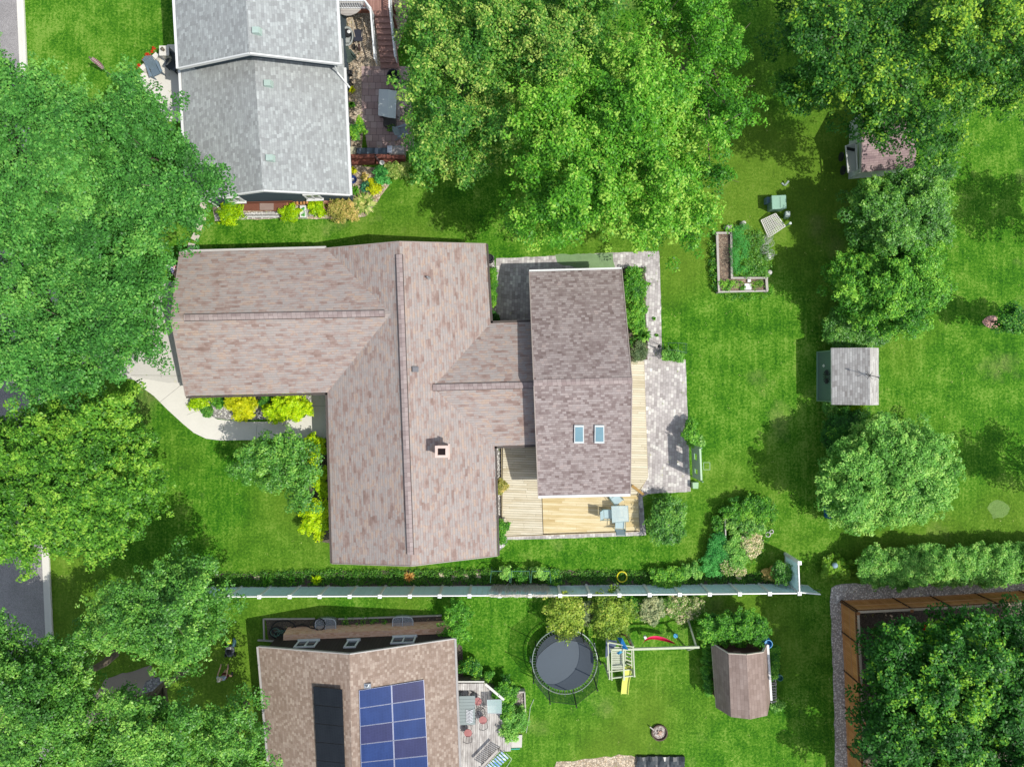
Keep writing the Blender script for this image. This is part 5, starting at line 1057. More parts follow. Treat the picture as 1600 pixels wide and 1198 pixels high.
# covered grill bench and sleepers
GB = Thing('covered_bench', 'bench under a shiny blue grey cover behind the timber sleepers', 'bench', W(585, 236)); a_ = Y(430, 715, .5); m = MB()
for i in range(12):
    x0 = 430+i*31; z_ = .55+.1*math.sin(i*1.9); z2 = .55+.1*math.sin((i+1)*1.9); m.hexa([Y(x0, 683, 0)*1, Y(x0, 755, 0), Y(x0+31, 755, 0), Y(x0+31, 683, 0)], [Y(x0, 683, z_), Y(x0, 755, z_-.03), Y(x0+31, 755, z2-.03), Y(x0+31, 683, z2)])
GB.part('cover', m, M('shiny_grey_cover', (.10, .13, .16), .25, .5, 3, spec=.8))
GR = Thing('gas_grill', 'small silver and taupe gas grill at the right end of the covered bench', 'grill', W(620, 234)); p = Y(905, 705, .8); m = MB(); m.box((p.x-.05, p.y, .45), (.95, .5, .8)); GR.part('body', m, M('taupe', (.24, .22, .20), .5), bevel=.03); m = MB(); m.tube([Y(870, 700, .95), Y(875, 668, 1.0), Y(935, 662, 1.0), Y(940, 690, .95)], .02, 6); GR.part('handle', m, STEEL); m = MB(); m.box((p.x-.45, p.y, .88), (.3, .42, .04)); GR.part('side_shelf', m, STEEL)
TL = M('timber_sleeper', (.17, .06, .04), .75, .3, 5)
SL = Thing('sleeper_wall', 'red brown double timber sleeper wall beside the blue house', 'wall', W(590, 248))
for y0, y1, z in ((757, 803, .62), (803, 870, .3)):
    for x0, x1, dy in ((345, 640, 5), (655, 990, -8)): m = MB(); q = [Y(x0, y0+dy*.3, z), Y(x0, y1+dy*.3, z), Y(x1, y1-dy, z), Y(x1, y0-dy, z)]; m.hexa([Vector((v.x, v.y, 0)) for v in q], q); s_ = SL.part('sleeper', m, TL)
m = MB(); m.bar(Y(645, 775, .7), Y(700, 850, .4), .1, .08); SL.part('brace', m, M('dark_brace', (.06, .035, .03)))
m = MB(); p = Y(340, 710, .3); q = [Y(345, 668, .3), Y(345, 755, .3), Y(425, 755, .3), Y(425, 668, .3)]; m.hexa([Vector((v.x, v.y, 0)) for v in q], q); solo('storage_box', m, M('cream_box', (.50, .48, .33), .6), 'cream storage box between the blue house wall and the covered bench', 'box', tuple(p), bevel=.02)
p = Y(727, 858, .5); m = MB(); m.tube([(p.x, p.y, 0), (p.x, p.y, .5)], .02, 6); m.lathe((p.x, p.y, .5), [(.13, 0), (.15, .04), (.06, .05), (.05, .02)], 14); solo('bird_feeder', m, M('pale_ceramic', (.6, .58, .52)), 'small round pale bird feeder in front of the timber sleepers', 'bird feeder', tuple(p))
p = Y(385, 1055, .35); m = MB(); m.lathe((p.x, p.y, 0), [(.14, 0), (.22, .25), (.26, .42), (.12, .42), (.10, .36)], 18); BP = Thing('blue_urn', 'glossy cobalt blue round pot on the gravel by the blue house corner', 'pot', (p.x, p.y, 0)); BP.part('pot', m, M('cobalt_glaze', (.02, .045, .17), .2, .1, 3, spec=.8)); m = MB(); m.lathe((p.x, p.y, .36), [(.0, .02), (.09, .02), (.09, 0)], 12); BP.part('water', m, WHITE)
p = S(623, 12, .8); m = MB(); m.tube([(p.x-.2, p.y, 0), (p.x-.2, p.y, .8)], .015, 5); m.poly([(p.x-.3, p.y-.1, .8), (p.x+.2, p.y-.15, .72), (p.x+.2, p.y+.2, .78)]); solo('pennant', m, M('olive_yellow_cloth', (.38, .40, .16)), 'small olive yellow pennant in shade right of the raised deck', 'pennant', tuple(p))
# south bed of the blue house
def Z3(x, y, z=0): return S(280+x/6.655, 230+y/6.655, z)
BN = Thing('slatted_bench', 'long red brown slatted bench against the slate blue wall', 'bench', W(412, 323)); m = MB()
for i in range(5): m.bar(Z3(620+i*12, 585+i*17, .45), Z3(1150-i*20, 575+i*20, .45), .10, .03)
BN.part('seat', m, REDWOOD); m = MB()
for i in range(3): m.bar(Z3(640, 585-i*5, .55+.15*i), Z3(1180, 572-i*5, .55+.15*i), .03, .10)
BN.part('backrest', m, REDWOOD)
for x in (660, 860, 1060): m = MB(); p = Z3(x, 620, .4); m.bar((p.x, p.y, 0), (p.x, p.y, .43), .08, .3); BN.part('leg', m, REDWOOD)
FR = Thing('firewood_rack', 'stack of orange brown logs against the wall beside the slatted bench', 'firewood', W(465, 322)); m = MB()
for i in range(9): p = Z3(1060+i*34, 560-i*3.2, .3); m.tube([(p.x, p.y+.03, .3+.05*(i % 3)), (p.x+.02, p.y-.35, .3+.05*(i % 3))], .075, 8)
FR.part('logs', m, M('orange_log', (.42, .20, .07), .8, .3, 6)); m = MB(); m.bar(Z3(1050, 600, .05), Z3(1345, 575, .05), .06, .08); FR.part('rail', m, REDWOOD)
p = Z3(910, 620, .5); m = MB(); m.box((p.x, p.y, .50), (.85, .42, .04)); m.box((p.x-.3, p.y, .25), (.05, .4, .48)); m.box((p.x+.3, p.y, .25), (.05, .4, .48)); solo('side_table', m, M('taupe_wood', (.26, .19, .16), .7), 'small taupe side table in front of the red brown slatted bench', 'table', tuple(p))
m = MB()
for i in range(24): a_ = Z3(690+i*14.5, 690, .25); m.bar((a_.x, a_.y-.0, .02), (a_.x+.07, a_.y-.16, .28), .02); m.bar((a_.x+.07, a_.y, .02), (a_.x, a_.y-.16, .28), .02)
m.bar(Z3(685, 692, .02), Z3(1040, 688, .02), .04); m.bar(Z3(685, 725, .28), Z3(1040, 722, .28), .05); solo('edging_lattice', m, M('grey_white_edging', (.62, .62, .60)), 'low white lattice edging along the lawn below the slatted bench', 'edging', W(413, 337))
for j, (x0, x1, y0, y1) in enumerate(((468.5, 478, 321, 329.5), (468.5, 478, 330, 340))):
    T = Thing('herb_planter', ['upper', 'lower'][j]+' one of two white planter boxes with bright green herbs by the wall', 'planter', W(473, y0+4), 'white herb planters'); a_, b_ = S(x0, y1, .35), S(x1, y0, .35); m = MB()
    m.box(((a_.x+b_.x)/2, (a_.y+b_.y)/2, .17), (b_.x-a_.x, b_.y-a_.y-.02, .34)); T.part('box', m, WHITE); c_ = Vector(((a_.x+b_.x)/2, (a_.y+b_.y)/2, .38)); C = np.array([c_+Vector((random.uniform(-.1, .1), random.uniform(-.1, .1), 0)) for _ in range(5)]); leafmesh('foliage', C, np.full(5, .07), np.full(5, .8), FERN, 16, .06, parent=T.o, loc=T.L)
p = S(513, 320, .4); m = MB(); m.lathe((p.x, p.y, 0), [(.18, 0), (.30, .38), (.34, .42), (.28, .42), (.2, .1)], 18); solo('clay_pot', m, M('terracotta', (.42, .22, .15), .7), 'terracotta bowl planter left of the yellow and pink shrub', 'pot', tuple(p))
p = Z5(0, 0, 0); p = S(461, 325, .3); m = MB(); m.lathe((p.x, p.y, 0), [(.12, 0), (.17, .25), (.16, .34), (.05, .38)], 12); solo('stone_ornament', m, M('tan_stone', (.40, .34, .24)), 'round tan stone ornament left of the white herb planters', 'ornament', tuple(p))

# ---- ranch house surroundings
p = S(763.5, 403, .7); RBR = Thing('black_barrel', 'black round barrel at the top right corner of the ranch house', 'barrel', (p.x+.08, p.y, 0)); m = MB(); m.lathe((p.x+.05, p.y, 0), [(.24, 0), (.28, .3), (.25, .7), (.20, .7), (.19, .6)], 20); RBR.part('drum', m, BLACK)
DT = Thing('glass_table', 'square frosted glass patio table on the newer deck boards', 'table', W(968, 805))
D_ = lambda x, y, z: S(920+x/10.89, 740+y/10.89, z); zt = .95
m = MB(); q = [D_(385, 550, zt), D_(665, 545, zt), D_(680, 810, zt), D_(400, 830, zt)][::-1]; m.hexa([v-Vector((0, 0, .015)) for v in q], q); DT.part('tabletop', m, GLASS('frosted_glass', (.50, .60, .58), .62, .15), bevel=.02)
m = MB(); m.tube(q, .022, 6, True); DT.part('table_frame', m, M('pale_teal_metal', (.30, .40, .40), .4))
c_ = sum(q, Vector())/4; q2 = [c_+(v-c_)*.42-Vector((0, 0, .02)) for v in q]; m = MB(); m.tube(q2, .015, 5, True); DT.part('inner_frame', m, DARKM)
for v in q: m = MB(); g_ = Vector((c_.x, c_.y, 0)).lerp(Vector((v.x, v.y, 0)), .85); m.tube([v-Vector((0, 0, .03)), c_+(v-c_)*.5-Vector((0, 0, .15)), (g_.x, g_.y, .24)], .017, 5); DT.part('leg', m, DARKM)
def sling(label, cx, cy, rz, col=(.34, .44, .45)):
    T = Thing('sling_chair', label, 'chair', (0, 0, 0), 'patio chairs around the glass table'); mt = M('sling_fabric', col, .6, .12, 4); fm = M('teal_frame', (.10, .18, .18), .4)
    m = MB(); m.hexa([(-.24, -.22, .43), (.24, -.22, .43), (.24, .24, .46), (-.24, .24, .46)], [(-.24, -.22, .45), (.24, -.22, .45), (.24, .24, .48), (-.24, .24, .48)]); T.part('seat', m, mt)
    m = MB(); m.hexa([(-.24, -.26, .45), (.24, -.26, .45), (.22, -.50, 1.0), (-.22, -.50, 1.0)], [(-.24, -.24, .46), (.24, -.24, .46), (.22, -.48, 1.01), (-.22, -.48, 1.01)]); T.part('backrest', m, mt)
    for s in (-1, 1):
        m = MB(); m.tube([(s*.27, .26, 0), (s*.27, .24, .62), (s*.28, -.30, .64), (s*.27, -.34, .66)], .018, 5); T.part('armrest', m, fm); m = MB(); m.tube([(s*.26, -.30, 0), (s*.26, -.24, .44), (s*.23, -.50, 1.02)], .018, 5); T.part('leg', m, fm)
    c = W(cx, cy, .22); T.o.location = (c[0], c[1], .224); T.o.rotation_euler = (0, 0, rz); T.o.scale = (1.15, 1.1, 1); return T
c1 = sling('pale teal sling chair to the left of the glass table', 948.5, 801, R(-88))
for x, y, rz, l in ((967, 817, R(-2), 'pale teal sling chair below the glass table, on the paver edge'), (962, 778, R(218), 'pale teal sling chair above the glass table under the gutter')):
    c = W(x, y, .22); dup(c1.o, (c[0], c[1], .224), rz, l)
SC_ = Thing('green_screen', 'pale green wooden garden screen panel with cut out openings at the patio edge', 'screen', W(1083, 720))
def Z6(x, y, z=0): return S(1020+x/9.98, 660+y/9.98, z)
a_, b_ = Z6(605, 360, .25), Z6(625, 830, .25); a_.z = b_.z = 0; hh = 2.2; d_ = (b_-a_); L_ = d_.length; d_.normalize(); mt = M('screen_green', (.22, .38, .24), .6, .12, 3); m = MB()
def pnl(u0, u1, z0, z1): m.bar(a_+d_*L_*u0+Vector((0, 0, (z0+z1)/2)), a_+d_*L_*u1+Vector((0, 0, (z0+z1)/2)), .04, z1-z0)
pnl(0, 1, .25, .85); pnl(0, .22, .85, 1.5); pnl(.42, .72, .85, 1.5); pnl(.88, 1, .85, 1.5); pnl(0, 1, 1.5, hh); SC_.part('panel', m, mt)
m = MB(); m.bar(a_+Vector((0, 0, hh+.03)), b_+Vector((0, 0, hh+.03)), .10, .05); SC_.part('cap_rail', m, M('pale_cap_green', (.38, .52, .33)))
for u in (-.03, 1.03): m = MB(); p = a_+d_*L_*u; m.tube([p, p+Vector((0, 0, 2.55))], .035, 6); SC_.part('post', m, GREENM)
m = MB(); q = a_+d_*L_*.55+Vector((.12, 0, 0))
m.tube([q+Vector((.05, -.22, hh)), q+Vector((.42, -.22, hh)), q+Vector((.42, .2, hh)), q+Vector((.05, .2, hh))], .02, 5, True); SC_.part('bracket', m, M('pale_cap_green', (.38, .52, .33)))
m = MB(); q = [Z6(620, 935, .4), Z6(715, 930, .4), Z6(710, 1030, .4), Z6(625, 1030, .4)][::-1]; m.hexa([Vector((v.x, v.y, 0)) for v in q], q); solo('small_green_box', m, M('mint_box', (.30, .46, .27), .6), 'small square mint green box just below the green screen', 'box', W(1087, 757), bevel=.02)
AR = Thing('wire_arch', 'thin dark wire garden arch with climbing plants at the patio corner', 'garden arch', W(1050, 545))
def Z7(x, y, z=0): return S(1010+x/17.11, 510+y/17.11, z)
mt = M('wire_green', (.07, .13, .09), .5); ah = 2.0; n0, n1 = Z7(640, 530, 0), Z7(650, 760, 0); f0, f1 = Z7(1120, 500, 1.2), Z7(1110, 750, 1.2)
for p0, p1 in ((Z7(240, 480), Z7(990, 500)), (Z7(250, 640), Z7(980, 740))):
    p0, p1 = Vector((p0.x+.2, p0.y, 0)), Vector((p1.x-.1, p1.y, 0)); m = MB(); m.tube([p0, p0+Vector((0, 0, 1.3)), p0.lerp(p1, .15)+Vector((0, 0, 1.8)), p0.lerp(p1, .5)+Vector((0, 0, 2.1)), p0.lerp(p1, .85)+Vector((0, 0, 1.8)), p1+Vector((0, 0, 1.3)), p1], .014, 5); AR.part('hoop', m, mt)
m = MB(); p0, p1, q0, q1 = Z7(240, 480), Z7(990, 500), Z7(250, 640), Z7(980, 740)
for u, z in ((0, .4), (0, .9), (0, 1.3), (.15, 1.8), (.5, 2.1), (.85, 1.8), (1, 1.3), (1, .9), (1, .4)): A1 = Vector((p0.x+.2, p0.y, 0)).lerp(Vector((p1.x-.1, p1.y, 0)), u); B1 = Vector((q0.x+.2, q0.y, 0)).lerp(Vector((q1.x-.1, q1.y, 0)), u); m.tube([A1+Vector((0, 0, z)), B1+Vector((0, 0, z))], .009, 4)
AR.part('rungs', m, mt); m = MB(); m.tube([Z7(250, 560, 0), Z7(252, 562, 1.1)], .03, 6); m.lathe(Vector((Z7(250, 560).x, Z7(250, 560).y, 1.0)), [(.02, 0), (.12, .05), (.02, .12)], 8); AR.part('finial', m, DARKM)

# ---- fire pit, tarp, ring, birdbath, bin
p = S(1030, 1143, 0); FPT = Thing('fire_pit', 'round sunken fire pit with ash and a few logs on the lawn', 'fire pit', tuple(p)); m = MB(); m.lathe((p.x, p.y, 0), [(.50, .0), (.50, .16), (.44, .16), (.42, .03)], 26); FPT.part('ring', m, M('rusty_ring', (.09, .06, .045), .8)); m = MB(); m.lathe((p.x, p.y, .02), [(.43, 0), (.3, .05), (.02, .08)], 16); FPT.part('ash', m, STONES('ash', [(.16, .13, .11), (.42, .36, .31), (.60, .54, .48)], 13, .3))
for a_, L_ in ((.6, .3), (2.3, .32), (1.3, .26)): m = MB(); d_ = Vector((math.cos(a_), math.sin(a_), 0)); m.tube([p-d_*L_*.6+Vector((0, 0, .12)), p+d_*L_*.6+Vector((.03, 0, .15))], .035, 7); FPT.part('log', m, M('pink_wood', (.45, .30, .22), .8, .3, 6))
m = MB(); m.bar(p+Vector((-.35, .2, .18)), p+Vector((-.62, .42, .22)), .06, .03); FPT.part('stick', m, OLDW)
m = MB(); nx, ny = 26, 10; P_ = [[S(994+x*3.0, 1179+y*6.5, 0)+Vector((random.uniform(-.03, .03), random.uniform(-.03, .03), .10+.16*abs(math.sin(x*.55+.5*math.sin(y)))*math.sin(math.pi*min(1, (y+.6)/3))+random.uniform(0, .05))) for x in range(nx)] for y in range(ny)]
for y in range(ny-1):
    for x in range(nx-1): m.poly([P_[y][x], P_[y+1][x], P_[y+1][x+1], P_[y][x+1]])
m.poly([Vector((v.x, v.y, 0)) for v in P_[0]]+[v for v in P_[0][::-1]]); solo('black_tarp', m, M('black_sheeting', (.025, .03, .032), .35, .4, 6, spec=.6), 'crumpled black plastic sheeting at the bottom edge of the lawn', 'tarp', W(1030, 1190), smooth=True)
p = S(972, 901, .25); m = MB(); m.tube([(p.x+.30*math.cos(t), p.y+.32*math.sin(t), .22) for t in [2*math.pi*i/22 for i in range(22)]], .045, 7, True); solo('yellow_ring', m, M('yellow_plastic', (.55, .50, .02), .4), 'yellow ring standing in the fence bed plants', 'ring', tuple(p))
p = S(1304.5, 883, .8); T = Thing('bird_bath', 'pale blue gazing ball stand rising from the lone hosta on the lawn', 'ornament', (p.x, p.y, 0)); m = MB(); m.lathe((p.x, p.y, 0), [(.12, 0), (.05, .1), (.05, .55), (.12, .62)], 12); T.part('stand', m, CONC); m = MB(); m.lathe((p.x, p.y, .62), [(.05, 0), (.15, .07), (.18, .17), (.15, .27), (.05, .34), (.0, .35)], 18); T.part('ball', m, M('pale_blue_glaze', (.30, .42, .50), .2, .1, 2, spec=.8), smooth=True)
m = MB(); q = [S(1294, 784, .6), S(1303, 784, .6), S(1304, 811, .6), S(1297, 811, .6)][::-1]; m.hexa([Vector((v.x-.1, v.y, 0)) for v in q], q); BB = Thing('blue_bin', 'dark blue plastic bin half hidden under the left edge of the round tree', 'bin', W(1299, 798)); BB.part('body', m, M('deep_blue_plastic', (.015, .09, .25), .4), bevel=.03); m = MB(); m.tube([S(1298, 788, .63), S(1299, 807, .63)], .03, 6); BB.part('handle', m, M('deep_blue_plastic', (.015, .09, .25)))
for x, y, r_, l in ((1199.5, 834.5, .15, 'larger of two small pale stone rings beside the planted island'), (1205, 830, .11, 'smaller of two small pale stone rings beside the planted island')):
    p = S(x, y); m = MB(); m.tube([(p.x+r_*math.cos(t), p.y+r_*math.sin(t), .05) for t in [2*math.pi*i/12 for i in range(12)]], .035, 6, True); solo('stone_ring', m, M('pale_stone', (.5, .48, .44)), l, 'stone ring', tuple(p))
def Z8(x, y, z=0): return S(1080+x/5.714, 760+y/5.714, z)
m = MB(); m.bar(Z8(295, 255, .5), Z8(300, 450, .5), .07, .4); m.bar(Z8(295, 255, .5), Z8(640, 258, .5), .06, .4); solo('timber_edging', m, OLDW, 'grey timber frame half buried in the planted island', 'edging', tuple(Z8(295, 350)))
p = Z8(660, 208, .4); m = MB(); m.lathe((p.x, p.y, 0), [(.12, 0), (.15, .2), (.10, .4), (.02, .42)], 7); solo('white_stone', m, WHITE, 'small white stone near the top of the planted island', 'stone', tuple(p))

# ---- solar house yard
def Z9(x, y, z=0): return S(400+x/10, 950+y/10, z)
def well(label, x0, y0, x1, y1):
    T = Thing('window_well', label, 'window well', tuple(S((x0+x1)/2, (y0+y1)/2)), 'window wells against the brick base'); m = MB(); a, b = S(x0, y1, .35), S(x1, y0, .35); zc = .3; n = 9; L = []
    for u, v in ((0, 0), (0, .75), (.06, .93), (.2, 1), (.5, 1.02), (.8, 1), (.94, .93), (1, .75), (1, 0)): L.append((a.x+(b.x-a.x)*u, a.y+(b.y-a.y)*v, zc+.12))
    c = ((a.x+b.x)/2, a.y, zc+.16)
    for p, q in zip(L[:-1], L[1:]): m.poly([c, p, q]); m.poly([p, (p[0], p[1], 0), (q[0], q[1], 0), q])
    T.part('cover', m, GLASS('clear_cover', (.45, .50, .54), .42, .12)); m = MB(); m.tube(L, .03, 6); T.part('rim', m, M('pale_rim', (.5, .52, .54), .4)); m = MB(); m.box(((a.x+b.x)/2, (a.y+b.y)/2, .48), (.04, b.y-a.y, .03)); T.part('rib', m, M('pale_rim', (.5, .52, .54)))
well('clear plastic window well cover with the black hose looped over it', 493, 966, 525, 991); well('clear plastic window well cover nearer the round green bush', 613.5, 963, 645.5, 986)
m = MB()
def loop(cx, cy, rx_, ry_, n, ph, t0=0, t1=1, z=.06): return [Z9(cx+rx_*math.cos(ph+2*math.pi*(t0+(t1-t0)*i/n)), cy+ry_*math.sin(ph+2*math.pi*(t0+(t1-t0)*i/n)), z+.03*math.sin(i*1.7)) for i in range(n+1)]
pts = loop(430, 310, 190, 120, 16, 2.6)+loop(330, 380, 120, 90, 14, .5)+[Z9(560, 300, .08), Z9(720, 250, .08), Z9(860, 300, .08)]+loop(990, 250, 90, 90, 16, 2.4, z=.5)+[Z9(820, 300, .1), Z9(600, 340, .08), Z9(480, 420, .08)]+loop(620, 370, 160, 50, 14, .2)
m.tube(pts, .035, 6); solo('black_hose', m, BLACK, 'thick black corrugated hose tangled in loops on the dirt', 'hose', tuple(Z9(450, 300)))
m = MB(); pts = []
for i in range(5): pts += loop(290+i*60+random.uniform(-15, 15), 390+random.uniform(-25, 20), 75, 60, 10, i*1.3, z=.09)
m.tube(pts, .016, 5); solo('green_hose', m, M('pale_green_hose', (.12, .26, .20), .4), 'pale green garden hose coiled in a pile on the dirt', 'hose', tuple(Z9(350, 400)))
m = MB()
for a, b in (((110, 165), (920, 160)), ((118, 165), (130, 500)), ((1290, 165), (2900, 110)), ((30, 495), (350, 515))): m.bar(Z9(*a, .12), Z9(*b, .12), .07, .14)
solo('bed_edging', m, OLDW, 'weathered timber edging around the dirt bed above the solar house', 'edging', tuple(Z9(110, 165)))
G2 = Thing('grey_deck', 'bleached grey deck with bench rail to the right of the solar house', 'deck', W(750, 1140))
def Y2(x, y, z=0): return S(660+x/6.667, 1020+y/6.667, z)
zg = .45; a = [Y2(345, 305, zg), Y2(650, 310, zg), Y2(845, 485, zg), Y2(835, 640, zg), Y2(860, 900, zg), Y2(920, 905, zg), Y2(920, 1020, zg), Y2(800, 1030, zg), Y2(600, 1250, zg), Y2(560, 1900, zg), Y2(360, 1900, zg)]
m = MB(); m.prism([(p.x, p.y) for p in a][::-1], zg-.15, zg); G2.part('deck_boards', m, DECKGREY); m = MB()
for p in a[1:8]: m.bar((p.x-.1, p.y, 0), (p.x-.1, p.y, zg-.1), .1)
G2.part('support', m, OLDW)
m = MB(); q = [Y2(355, 315, .9), Y2(635, 315, .9), Y2(630, 385, .9), Y2(355, 385, .9)][::-1]; m.hexa([v-Vector((0, 0, .05)) for v in q], q); G2.part('bench_seat', m, DECKGREY)
m = MB(); m.bar(Y2(655, 320, 1.25), Y2(850, 485, 1.25), .14, .05); G2.part('rail', m, M('pale_rail', (.60, .58, .52), .7))
m = MB()
for i in range(22): p = Y2(365+i*13, 295, 1.1); m.bar((p.x, p.y, .3), (p.x, p.y, 1.15), .04)
for i in range(13): p = Y2(665+i*15, 328+i*13, 1.1); m.bar((p.x, p.y, .3), (p.x, p.y, 1.2), .04)
G2.part('balusters', m, M('dark_baluster', (.14, .12, .10), .7)); m = MB(); m.bar(Y2(360, 296, 1.17), Y2(645, 296, 1.17), .08, .04); G2.part('rail', m, M('pale_rail', (.6, .58, .52)))
m = MB(); m.bar(Y2(785, 1010, 1.3), Y2(600, 1200, 1.3), .14, .05); G2.part('rail', m, OLDW); m = MB()
for i in range(13): p = Y2(790-i*14, 1030+i*15, 1.2); m.bar((p.x+.1, p.y-.1, .4), (p.x, p.y, 1.25), .05)
G2.part('balusters', m, M('pale_baluster', (.50, .46, .42), .7))
TB = Thing('slatted_table', 'long grey slatted outdoor table beside the solar house wall', 'table', W(730, 1110)); zt = 1.15; m = MB()
for i in range(9): y0 = 448+i*33.5; q = [Y2(383, y0, zt), Y2(383, y0+31.5, zt), Y2(553, y0+31.5-4, zt), Y2(545, y0-4, zt)]; q = [q[0], q[1], q[2], q[3]]; m.hexa([v-Vector((0, 0, .03)) for v in q], q)
TB.part('tabletop', m, M('grey_green_slats', (.24, .28, .27), .6, .06, 2))
for x, y in ((395, 460), (535, 460), (400, 735), (545, 735)): m = MB(); p = Y2(x, y, zt); m.bar((p.x, p.y, zg), (p.x, p.y, zt-.03), .07); TB.part('leg', m, M('grey_green_slats', (.24, .28, .27)))
m = MB(); p0 = Y2(490, 650, zt+.03)
for i in range(9): y = 590+i*15; m.bar(Y2(455, y, zt+.03), Y2(492, y+14, zt+.05), .05, .02); m.bar(Y2(492, y+14, zt+.05), Y2(527, y, zt+.03), .05, .02)
solo('striped_runner', m, M('black_white_weave', (.55, .56, .57), .7, .5, 14), 'black and white striped woven piece lying on the slatted table', 'table runner', tuple(p0))
def metalchair(label, x, y, rz, col):
    T = Thing('metal_chair', label, 'chair', (0, 0, 0), 'metal chairs on the bleached deck'); mt = M('red_cushion', col, .7, .2, 4); m = MB(); m.lathe((0, 0, .42), [(.05, 0), (.24, .0), (.24, .05), (.05, .06)], 16); T.part('seat', m, mt); m = MB(); m.tube([(-.22, -.2, .45), (-.25, -.32, .9), (0, -.36, 1.0), (.25, -.32, .9), (.22, -.2, .45)], .016, 5); m.tube([(-.1, -.22, .45), (-.1, -.35, .95)], .01, 4); m.tube([(.1, -.22, .45), (.1, -.35, .95)], .01, 4); T.part('backrest', m, DARKM)
    for sx in (-1, 1):
        for sy in (-1, 1): m = MB(); m.tube([(sx*.18, sy*.18, .43), (sx*.24, sy*.24, 0)], .013, 5); T.part('leg', m, DARKM)
    c = W(x, y, zg); T.o.location = (c[0], c[1], zg); T.o.rotation_euler = (0, 0, rz); return T
mc = metalchair('metal chair with faded red seat at the upper right corner of the slatted table', 747, 1090, R(60), (.36, .15, .14))
for x, y, rz, l in ((755, 1119, R(10), 'metal chair with faded red seat lowest on the right side of the slatted table'), (732, 1139, R(0), 'metal chair with red seat at the lower end of the slatted table')): c = W(x, y, zg); dup(mc.o, (c[0], c[1], zg), rz, l)
BCH = Thing('bare_metal_chair', 'bare dark metal chair without cushion between the slatted table and glass table', 'chair', tuple(Y2(605, 600, zg))); m = MB(); p = Y2(605, 610, .9)
m.tube([(p.x+.28*math.cos(t), p.y+.26*math.sin(t), .88) for t in [2*math.pi*i/14 for i in range(14)]], .016, 5, True)
for i in range(5): m.tube([(p.x-.2+i*.1, p.y-.2, .88), (p.x-.2+i*.1, p.y+.2, .88)], .008, 4)
BCH.part('seat', m, DARKM); m = MB(); m.tube([(p.x-.25, p.y+.1, .9), (p.x-.28, p.y+.32, 1.3), (p.x+.2, p.y+.38, 1.3), (p.x+.25, p.y+.1, .9)], .016, 5); BCH.part('backrest', m, DARKM); m = MB()
for i in range(4): m.tube([(p.x+(-.2 if i < 2 else .2), p.y+(-.2 if i % 2 else .2), .88), (p.x+(-.26 if i < 2 else .26), p.y+(-.26 if i % 2 else .26), zg)], .014, 5)
BCH.part('legs', m, DARKM)
G3 = Thing('square_glass_table', 'square clear glass table at the right edge of the bleached deck', 'table', tuple(Y2(750, 560, zg))); m = MB(); q = [Y2(675, 485, 1.1), Y2(828, 480, 1.1), Y2(822, 628, 1.1), Y2(680, 625, 1.1)][::-1]; m.hexa([v-Vector((0, 0, .012)) for v in q], q); G3.part('tabletop', m, GLASS('clear_table_glass', (.45, .58, .55), .5, .08)); m = MB(); m.tube(q, .018, 5, True); G3.part('table_frame', m, M('pale_rim', (.5, .52, .54)))
for v in q: m = MB(); m.tube([v, (v.x, v.y, zg)], .016, 5); G3.part('leg', m, M('pale_rim', (.5, .52, .54)))
LC = Thing('folded_lounger', 'blue and white webbed lounge chair at the lower deck corner', 'lounger', tuple(Y2(800, 1090, 0))); m = MB()
for i, t in enumerate([k_/9 for k_ in range(10)]): a_ = Y2(820-t*200, 1030+t*190, .75); m.bar(a_, a_+Vector((.42, -.42, -.05)), .10, .02)
LC.part('webbing', m, TILE('blue_white_web', [(.03, .14, .45), (.60, .64, .68), (.05, .20, .5), (.7, .7, .7)], .12, .3, (0, 0), (1, 1, 1), 0, blotmix=.1, dirt=.1)); m = MB(); m.tube([Y2(870, 1040, .7), Y2(930, 1100, .7), Y2(880, 1180, .7), Y2(700, 1320, .7)], .022, 5); LC.part('frame', m, M('pale_green_frame', (.38, .46, .34), .5))
PB = Thing('planter_bed', 'timber planter bed of mulch beside the bleached deck', 'planter', tuple(Y2(1000, 520))); a = [Y2(915, 405, .5), Y2(1065, 403, .5), Y2(1075, 640, .5), Y2(915, 640, .5)]; m = MB()
for i in range(4): m.bar(a[i]-Vector((0, 0, .2)), a[(i+1) % 4]-Vector((0, 0, .2)), .08, .45)
PB.part('frame', m, OLDW); m = MB(); m.prism([(v.x, v.y) for v in a][::-1], 0, .4); PB.part('soil', m, STONES('chip_soil', [(.16, .13, .10), (.30, .26, .22), (.46, .42, .36)], 14, .5))
m = MB(); q = [Y2(920, 860, .1), Y2(1040, 850, .1), Y2(1035, 980, .1), Y2(925, 985, .1)][::-1]; m.hexa([Vector((v.x, v.y, 0)) for v in q], q); solo('landing_slab', m, CONC, 'pale slab at the foot of the bleached deck step', 'slab', tuple(Y2(980, 920))); m = MB(); m.tube([Y2(925, 998, .12), Y2(1015, 993, .12)], .045, 6); solo('teal_pole', m, M('teal_plastic_bright', (.05, .36, .28), .4), 'short teal green pole lying below the landing slab', 'pole', tuple(Y2(970, 995)))
m = MB(); m.tube([Y2(x, y, .03) for x, y in ((1160, 480), (1125, 560), (1110, 680), (1095, 760), (1080, 830))], .016, 5); solo('thin_hose', m, M('pale_cord', (.42, .50, .38)), 'thin pale hose curving over the grass next to the planter bed', 'hose', tuple(Y2(1110, 680)))

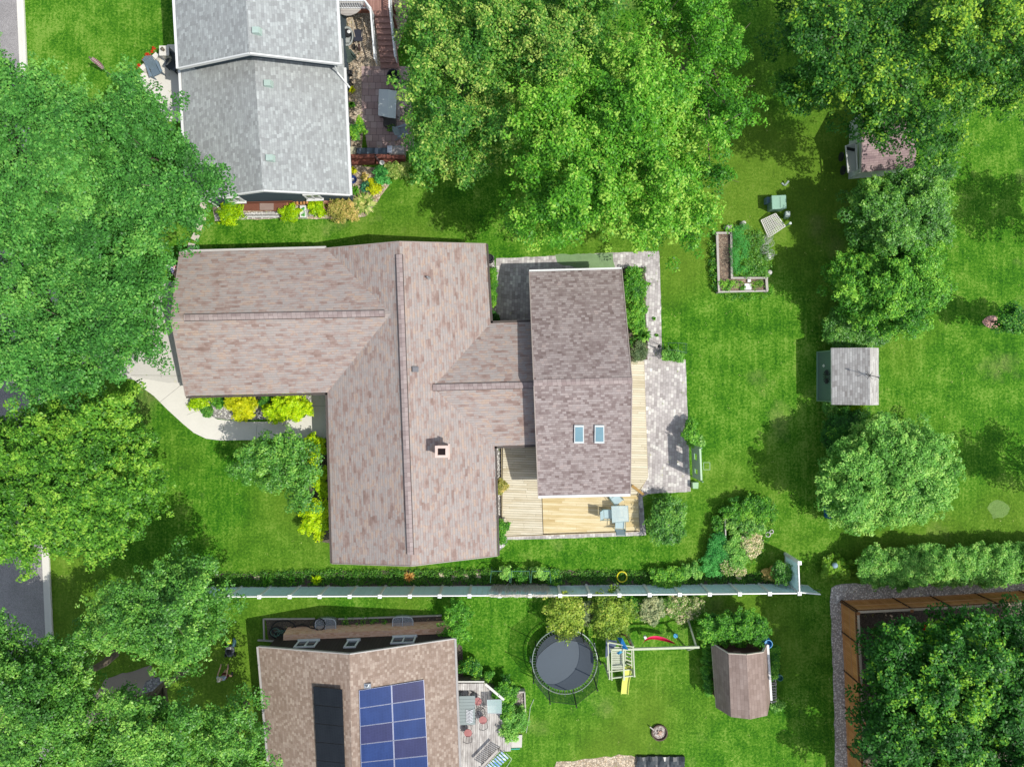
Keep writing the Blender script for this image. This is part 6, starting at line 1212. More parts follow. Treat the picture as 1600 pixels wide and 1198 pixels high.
# ---- person and mower
def Z0(x, y, z=0): return S(330+x/13.31, 980+y/13.31, z)
MWR = Thing('lawn_mower', 'dark walk behind lawn mower being pushed along the grass', 'lawn mower', tuple(Z0(380, 480)))
c = Z0(375, 500, .3); c.z = 0; m = MB(); m.lathe((c.x, c.y, .10), [(.27, 0), (.29, .12), (.22, .17), (.05, .18)], 16, 1.25); MWR.part('deck', m, M('mower_grey', (.06, .07, .08), .4))
m = MB(); m.box((c.x, c.y+.02, .36), (.24, .30, .18)); m.lathe((c.x, c.y+.02, .45), [(.09, 0), (.09, .04), (.02, .05)], 12); MWR.part('engine', m, BLACK, bevel=.02); m = MB(); m.box((c.x+.02, c.y+.26, .42), (.28, .13, .08)); MWR.part('fuel_tank', m, M('light_grey_plastic', (.35, .33, .32)))
for sx in (-1, 1):
    for sy, rr in ((.30, .10), (-.28, .12)): m = MB(); m.tube([(c.x+sx*.30-.03*sx, c.y+sy, rr), (c.x+sx*.30+.03*sx, c.y+sy, rr)], rr, 12); MWR.part('wheel', m, BLACK)
m = MB(); hl, hr = Z0(270, 800, 1.0), Z0(345, 745, 1.0); hl.y = hr.y = (hl.y+hr.y)/2; hl.x = c.x-.2; hr.x = c.x+.2; m.tube([(c.x-.22, c.y-.28, .2), hl, hr, (c.x+.22, c.y-.28, .2)], .014, 6); MWR.part('handle', m, DARKM)
m = MB(); m.tube([Z0(460, 380, .35), Z0(490, 300, .35), Z0(470, 220, .35)], [.10, .11, .07], 8); MWR.part('side_chute', m, M('dark_teal_plastic', (.03, .09, .11), .5))
m = MB(); p = Z0(370, 290, .2); m.box((p.x, p.y, .12), (.26, .26, .22)); solo('yellow_box', m, M('lime_plastic', (.50, .62, .03), .5), 'small lime yellow box on the grass at the front of the lawn mower', 'box', tuple(p), bevel=.02)
PX, PY = Z0(395, 850, 0).x, Z0(395, 850, 0).y-.10
PN = Thing('person', 'person in pale grey shirt and dark red shorts pushing the lawn mower', 'person', (PX, PY, 0))
def skin(name, verts, edges, mat, parent, root=0):
    me = bpy.data.meshes.new(name); me.from_pydata([v[0] for v in verts], edges, []); o = bpy.data.objects.new(name, me); COL.objects.link(o); o.parent = parent
    o.modifiers.new('skin', 'SKIN')
    if not me.skin_vertices: me.attributes.new
    for i, v in enumerate(verts): me.skin_vertices[0].data[i].radius = (v[1], v[2] if len(v) > 2 else v[1]); me.skin_vertices[0].data[i].use_root = (i == root)
    sb = o.modifiers.new('sub', 'SUBSURF'); sb.levels = 2; sb.render_levels = 2; me.materials.append(mat)
    o.modifiers['skin'].use_smooth_shade = True; return o
SKN = M('skin', (.50, .30, .21), .55, .08, 4)
hx, hy = hl.x-PX, hl.y-PY; hx2 = hr.x-PX
# y forward (north). body: pelvis, chest, neck, head, legs mid stride, arms forward to the handle
Vb = [((0, -.04, .92), .15, .11), ((0, -.03, 1.12), .14, .10), ((0, .03, 1.34), .17, .11), ((0, .04, 1.46), .07), ((0, .06, 1.54), .055), ((0, .09, 1.64), .085, .10), ((0, .09, 1.74), .075, .09),
      ((-.10, -.02, .84), .095), ((-.11, .16, .48), .062), ((-.11, .10, .10), .042), ((-.11, .24, .04), .040),
      ((.10, -.04, .84), .095), ((.12, -.10, .48), .062), ((.13, -.34, .12), .042), ((.14, -.22, .03), .040),
      ((-.20, .04, 1.40), .055), ((-.27, .22, 1.20), .043), ((hx-.02, hy-.07, 1.04), .030), ((.20, .04, 1.40), .055), ((.27, .22, 1.20), .043), ((hx2+.02, hy-.07, 1.04), .030)]
Eb = [(0, 1), (1, 2), (2, 3), (3, 4), (4, 5), (5, 6), (0, 7), (7, 8), (8, 9), (9, 10), (0, 11), (11, 12), (12, 13), (13, 14), (2, 15), (15, 16), (16, 17), (2, 18), (18, 19), (19, 20)]
n_ = len(Vb)
for s, hxx in ((-1, hx-.02), (1, hx2+.02)):     # palms with five separate bent fingers round the bar
    w_ = 17 if s < 0 else 20; Vb.append(((hxx, hy-.02, 1.045), .030, .016)); Eb.append((w_, len(Vb)-1)); pm = len(Vb)-1
    for j, (dx, ln) in enumerate(((-.030, .052), (-.010, .06), (.010, .055), (.030, .045))):
        Vb.append(((hxx+dx, hy+.025, 1.035), .0085)); Eb.append((pm, len(Vb)-1)); Vb.append(((hxx+dx, hy+.035, 1.035-ln*.5), .008)); Eb.append((len(Vb)-2, len(Vb)-1)); Vb.append(((hxx+dx, hy+.01, 1.035-ln), .007)); Eb.append((len(Vb)-2, len(Vb)-1))
    Vb.append(((hxx-s*.038, hy-.005, 1.025), .009)); Eb.append((pm, len(Vb)-1)); Vb.append(((hxx-s*.045, hy+.02, 1.0), .008)); Eb.append((len(Vb)-2, len(Vb)-1))
body = skin('body', Vb, Eb, SKN, PN.o)
skin('shirt', [((0, -.04, .98), .17, .13), ((0, -.03, 1.12), .165, .125), ((0, .03, 1.33), .19, .13), ((0, .04, 1.44), .10), ((-.20, .04, 1.40), .078), ((-.25, .15, 1.28), .068), ((.20, .04, 1.40), .078), ((.25, .15, 1.28), .068)], [(0, 1), (1, 2), (2, 3), (2, 4), (4, 5), (2, 6), (6, 7)], M('grey_shirt', (.38, .43, .52), .8, .1, 4), PN.o)
skin('shorts', [((0, -.04, .94), .165, .125), ((-.10, -.01, .84), .115), ((-.11, .08, .62), .095), ((.10, -.04, .84), .115), ((.12, -.08, .62), .095)], [(0, 1), (1, 2), (0, 3), (3, 4)], M('dark_red_shorts', (.12, .025, .025), .8), PN.o)
m = MB(); m.lathe((PX, PY+.085, 1.66), [(.115, 0), (.118, .06), (.10, .13), (.06, .17), (.0, .18)], 16); m.lathe((PX, PY+.15, 1.70), [(.0, .0), (.13, .0), (.13, .015), (.0, .02)], 14); PN.part('cap', m, M('beige_cap', (.55, .50, .38), .8), smooth=True)
m = MB(); m.lathe((PX, PY+.07, 1.58), [(.085, 0), (.105, .06), (.11, .12)], 14); PN.part('hair', m, M('brown_hair', (.08, .05, .03), .7), smooth=True)
for s in (-1, 1): m = MB(); m.lathe((PX+s*.035, PY+.178, 1.655), [(.002, -.008), (.012, 0), (.002, .008)], 8); PN.part('eye', m, M('eye_white', (.6, .6, .58)))
m = MB(); m.hexa([(PX-.015, PY+.17, 1.60), (PX+.015, PY+.17, 1.60), (PX+.012, PY+.205, 1.605), (PX-.012, PY+.205, 1.605)], [(PX-.006, PY+.17, 1.655), (PX+.006, PY+.17, 1.655), (PX+.004, PY+.18, 1.65), (PX-.004, PY+.18, 1.65)]); PN.part('nose', m, SKN)
m = MB(); m.box((PX, PY+.175, 1.575), (.045, .02, .008)); PN.part('mouth', m, M('lips', (.35, .12, .10)))
for i_, (fx, fy, rz_) in enumerate(((-.11, .20, 0), (.14, -.24, 0))): m = MB(); m.box((PX+fx, PY+fy, .045), (.10, .28, .085)); PN.part('shoe', m, M('dark_shoe', (.05, .05, .055)), bevel=.03)

# ================================================================ trees
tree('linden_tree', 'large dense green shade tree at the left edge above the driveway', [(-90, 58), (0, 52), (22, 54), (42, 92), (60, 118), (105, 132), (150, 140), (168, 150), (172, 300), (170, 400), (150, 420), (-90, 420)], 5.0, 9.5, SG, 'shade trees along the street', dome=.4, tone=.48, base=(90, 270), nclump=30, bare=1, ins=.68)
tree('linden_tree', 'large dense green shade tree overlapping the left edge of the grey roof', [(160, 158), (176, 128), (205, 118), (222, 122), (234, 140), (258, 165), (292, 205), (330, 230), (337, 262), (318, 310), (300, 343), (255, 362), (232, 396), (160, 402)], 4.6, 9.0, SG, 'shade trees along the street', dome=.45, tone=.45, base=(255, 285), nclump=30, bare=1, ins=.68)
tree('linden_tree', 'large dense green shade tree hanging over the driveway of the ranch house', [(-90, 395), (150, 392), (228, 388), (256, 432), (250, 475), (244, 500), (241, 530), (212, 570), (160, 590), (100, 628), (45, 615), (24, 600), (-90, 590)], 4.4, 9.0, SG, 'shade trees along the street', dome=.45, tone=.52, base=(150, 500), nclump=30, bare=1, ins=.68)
tree('lime_maple_tree', 'yellow green maple with feathery branch tips by the lower left street', [(-90, 650), (10, 655), (60, 640), (95, 628), (140, 614), (150, 622), (188, 612), (196, 640), (215, 690), (228, 730), (243, 775), (232, 805), (190, 838), (155, 852), (130, 880), (112, 858), (90, 852), (60, 862), (15, 868), (-90, 850)], 3.6, 7.6, YG, None, dome=.5, tone=.48, base=(150, 745), lobe=1.0, clump=.32, ls=.15, nclump=24, rough=1.2, spray=.5, tip=.3, bare=1)
AG = dict(mat=ASHG, group='glossy trees around the solar house driveway', ins=.62, ls=.13, per=44, clump=.32, lobe=1.0, nclump=25)
tree('ash_tree', 'glossy green tree just below the left end of the white fence', [(128, 985), (132, 950), (170, 915), (210, 920), (228, 885), (262, 872), (300, 868), (322, 895), (350, 925), (358, 950), (352, 985), (325, 1030), (290, 1050), (245, 1050), (215, 1030), (175, 1035), (140, 1015)], 3.6, 7.6, tone=.5, base=(330, 925), bare=2, **AG)
tree('ash_tree', 'glossy green tree in the lower left corner over the street', [(-90, 962), (15, 960), (30, 995), (35, 1015), (60, 1005), (62, 990), (110, 990), (132, 1010), (138, 1060), (150, 1105), (150, 1180), (130, 1280), (-90, 1280)], 4.0, 8.0, tone=.47, base=(180, 1020), bare=1, **AG)
tree('ash_tree', 'glossy green tree at the bottom edge between street and solar house', [(150, 1112), (165, 1085), (190, 1068), (212, 1085), (240, 1090), (285, 1100), (300, 1150), (300, 1280), (140, 1280), (145, 1180)], 4.0, 8.0, tone=.5, base=(290, 1040), bare=1, **AG)
tree('ash_tree', 'glossy green tree touching the left edge of the solar house roof', [(290, 1130), (318, 1112), (335, 1100), (362, 1096), (385, 1096), (400, 1095), (410, 1108), (418, 1150), (428, 1280), (295, 1280)], 3.6, 7.0, tone=.45, base=(385, 1100), **AG)
tree('young_tree', 'small cool green tree beside the front path and golden shrubs', [(373, 715), (380, 685), (394, 658), (410, 668), (425, 694), (440, 672), (465, 676), (478, 700), (490, 735), (482, 758), (482, 788), (465, 796), (450, 775), (420, 768), (385, 758), (370, 740)], 1.6, 4.2, ASHG, None, lobe=.75, clump=.3, ls=.13, nclump=13, tone=.5, base=(455, 730), rough=1.0)
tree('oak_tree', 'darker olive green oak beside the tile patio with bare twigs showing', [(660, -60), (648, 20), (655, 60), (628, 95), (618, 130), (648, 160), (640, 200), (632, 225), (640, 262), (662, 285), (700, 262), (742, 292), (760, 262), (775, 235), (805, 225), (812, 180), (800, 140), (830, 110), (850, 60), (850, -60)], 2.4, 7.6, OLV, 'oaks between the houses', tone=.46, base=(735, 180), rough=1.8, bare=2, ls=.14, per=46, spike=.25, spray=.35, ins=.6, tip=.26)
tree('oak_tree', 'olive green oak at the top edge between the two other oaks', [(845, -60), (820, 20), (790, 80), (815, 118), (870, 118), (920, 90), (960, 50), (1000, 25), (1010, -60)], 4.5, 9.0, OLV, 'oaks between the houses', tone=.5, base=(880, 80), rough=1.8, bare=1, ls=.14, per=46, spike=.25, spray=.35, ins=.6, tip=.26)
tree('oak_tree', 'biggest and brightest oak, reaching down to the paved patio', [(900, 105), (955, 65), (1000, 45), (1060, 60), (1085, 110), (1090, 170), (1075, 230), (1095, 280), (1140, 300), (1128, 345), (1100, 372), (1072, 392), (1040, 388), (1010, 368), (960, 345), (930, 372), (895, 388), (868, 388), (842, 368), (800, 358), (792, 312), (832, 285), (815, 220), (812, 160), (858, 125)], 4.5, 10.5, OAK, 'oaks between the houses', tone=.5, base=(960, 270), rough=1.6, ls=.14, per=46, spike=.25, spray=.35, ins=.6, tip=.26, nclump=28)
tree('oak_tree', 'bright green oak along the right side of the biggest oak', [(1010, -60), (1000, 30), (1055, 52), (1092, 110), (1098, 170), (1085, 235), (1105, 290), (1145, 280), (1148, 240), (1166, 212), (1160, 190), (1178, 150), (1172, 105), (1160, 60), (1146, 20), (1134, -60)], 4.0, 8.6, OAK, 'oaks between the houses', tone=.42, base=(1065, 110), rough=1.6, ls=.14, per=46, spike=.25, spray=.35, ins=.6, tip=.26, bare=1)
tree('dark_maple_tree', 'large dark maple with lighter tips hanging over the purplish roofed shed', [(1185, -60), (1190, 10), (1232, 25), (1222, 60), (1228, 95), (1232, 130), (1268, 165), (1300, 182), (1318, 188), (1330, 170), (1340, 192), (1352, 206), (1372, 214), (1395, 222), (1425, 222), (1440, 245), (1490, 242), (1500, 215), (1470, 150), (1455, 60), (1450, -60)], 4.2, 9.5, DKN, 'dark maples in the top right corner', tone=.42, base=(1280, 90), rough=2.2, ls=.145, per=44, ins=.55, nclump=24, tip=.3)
tree('dark_maple_tree', 'dark maple with yellow green tips at the right edge of the top', [(1450, -60), (1452, 60), (1465, 150), (1495, 205), (1520, 180), (1560, 155), (1600, 158), (1700, 120), (1700, -60)], 4.2, 9.5, DKN, 'dark maples in the top right corner', tone=.52, base=(1480, 60), rough=2.2, ls=.145, per=44, ins=.55, nclump=24, tip=.3)
tree('round_maple', 'round leafed small tree directly below the purplish roofed shed', [(1335, 318), (1348, 294), (1374, 276), (1425, 272), (1485, 262), (1492, 300), (1480, 350), (1458, 392), (1400, 402), (1350, 385), (1334, 345)], 1.3, 4.6, ASHG, 'small round trees down the right lawn', lobe=.72, clump=.26, ls=.12, nclump=24, tip=.2, spread=.74, tone=.42, base=(1375, 328), rough=1.0)
tree('round_maple', 'small round tree above the green walled garden shed', [(1300, 432), (1312, 410), (1345, 388), (1400, 378), (1452, 382), (1475, 420), (1478, 460), (1450, 502), (1400, 524), (1365, 508), (1335, 490), (1305, 465)], 1.3, 4.6, BUSHG, 'small round trees down the right lawn', lobe=.72, clump=.26, ls=.12, nclump=24, tip=.2, spread=.74, tone=.52, base=(1360, 450), rough=1.0)
tree('round_maple', 'small round tree below the garden shed with a blue bin at its edge', [(1288, 720), (1318, 690), (1342, 658), (1395, 650), (1440, 665), (1478, 695), (1497, 735), (1488, 780), (1440, 812), (1380, 820), (1325, 826), (1303, 812), (1290, 760)], 1.0, 4.4, HEDG, 'small round trees down the right lawn', lobe=.72, clump=.26, ls=.12, nclump=24, tip=.2, spread=.74, tone=.55, base=(1365, 733), rough=1.2)
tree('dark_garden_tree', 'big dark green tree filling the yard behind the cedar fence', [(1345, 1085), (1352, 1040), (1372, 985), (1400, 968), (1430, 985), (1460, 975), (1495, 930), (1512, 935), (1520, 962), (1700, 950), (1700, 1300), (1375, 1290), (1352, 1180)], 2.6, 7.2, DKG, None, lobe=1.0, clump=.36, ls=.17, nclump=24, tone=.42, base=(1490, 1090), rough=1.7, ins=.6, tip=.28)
tree('young_tree', 'small dark tree at the right edge rising from the red mulch ring', blob(1592, 497, 30, 17), 1.2, 2.9, DKG, None, lobe=.5, clump=.25, ls=.12, tone=.6, base=(1550, 503), trunk=.15)
tree('lawn_tree', 'tree just outside the right edge whose shadow lies near the top right', blob(1752, 322, 62, 50), 3, 6, BUSHG, None, tone=.5)
tree('lawn_tree', 'tree just outside the right edge whose shadow lies on the middle lawn', blob(1765, 776, 62, 52), 3, 6, BUSHG, None, tone=.5)
# ================================================================ shrubs
clip = dict(lobe=.32, clump=.2, per=34, ls=.085, jit=.12)
T = tree('clipped_shrub', 'smooth clipped green bush against the upper side of the garden shed', [(1289, 505), (1298, 488), (1330, 478), (1372, 498), (1388, 520), (1372, 540), (1310, 541), (1291, 527)], .6, 1.7, ASHG, 'clipped dome bushes by the garden shed', rough=.08, cat='shrub', nclump=16, tone=.4, layers=False, spread=.65, ins=.3, **clip)
T = tree('clipped_shrub', 'dark clipped dome bush between garden shed and the lower round tree', [(1289, 690), (1292, 665), (1305, 647), (1330, 641), (1352, 652), (1355, 680), (1330, 705), (1300, 712)], .6, 2.0, DKG, 'clipped dome bushes by the garden shed', rough=.05, cat='shrub', nclump=16, tone=.35, layers=False, spread=.65, ins=.3, **clip)
tree('hedge', 'long bright green informal hedge above the gravel strip', [(1342, 895), (1345, 872), (1362, 856), (1400, 862), (1440, 855), (1500, 860), (1540, 855), (1700, 855), (1700, 905), (1590, 902), (1550, 912), (1480, 908), (1420, 912), (1360, 910)], .7, 1.7, HEDG, None, lobe=.42, clump=.22, ls=.1, nclump=16, rough=.3, cat='hedge', tone=.55, layers=False, spread=.5, ins=.3)
def sh(nm, lab, cx, cy, rx_, ry_, h, mt, **k): return shrub(nm, lab, cx, cy, rx_, ry_, h, mt, **k)
gg = 'golden shrubs by the ranch house'
sh('golden_shrub', 'largest golden yellow shrub in the pebble bed under the wing roof', 447, 637, 34, 20, 1.3, GOLD, group=gg, lobe=.38, ls=.12, tone=.6, spike=.6)
sh('golden_shrub', 'spiky bright yellow shrub in the middle of the pebble bed', 378, 633, 22, 17, 1.0, GOLY, group=gg, lobe=.3, tone=.5)
sh('golden_shrub', 'small yellow green shrub at the left end of the pebble bed', 311, 628, 14, 9, .5, GOLD, group=gg, tone=.3)
sh('golden_shrub', 'upper of three golden shrubs along the west wall', 494, 702, 17, 22, 1.2, GOLD, group=gg, lobe=.35, ls=.12, tone=.5)
sh('golden_shrub', 'middle golden shrub of three along the west wall', 503, 752, 13, 22, 1.1, GOLD, group=gg, lobe=.32, ls=.12, tone=.45)
sh('golden_shrub', 'lowest golden shrub of three along the west wall', 495, 810, 23, 27, 1.3, GOLD, group=gg, lobe=.38, ls=.12, tone=.65, spike=.6)
sh('shrub', 'small dark green plant in pebbles between the two yellow shrubs', 418, 627, 9, 11, .6, DKG)
sh('shrub', 'small green plant in pebbles left of the spiky yellow shrub', 345, 629, 9, 8, .4, BUSHG)
sh('shrub', 'tiny green plant at the lower left edge of the pebble bed', 325, 641, 8, 6, .3, ASHG)
sh('shrub', 'round glossy shrub right of the deck corner', 1042, 816, 27, 37, 1.6, ASHG, lobe=.42, clump=.22, ls=.11, tone=.45)
sh('shrub', 'wide green shrub across the top of the planted island', 1172, 797, 42, 20, 1.0, BUSHG, lobe=.38, tone=.45)
sh('shrub', 'leafy green shrub in the middle of the planted island', 1165, 818, 30, 18, .9, ASHG, lobe=.36, tone=.6)
sh('shrub', 'feathery dark fern at the left edge of the planted island', 1121, 853, 15, 22, .7, FERN, tone=.4, ls=.07)
sh('shrub', 'small green shrub at the upper left of the planted island', 1122, 818, 10, 12, .6, BUSHG)
sh('flowering_shrub', 'white flowering perennials down the right side of the planted island', 1172, 848, 15, 24, .6, WHTF, tone=.6, cat='flowers', jit=.3)
sh('shrub', 'round leafed green perennials in the lower middle of the island', 1150, 862, 15, 24, .7, HEDG, tone=.55)
sh('shrub', 'bright fern at the bottom of the planted island near the fence', 1113, 885, 19, 14, .6, FERN, tone=.75, ls=.07)
sh('shrub', 'pale flowered plants between the bright fern and the white flowers', 1143, 886, 20, 11, .5, WHTF, tone=.4, jit=.25)
sh('shrub', 'cool green shrub in the corner of the white fence', 1224, 891, 15, 18, 1.2, ASHG, tone=.35, lobe=.36)
sh('flowering_shrub', 'small pink flowered plant left of the fence corner shrub', 1204, 897, 8, 9, .4, PINKL, tone=.6)
sh('shrub', 'bright green bushy plants in the fence bed below the glossy shrub', 1042, 901, 26, 13, .7, BUSHG, tone=.65)
sh('shrub', 'soft green perennial in the fence bed right of the bushy plants', 1082, 893, 18, 10, .5, HEDG, tone=.5)
sh('shrub', 'large yellow olive shrub above the trampoline', 884, 961, 33, 33, 1.9, LEAF('leaf_olive_yellow', [(0, (.06, .14, .02)), (.4, (.14, .25, .035)), (.75, (.24, .36, .06)), (1, (.38, .46, .12))]), lobe=.5, clump=.25, ls=.12, tone=.5)
sh('shrub', 'silvery shrub squeezed between the two yellow olive shrubs', 916, 954, 11, 20, 1.3, SILV)
sh('shrub', 'yellow olive shrub above the blue playset canopy', 952, 958, 32, 36, 2.0, LEAF('leaf_olive_yellow', ()) if 'leaf_olive_yellow' in _mc else BUSHG, lobe=.5, clump=.25, ls=.12, tone=.4)
sh('shrub', 'narrow green shrub right of the second yellow olive shrub', 985, 946, 12, 14, 1.0, BUSHG, tone=.35)
sh('shrub', 'silver grey shrub hanging below the fence near the swing beam', 1020, 953, 17, 22, 1.2, SILV, tone=.55)
sh('flowering_shrub', 'white flecked green shrub at the right of the silver grey one', 1066, 948, 33, 17, 1.0, WHTF, tone=.28, jit=.25)
sh('shrub', 'round bright green bush at the upper right corner of the solar house', 711, 973, 25, 28, 1.6, BUSHG, lobe=.42, ls=.1, tone=.5, jit=.15)
sh('shrub', 'dark shrub on dirt beside the solar house wall', 738, 1042, 17, 14, .7, DKG, tone=.5)
sh('shrub', 'bright green low shrub between the dark shrub and deck railing', 757, 1057, 14, 9, .5, BUSHG, tone=.6)
sh('shrub', 'climbing green shrub at the upper right corner of the bleached deck', 789, 1082, 14, 22, 1.0, BUSHG, tone=.5)
sh('shrub', 'green shrub between the glass table and the planter bed', 791, 1108, 10, 16, .9, BUSHG, tone=.45)
sh('shrub', 'leafy bush spilling over the lower end of the planter bed', 806, 1124, 17, 17, 1.0, HEDG, tone=.4)
sh('shrub', 'light green bush with a white flower at the deck step', 797, 1146, 12, 11, .7, HEDG, tone=.6)
tree('shrub', 'wide leafy bush behind the dark gable of the barn shed', [(1094, 1000), (1098, 972), (1112, 962), (1140, 960), (1178, 958), (1195, 975), (1194, 994), (1186, 1004), (1120, 1004)], .5, 2.0, BUSHG, None, lobe=.45, clump=.22, ls=.11, nclump=16, rough=.3, cat='shrub', tone=.42, layers=False, spread=.65, ins=.3)
sh('ivy', 'narrow strip of ivy along the left wall of the barn shed', 1106, 1045, 6, 46, .6, BUSHG, tone=.35, lobe=.22)
sh('ivy', 'narrow strip of leafy plants along the right wall of the barn shed', 1209, 1035, 7, 30, .7, BUSHG, tone=.45, lobe=.22)
sh('shrub', 'small bright weeds at the lower right corner of the barn shed', 1213, 1100, 8, 9, .3, HEDG, tone=.6)
# beside the blue house
sh('shrub', 'dark green rounded shrub between gravel bed and tile patio', 558, 201, 15, 18, 1.4, DKG, lobe=.38, tone=.6, ls=.12)
sh('shrub', 'yellow green round shrub at the lower left corner of the blue house', 357, 334, 19, 15, 1.1, GOLD, lobe=.35, tone=.25, ls=.09)
sh('shrub', 'yellow green mound right of the lattice edging', 453, 334, 13, 10, .6, GOLD, tone=.2)
sh('shrub', 'small yellow green plants between herb planters and clay pot', 495, 324, 14, 6, .4, GOLD, tone=.3)
sh('shrub', 'large yellow and pink shrub at the lower right corner of the blue house', 535, 327, 23, 15, 1.0, PINKL, lobe=.34, tone=.4, jit=.3, ls=.09)
sh('shrub', 'bright lime feathery plant in the gravel bed near the sleepers', 595, 272, 13, 14, .6, FERN, tone=.9)
sh('shrub', 'yellow flowering plant beside the blue green hosta', 585, 291, 9, 9, .4, GOLY, tone=.3)
sh('shrub', 'pale variegated shrub below the timber sleepers at the tree edge', 622, 264, 17, 13, .6, VARI, tone=.35)
tuft('hosta', 'large cream edged variegated hosta at the end of the gravel bed', 570, 319, 21, .35, VARI, n=150, w=.07)
tuft('hosta', 'blue green hosta in the gravel bed right of the blue urn', 573, 293, 12, .35, BLUEG, n=90, w=.06)
tuft('flowering_plant', 'small yellow green plant above the blue urn', 552, 268, 8, .3, GOLY, n=50)
tuft('flowering_plant', 'green strappy plant below the blue urn', 556, 299, 9, .35, BUSHG, n=60)
tuft('flowering_plant', 'pinkish brown plant on the gravel between urn and lime plant', 570, 277, 9, .25, PINKL, n=50)
tuft('flowering_plant', 'yellow green plant by the wall right of the meter', 551, 142, 7, .35, GOLY, n=50)
tuft('flowering_plant', 'strappy green plant above the dark round shrub', 550, 166, 7, .35, BUSHG, n=50)
sh('hosta', 'broad lime green hosta clump alone on the lawn near the hedge', 1305, 887, 23, 16, .55, LEAF('leaf_hosta', [(0, (.05, .16, .012)), (.5, (.10, .25, .02)), (1, (.20, .36, .05))]), cat='plant', ls=.2, tone=.5, lobe=.34)
tuft('yellow_plant', 'star shaped yellow green plant in the left part of the fence bed', 496, 904, 11, .4, GOLD, n=60, w=.05)
tuft('dry_plant', 'dry orange tan plant in the fence bed beside the first tan blocks', 640, 900, 11, .3, LEAF('leaf_dry', [(0, (.30, .18, .06)), (1, (.55, .38, .16))]), n=80, w=.03)
for x, y, r_, l in ((420, 907, 11, 'strappy green plant in the fence bed right of the isolated tan block'), (459, 905, 9, 'strappy green plant in the fence bed left of the yellow star plant')): tuft('strappy_plant', l, x, y, r_, .4, BUSHG, n=60, w=.03)
sh('vine', 'bright vine climbing the left green trellis', 789, 896, 8, 8, 1.0, HEDG, tone=.7, lobe=.25)
sh('vine', 'dark vine climbing the middle green trellis', 812, 899, 12, 6, .7, BUSHG, tone=.35, lobe=.25)
sh('vine', 'bright vine climbing the right green trellis', 848, 894, 12, 6, .9, HEDG, tone=.55, lobe=.25)
sh('shrub', 'dark green plants just right of the green trellises', 862, 903, 12, 8, .4, DKG, tone=.6)
# patio planting
sh('perennials', 'tall green perennials at the top of the bed beside the addition', 990, 447, 15, 26, .8, BUSHG, tone=.45, cat='perennials')
sh('perennials', 'green perennials in the middle of the bed beside the addition', 995, 492, 14, 22, .8, BUSHG, tone=.55, cat='perennials')
tuft('leafy_plant', 'broad dark leafed rosette near the lower end of the patio bed', 1003, 524, 15, .5, ASHG, n=90, w=.08)
sh('perennials', 'grey green lavender like mound at the bottom of the patio bed', 1000, 549, 13, 13, .6, SILV, tone=.1, cat='perennials', ls=.07)
sh('perennials', 'narrow row of green plants along the pebbles east of the ranch house', 771, 447, 3.5, 34, .4, BUSHG, tone=.6, lobe=.16, clump=.12, ls=.06, cat='perennials')
sh('shrub', 'small dark shrub in the shaded corner by the pebbles', 771, 497, 9, 6, .5, DKG, tone=.2, lobe=.2)
sh('shrub', 'reddish twiggy shrub between house and weathered deck', 782, 762, 8, 9, .7, PINKL, tone=.2, lobe=.2)
sh('shrub', 'green shrub at the lower left corner of the weathered deck', 784, 826, 8, 18, .8, BUSHG, tone=.45, lobe=.25)
sh('grass_clump', 'ornamental grasses growing under the wire arch', 1052, 554, 18, 9, .5, HEDG, tone=.4, ls=.08, cat='grasses')
sh('shrub', 'wispy green shrub at the top end of the green screen', 1079, 676, 9, 17, 1.0, BUSHG, tone=.5, lobe=.25)
sh('shrub', 'loose green stems around the upper post of the green screen', 1091, 690, 12, 8, .8, ASHG, tone=.6, lobe=.22)
for x, y, l in ((1014, 444, 'small weed growing through the pavers beside the patio bed'), (1022, 498, 'low weed on the pavers left of the lawn'), (1026, 524, 'little weed on the pavers just above the wire arch')): tuft('weed', l, x, y, 4, .12, BUSHG, n=24, w=.03)
sh('shrub', 'tall grasses at the lower left corner of the garden shed', 1296, 638, 9, 7, .6, HEDG, tone=.3)
sh('shrub', 'yellow green shrub just below the garden shed roof', 1334, 640, 16, 8, .8, GOLD, tone=.15, lobe=.3)
sh('shrub', 'yellow flecked bush at the lower left corner of the purplish roofed shed', 1358, 290, 11, 8, .9, GOLD, tone=.1, lobe=.25)
for x, y, r_, l in ((1366, 985, 10, 'low plant in dark soil just inside the cedar fence corner'), (1362, 1018, 10, 'leafy plant in dark soil along the left cedar fence'), (1412, 968, 8, 'low plant in dark soil below the top cedar fence')): tuft('leafy_plant', l, x, y, r_, .4, ASHG, n=60, w=.06)
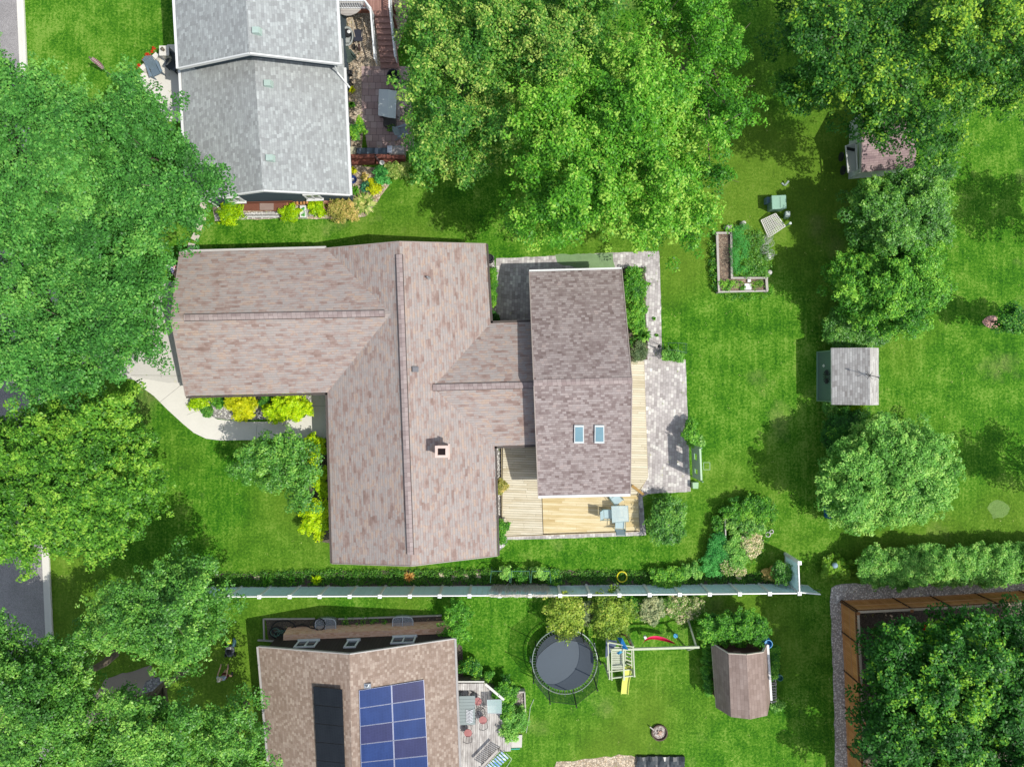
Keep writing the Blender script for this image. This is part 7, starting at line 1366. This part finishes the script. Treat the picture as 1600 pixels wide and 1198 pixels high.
for x, y, l in ((1449, 982, 'bright red lily cluster at the edge of the dark tree'), (1430, 998, 'smaller dull red lily cluster below the bright one')):
    C = np.array([S(x+random.uniform(-5, 5), y+random.uniform(-6, 6), 3.4) for _ in range(9)]); C_ = np.array([S(x, y, 3.2-.3*i) for i in range(10)])
    T = Thing('red_flowers', l, 'flowers', (C[0][0], C[0][1], 0), 'red flowers in the dark tree yard'); leafmesh('petals', C, np.full(9, .10), np.full(9, .5), REDF, 14, .10, parent=T.o, loc=T.L)
    m = MB(); p = Vector(C.mean(0)); m.tube([(p.x, p.y, 0), (p.x, p.y, p.z-.1)], .03, 5); T.part('stem', m, BARK); leafmesh('leaves', C-[0, 0, .25], np.full(9, .22), np.full(9, .4), DKG, 16, .13, parent=T.o, loc=T.L)
# uncountable ground cover
greens('ground_cover', 'dark green ground cover filling the bed north of the white fence', [(236, 899), (500, 891), (760, 890), (862, 890), (1000, 894), (1130, 896), (1245, 894), (1248, 911), (860, 911), (480, 914), (238, 920)], -.02, .14, GCOV, None, 2300, .17, 14, .09, cat='ground cover', kind='stuff', jit=.3)
greens('ground_cover', 'patchy weeds on the dirt bed above the solar house', [(535, 965), (605, 963), (605, 988), (535, 990)], .03, .2, BUSHG, None, 60, .12, 12, .08, cat='ground cover', kind='stuff', jit=.3)
greens('ground_cover', 'low grass and weeds around the edge of the planted island', [(1112, 800), (1150, 778), (1200, 776), (1216, 800), (1205, 835), (1188, 870), (1160, 893), (1100, 900), (1105, 860)], .02, .2, BUSHG, None, 320, .16, 14, .08, cat='ground cover', kind='stuff', jit=.3)
greens('ground_cover', 'sparse green undergrowth between the patio bed perennials', [(974, 420), (1006, 420), (1010, 560), (982, 562)], .03, .25, DKG, None, 170, .14, 14, .08, cat='ground cover', kind='stuff', jit=.3)

def litter(name, label, n, mat, sz, box):
    x = RNG.uniform(box[0], box[2], n); y = RNG.uniform(box[1], box[3], n); k = H/F; C = np.stack([(x-800)*k, (599-y)*k, np.full(n, .03)], 1)
    o = leafmesh(name, C, np.full(n, .10), RNG.uniform(0, 1, n), mat, 4, sz, flat=.15, zmin=0); tag(o, label, 'ground cover', None, 'stuff')
litter('clover', 'pale clover and weed specks scattered thinly through the lawn', 2600, LEAF('leaf_clover', [(0, (.10, .24, .03)), (.6, (.20, .32, .08)), (1, (.42, .46, .24))]), .05, (60, 0, 1600, 1198))
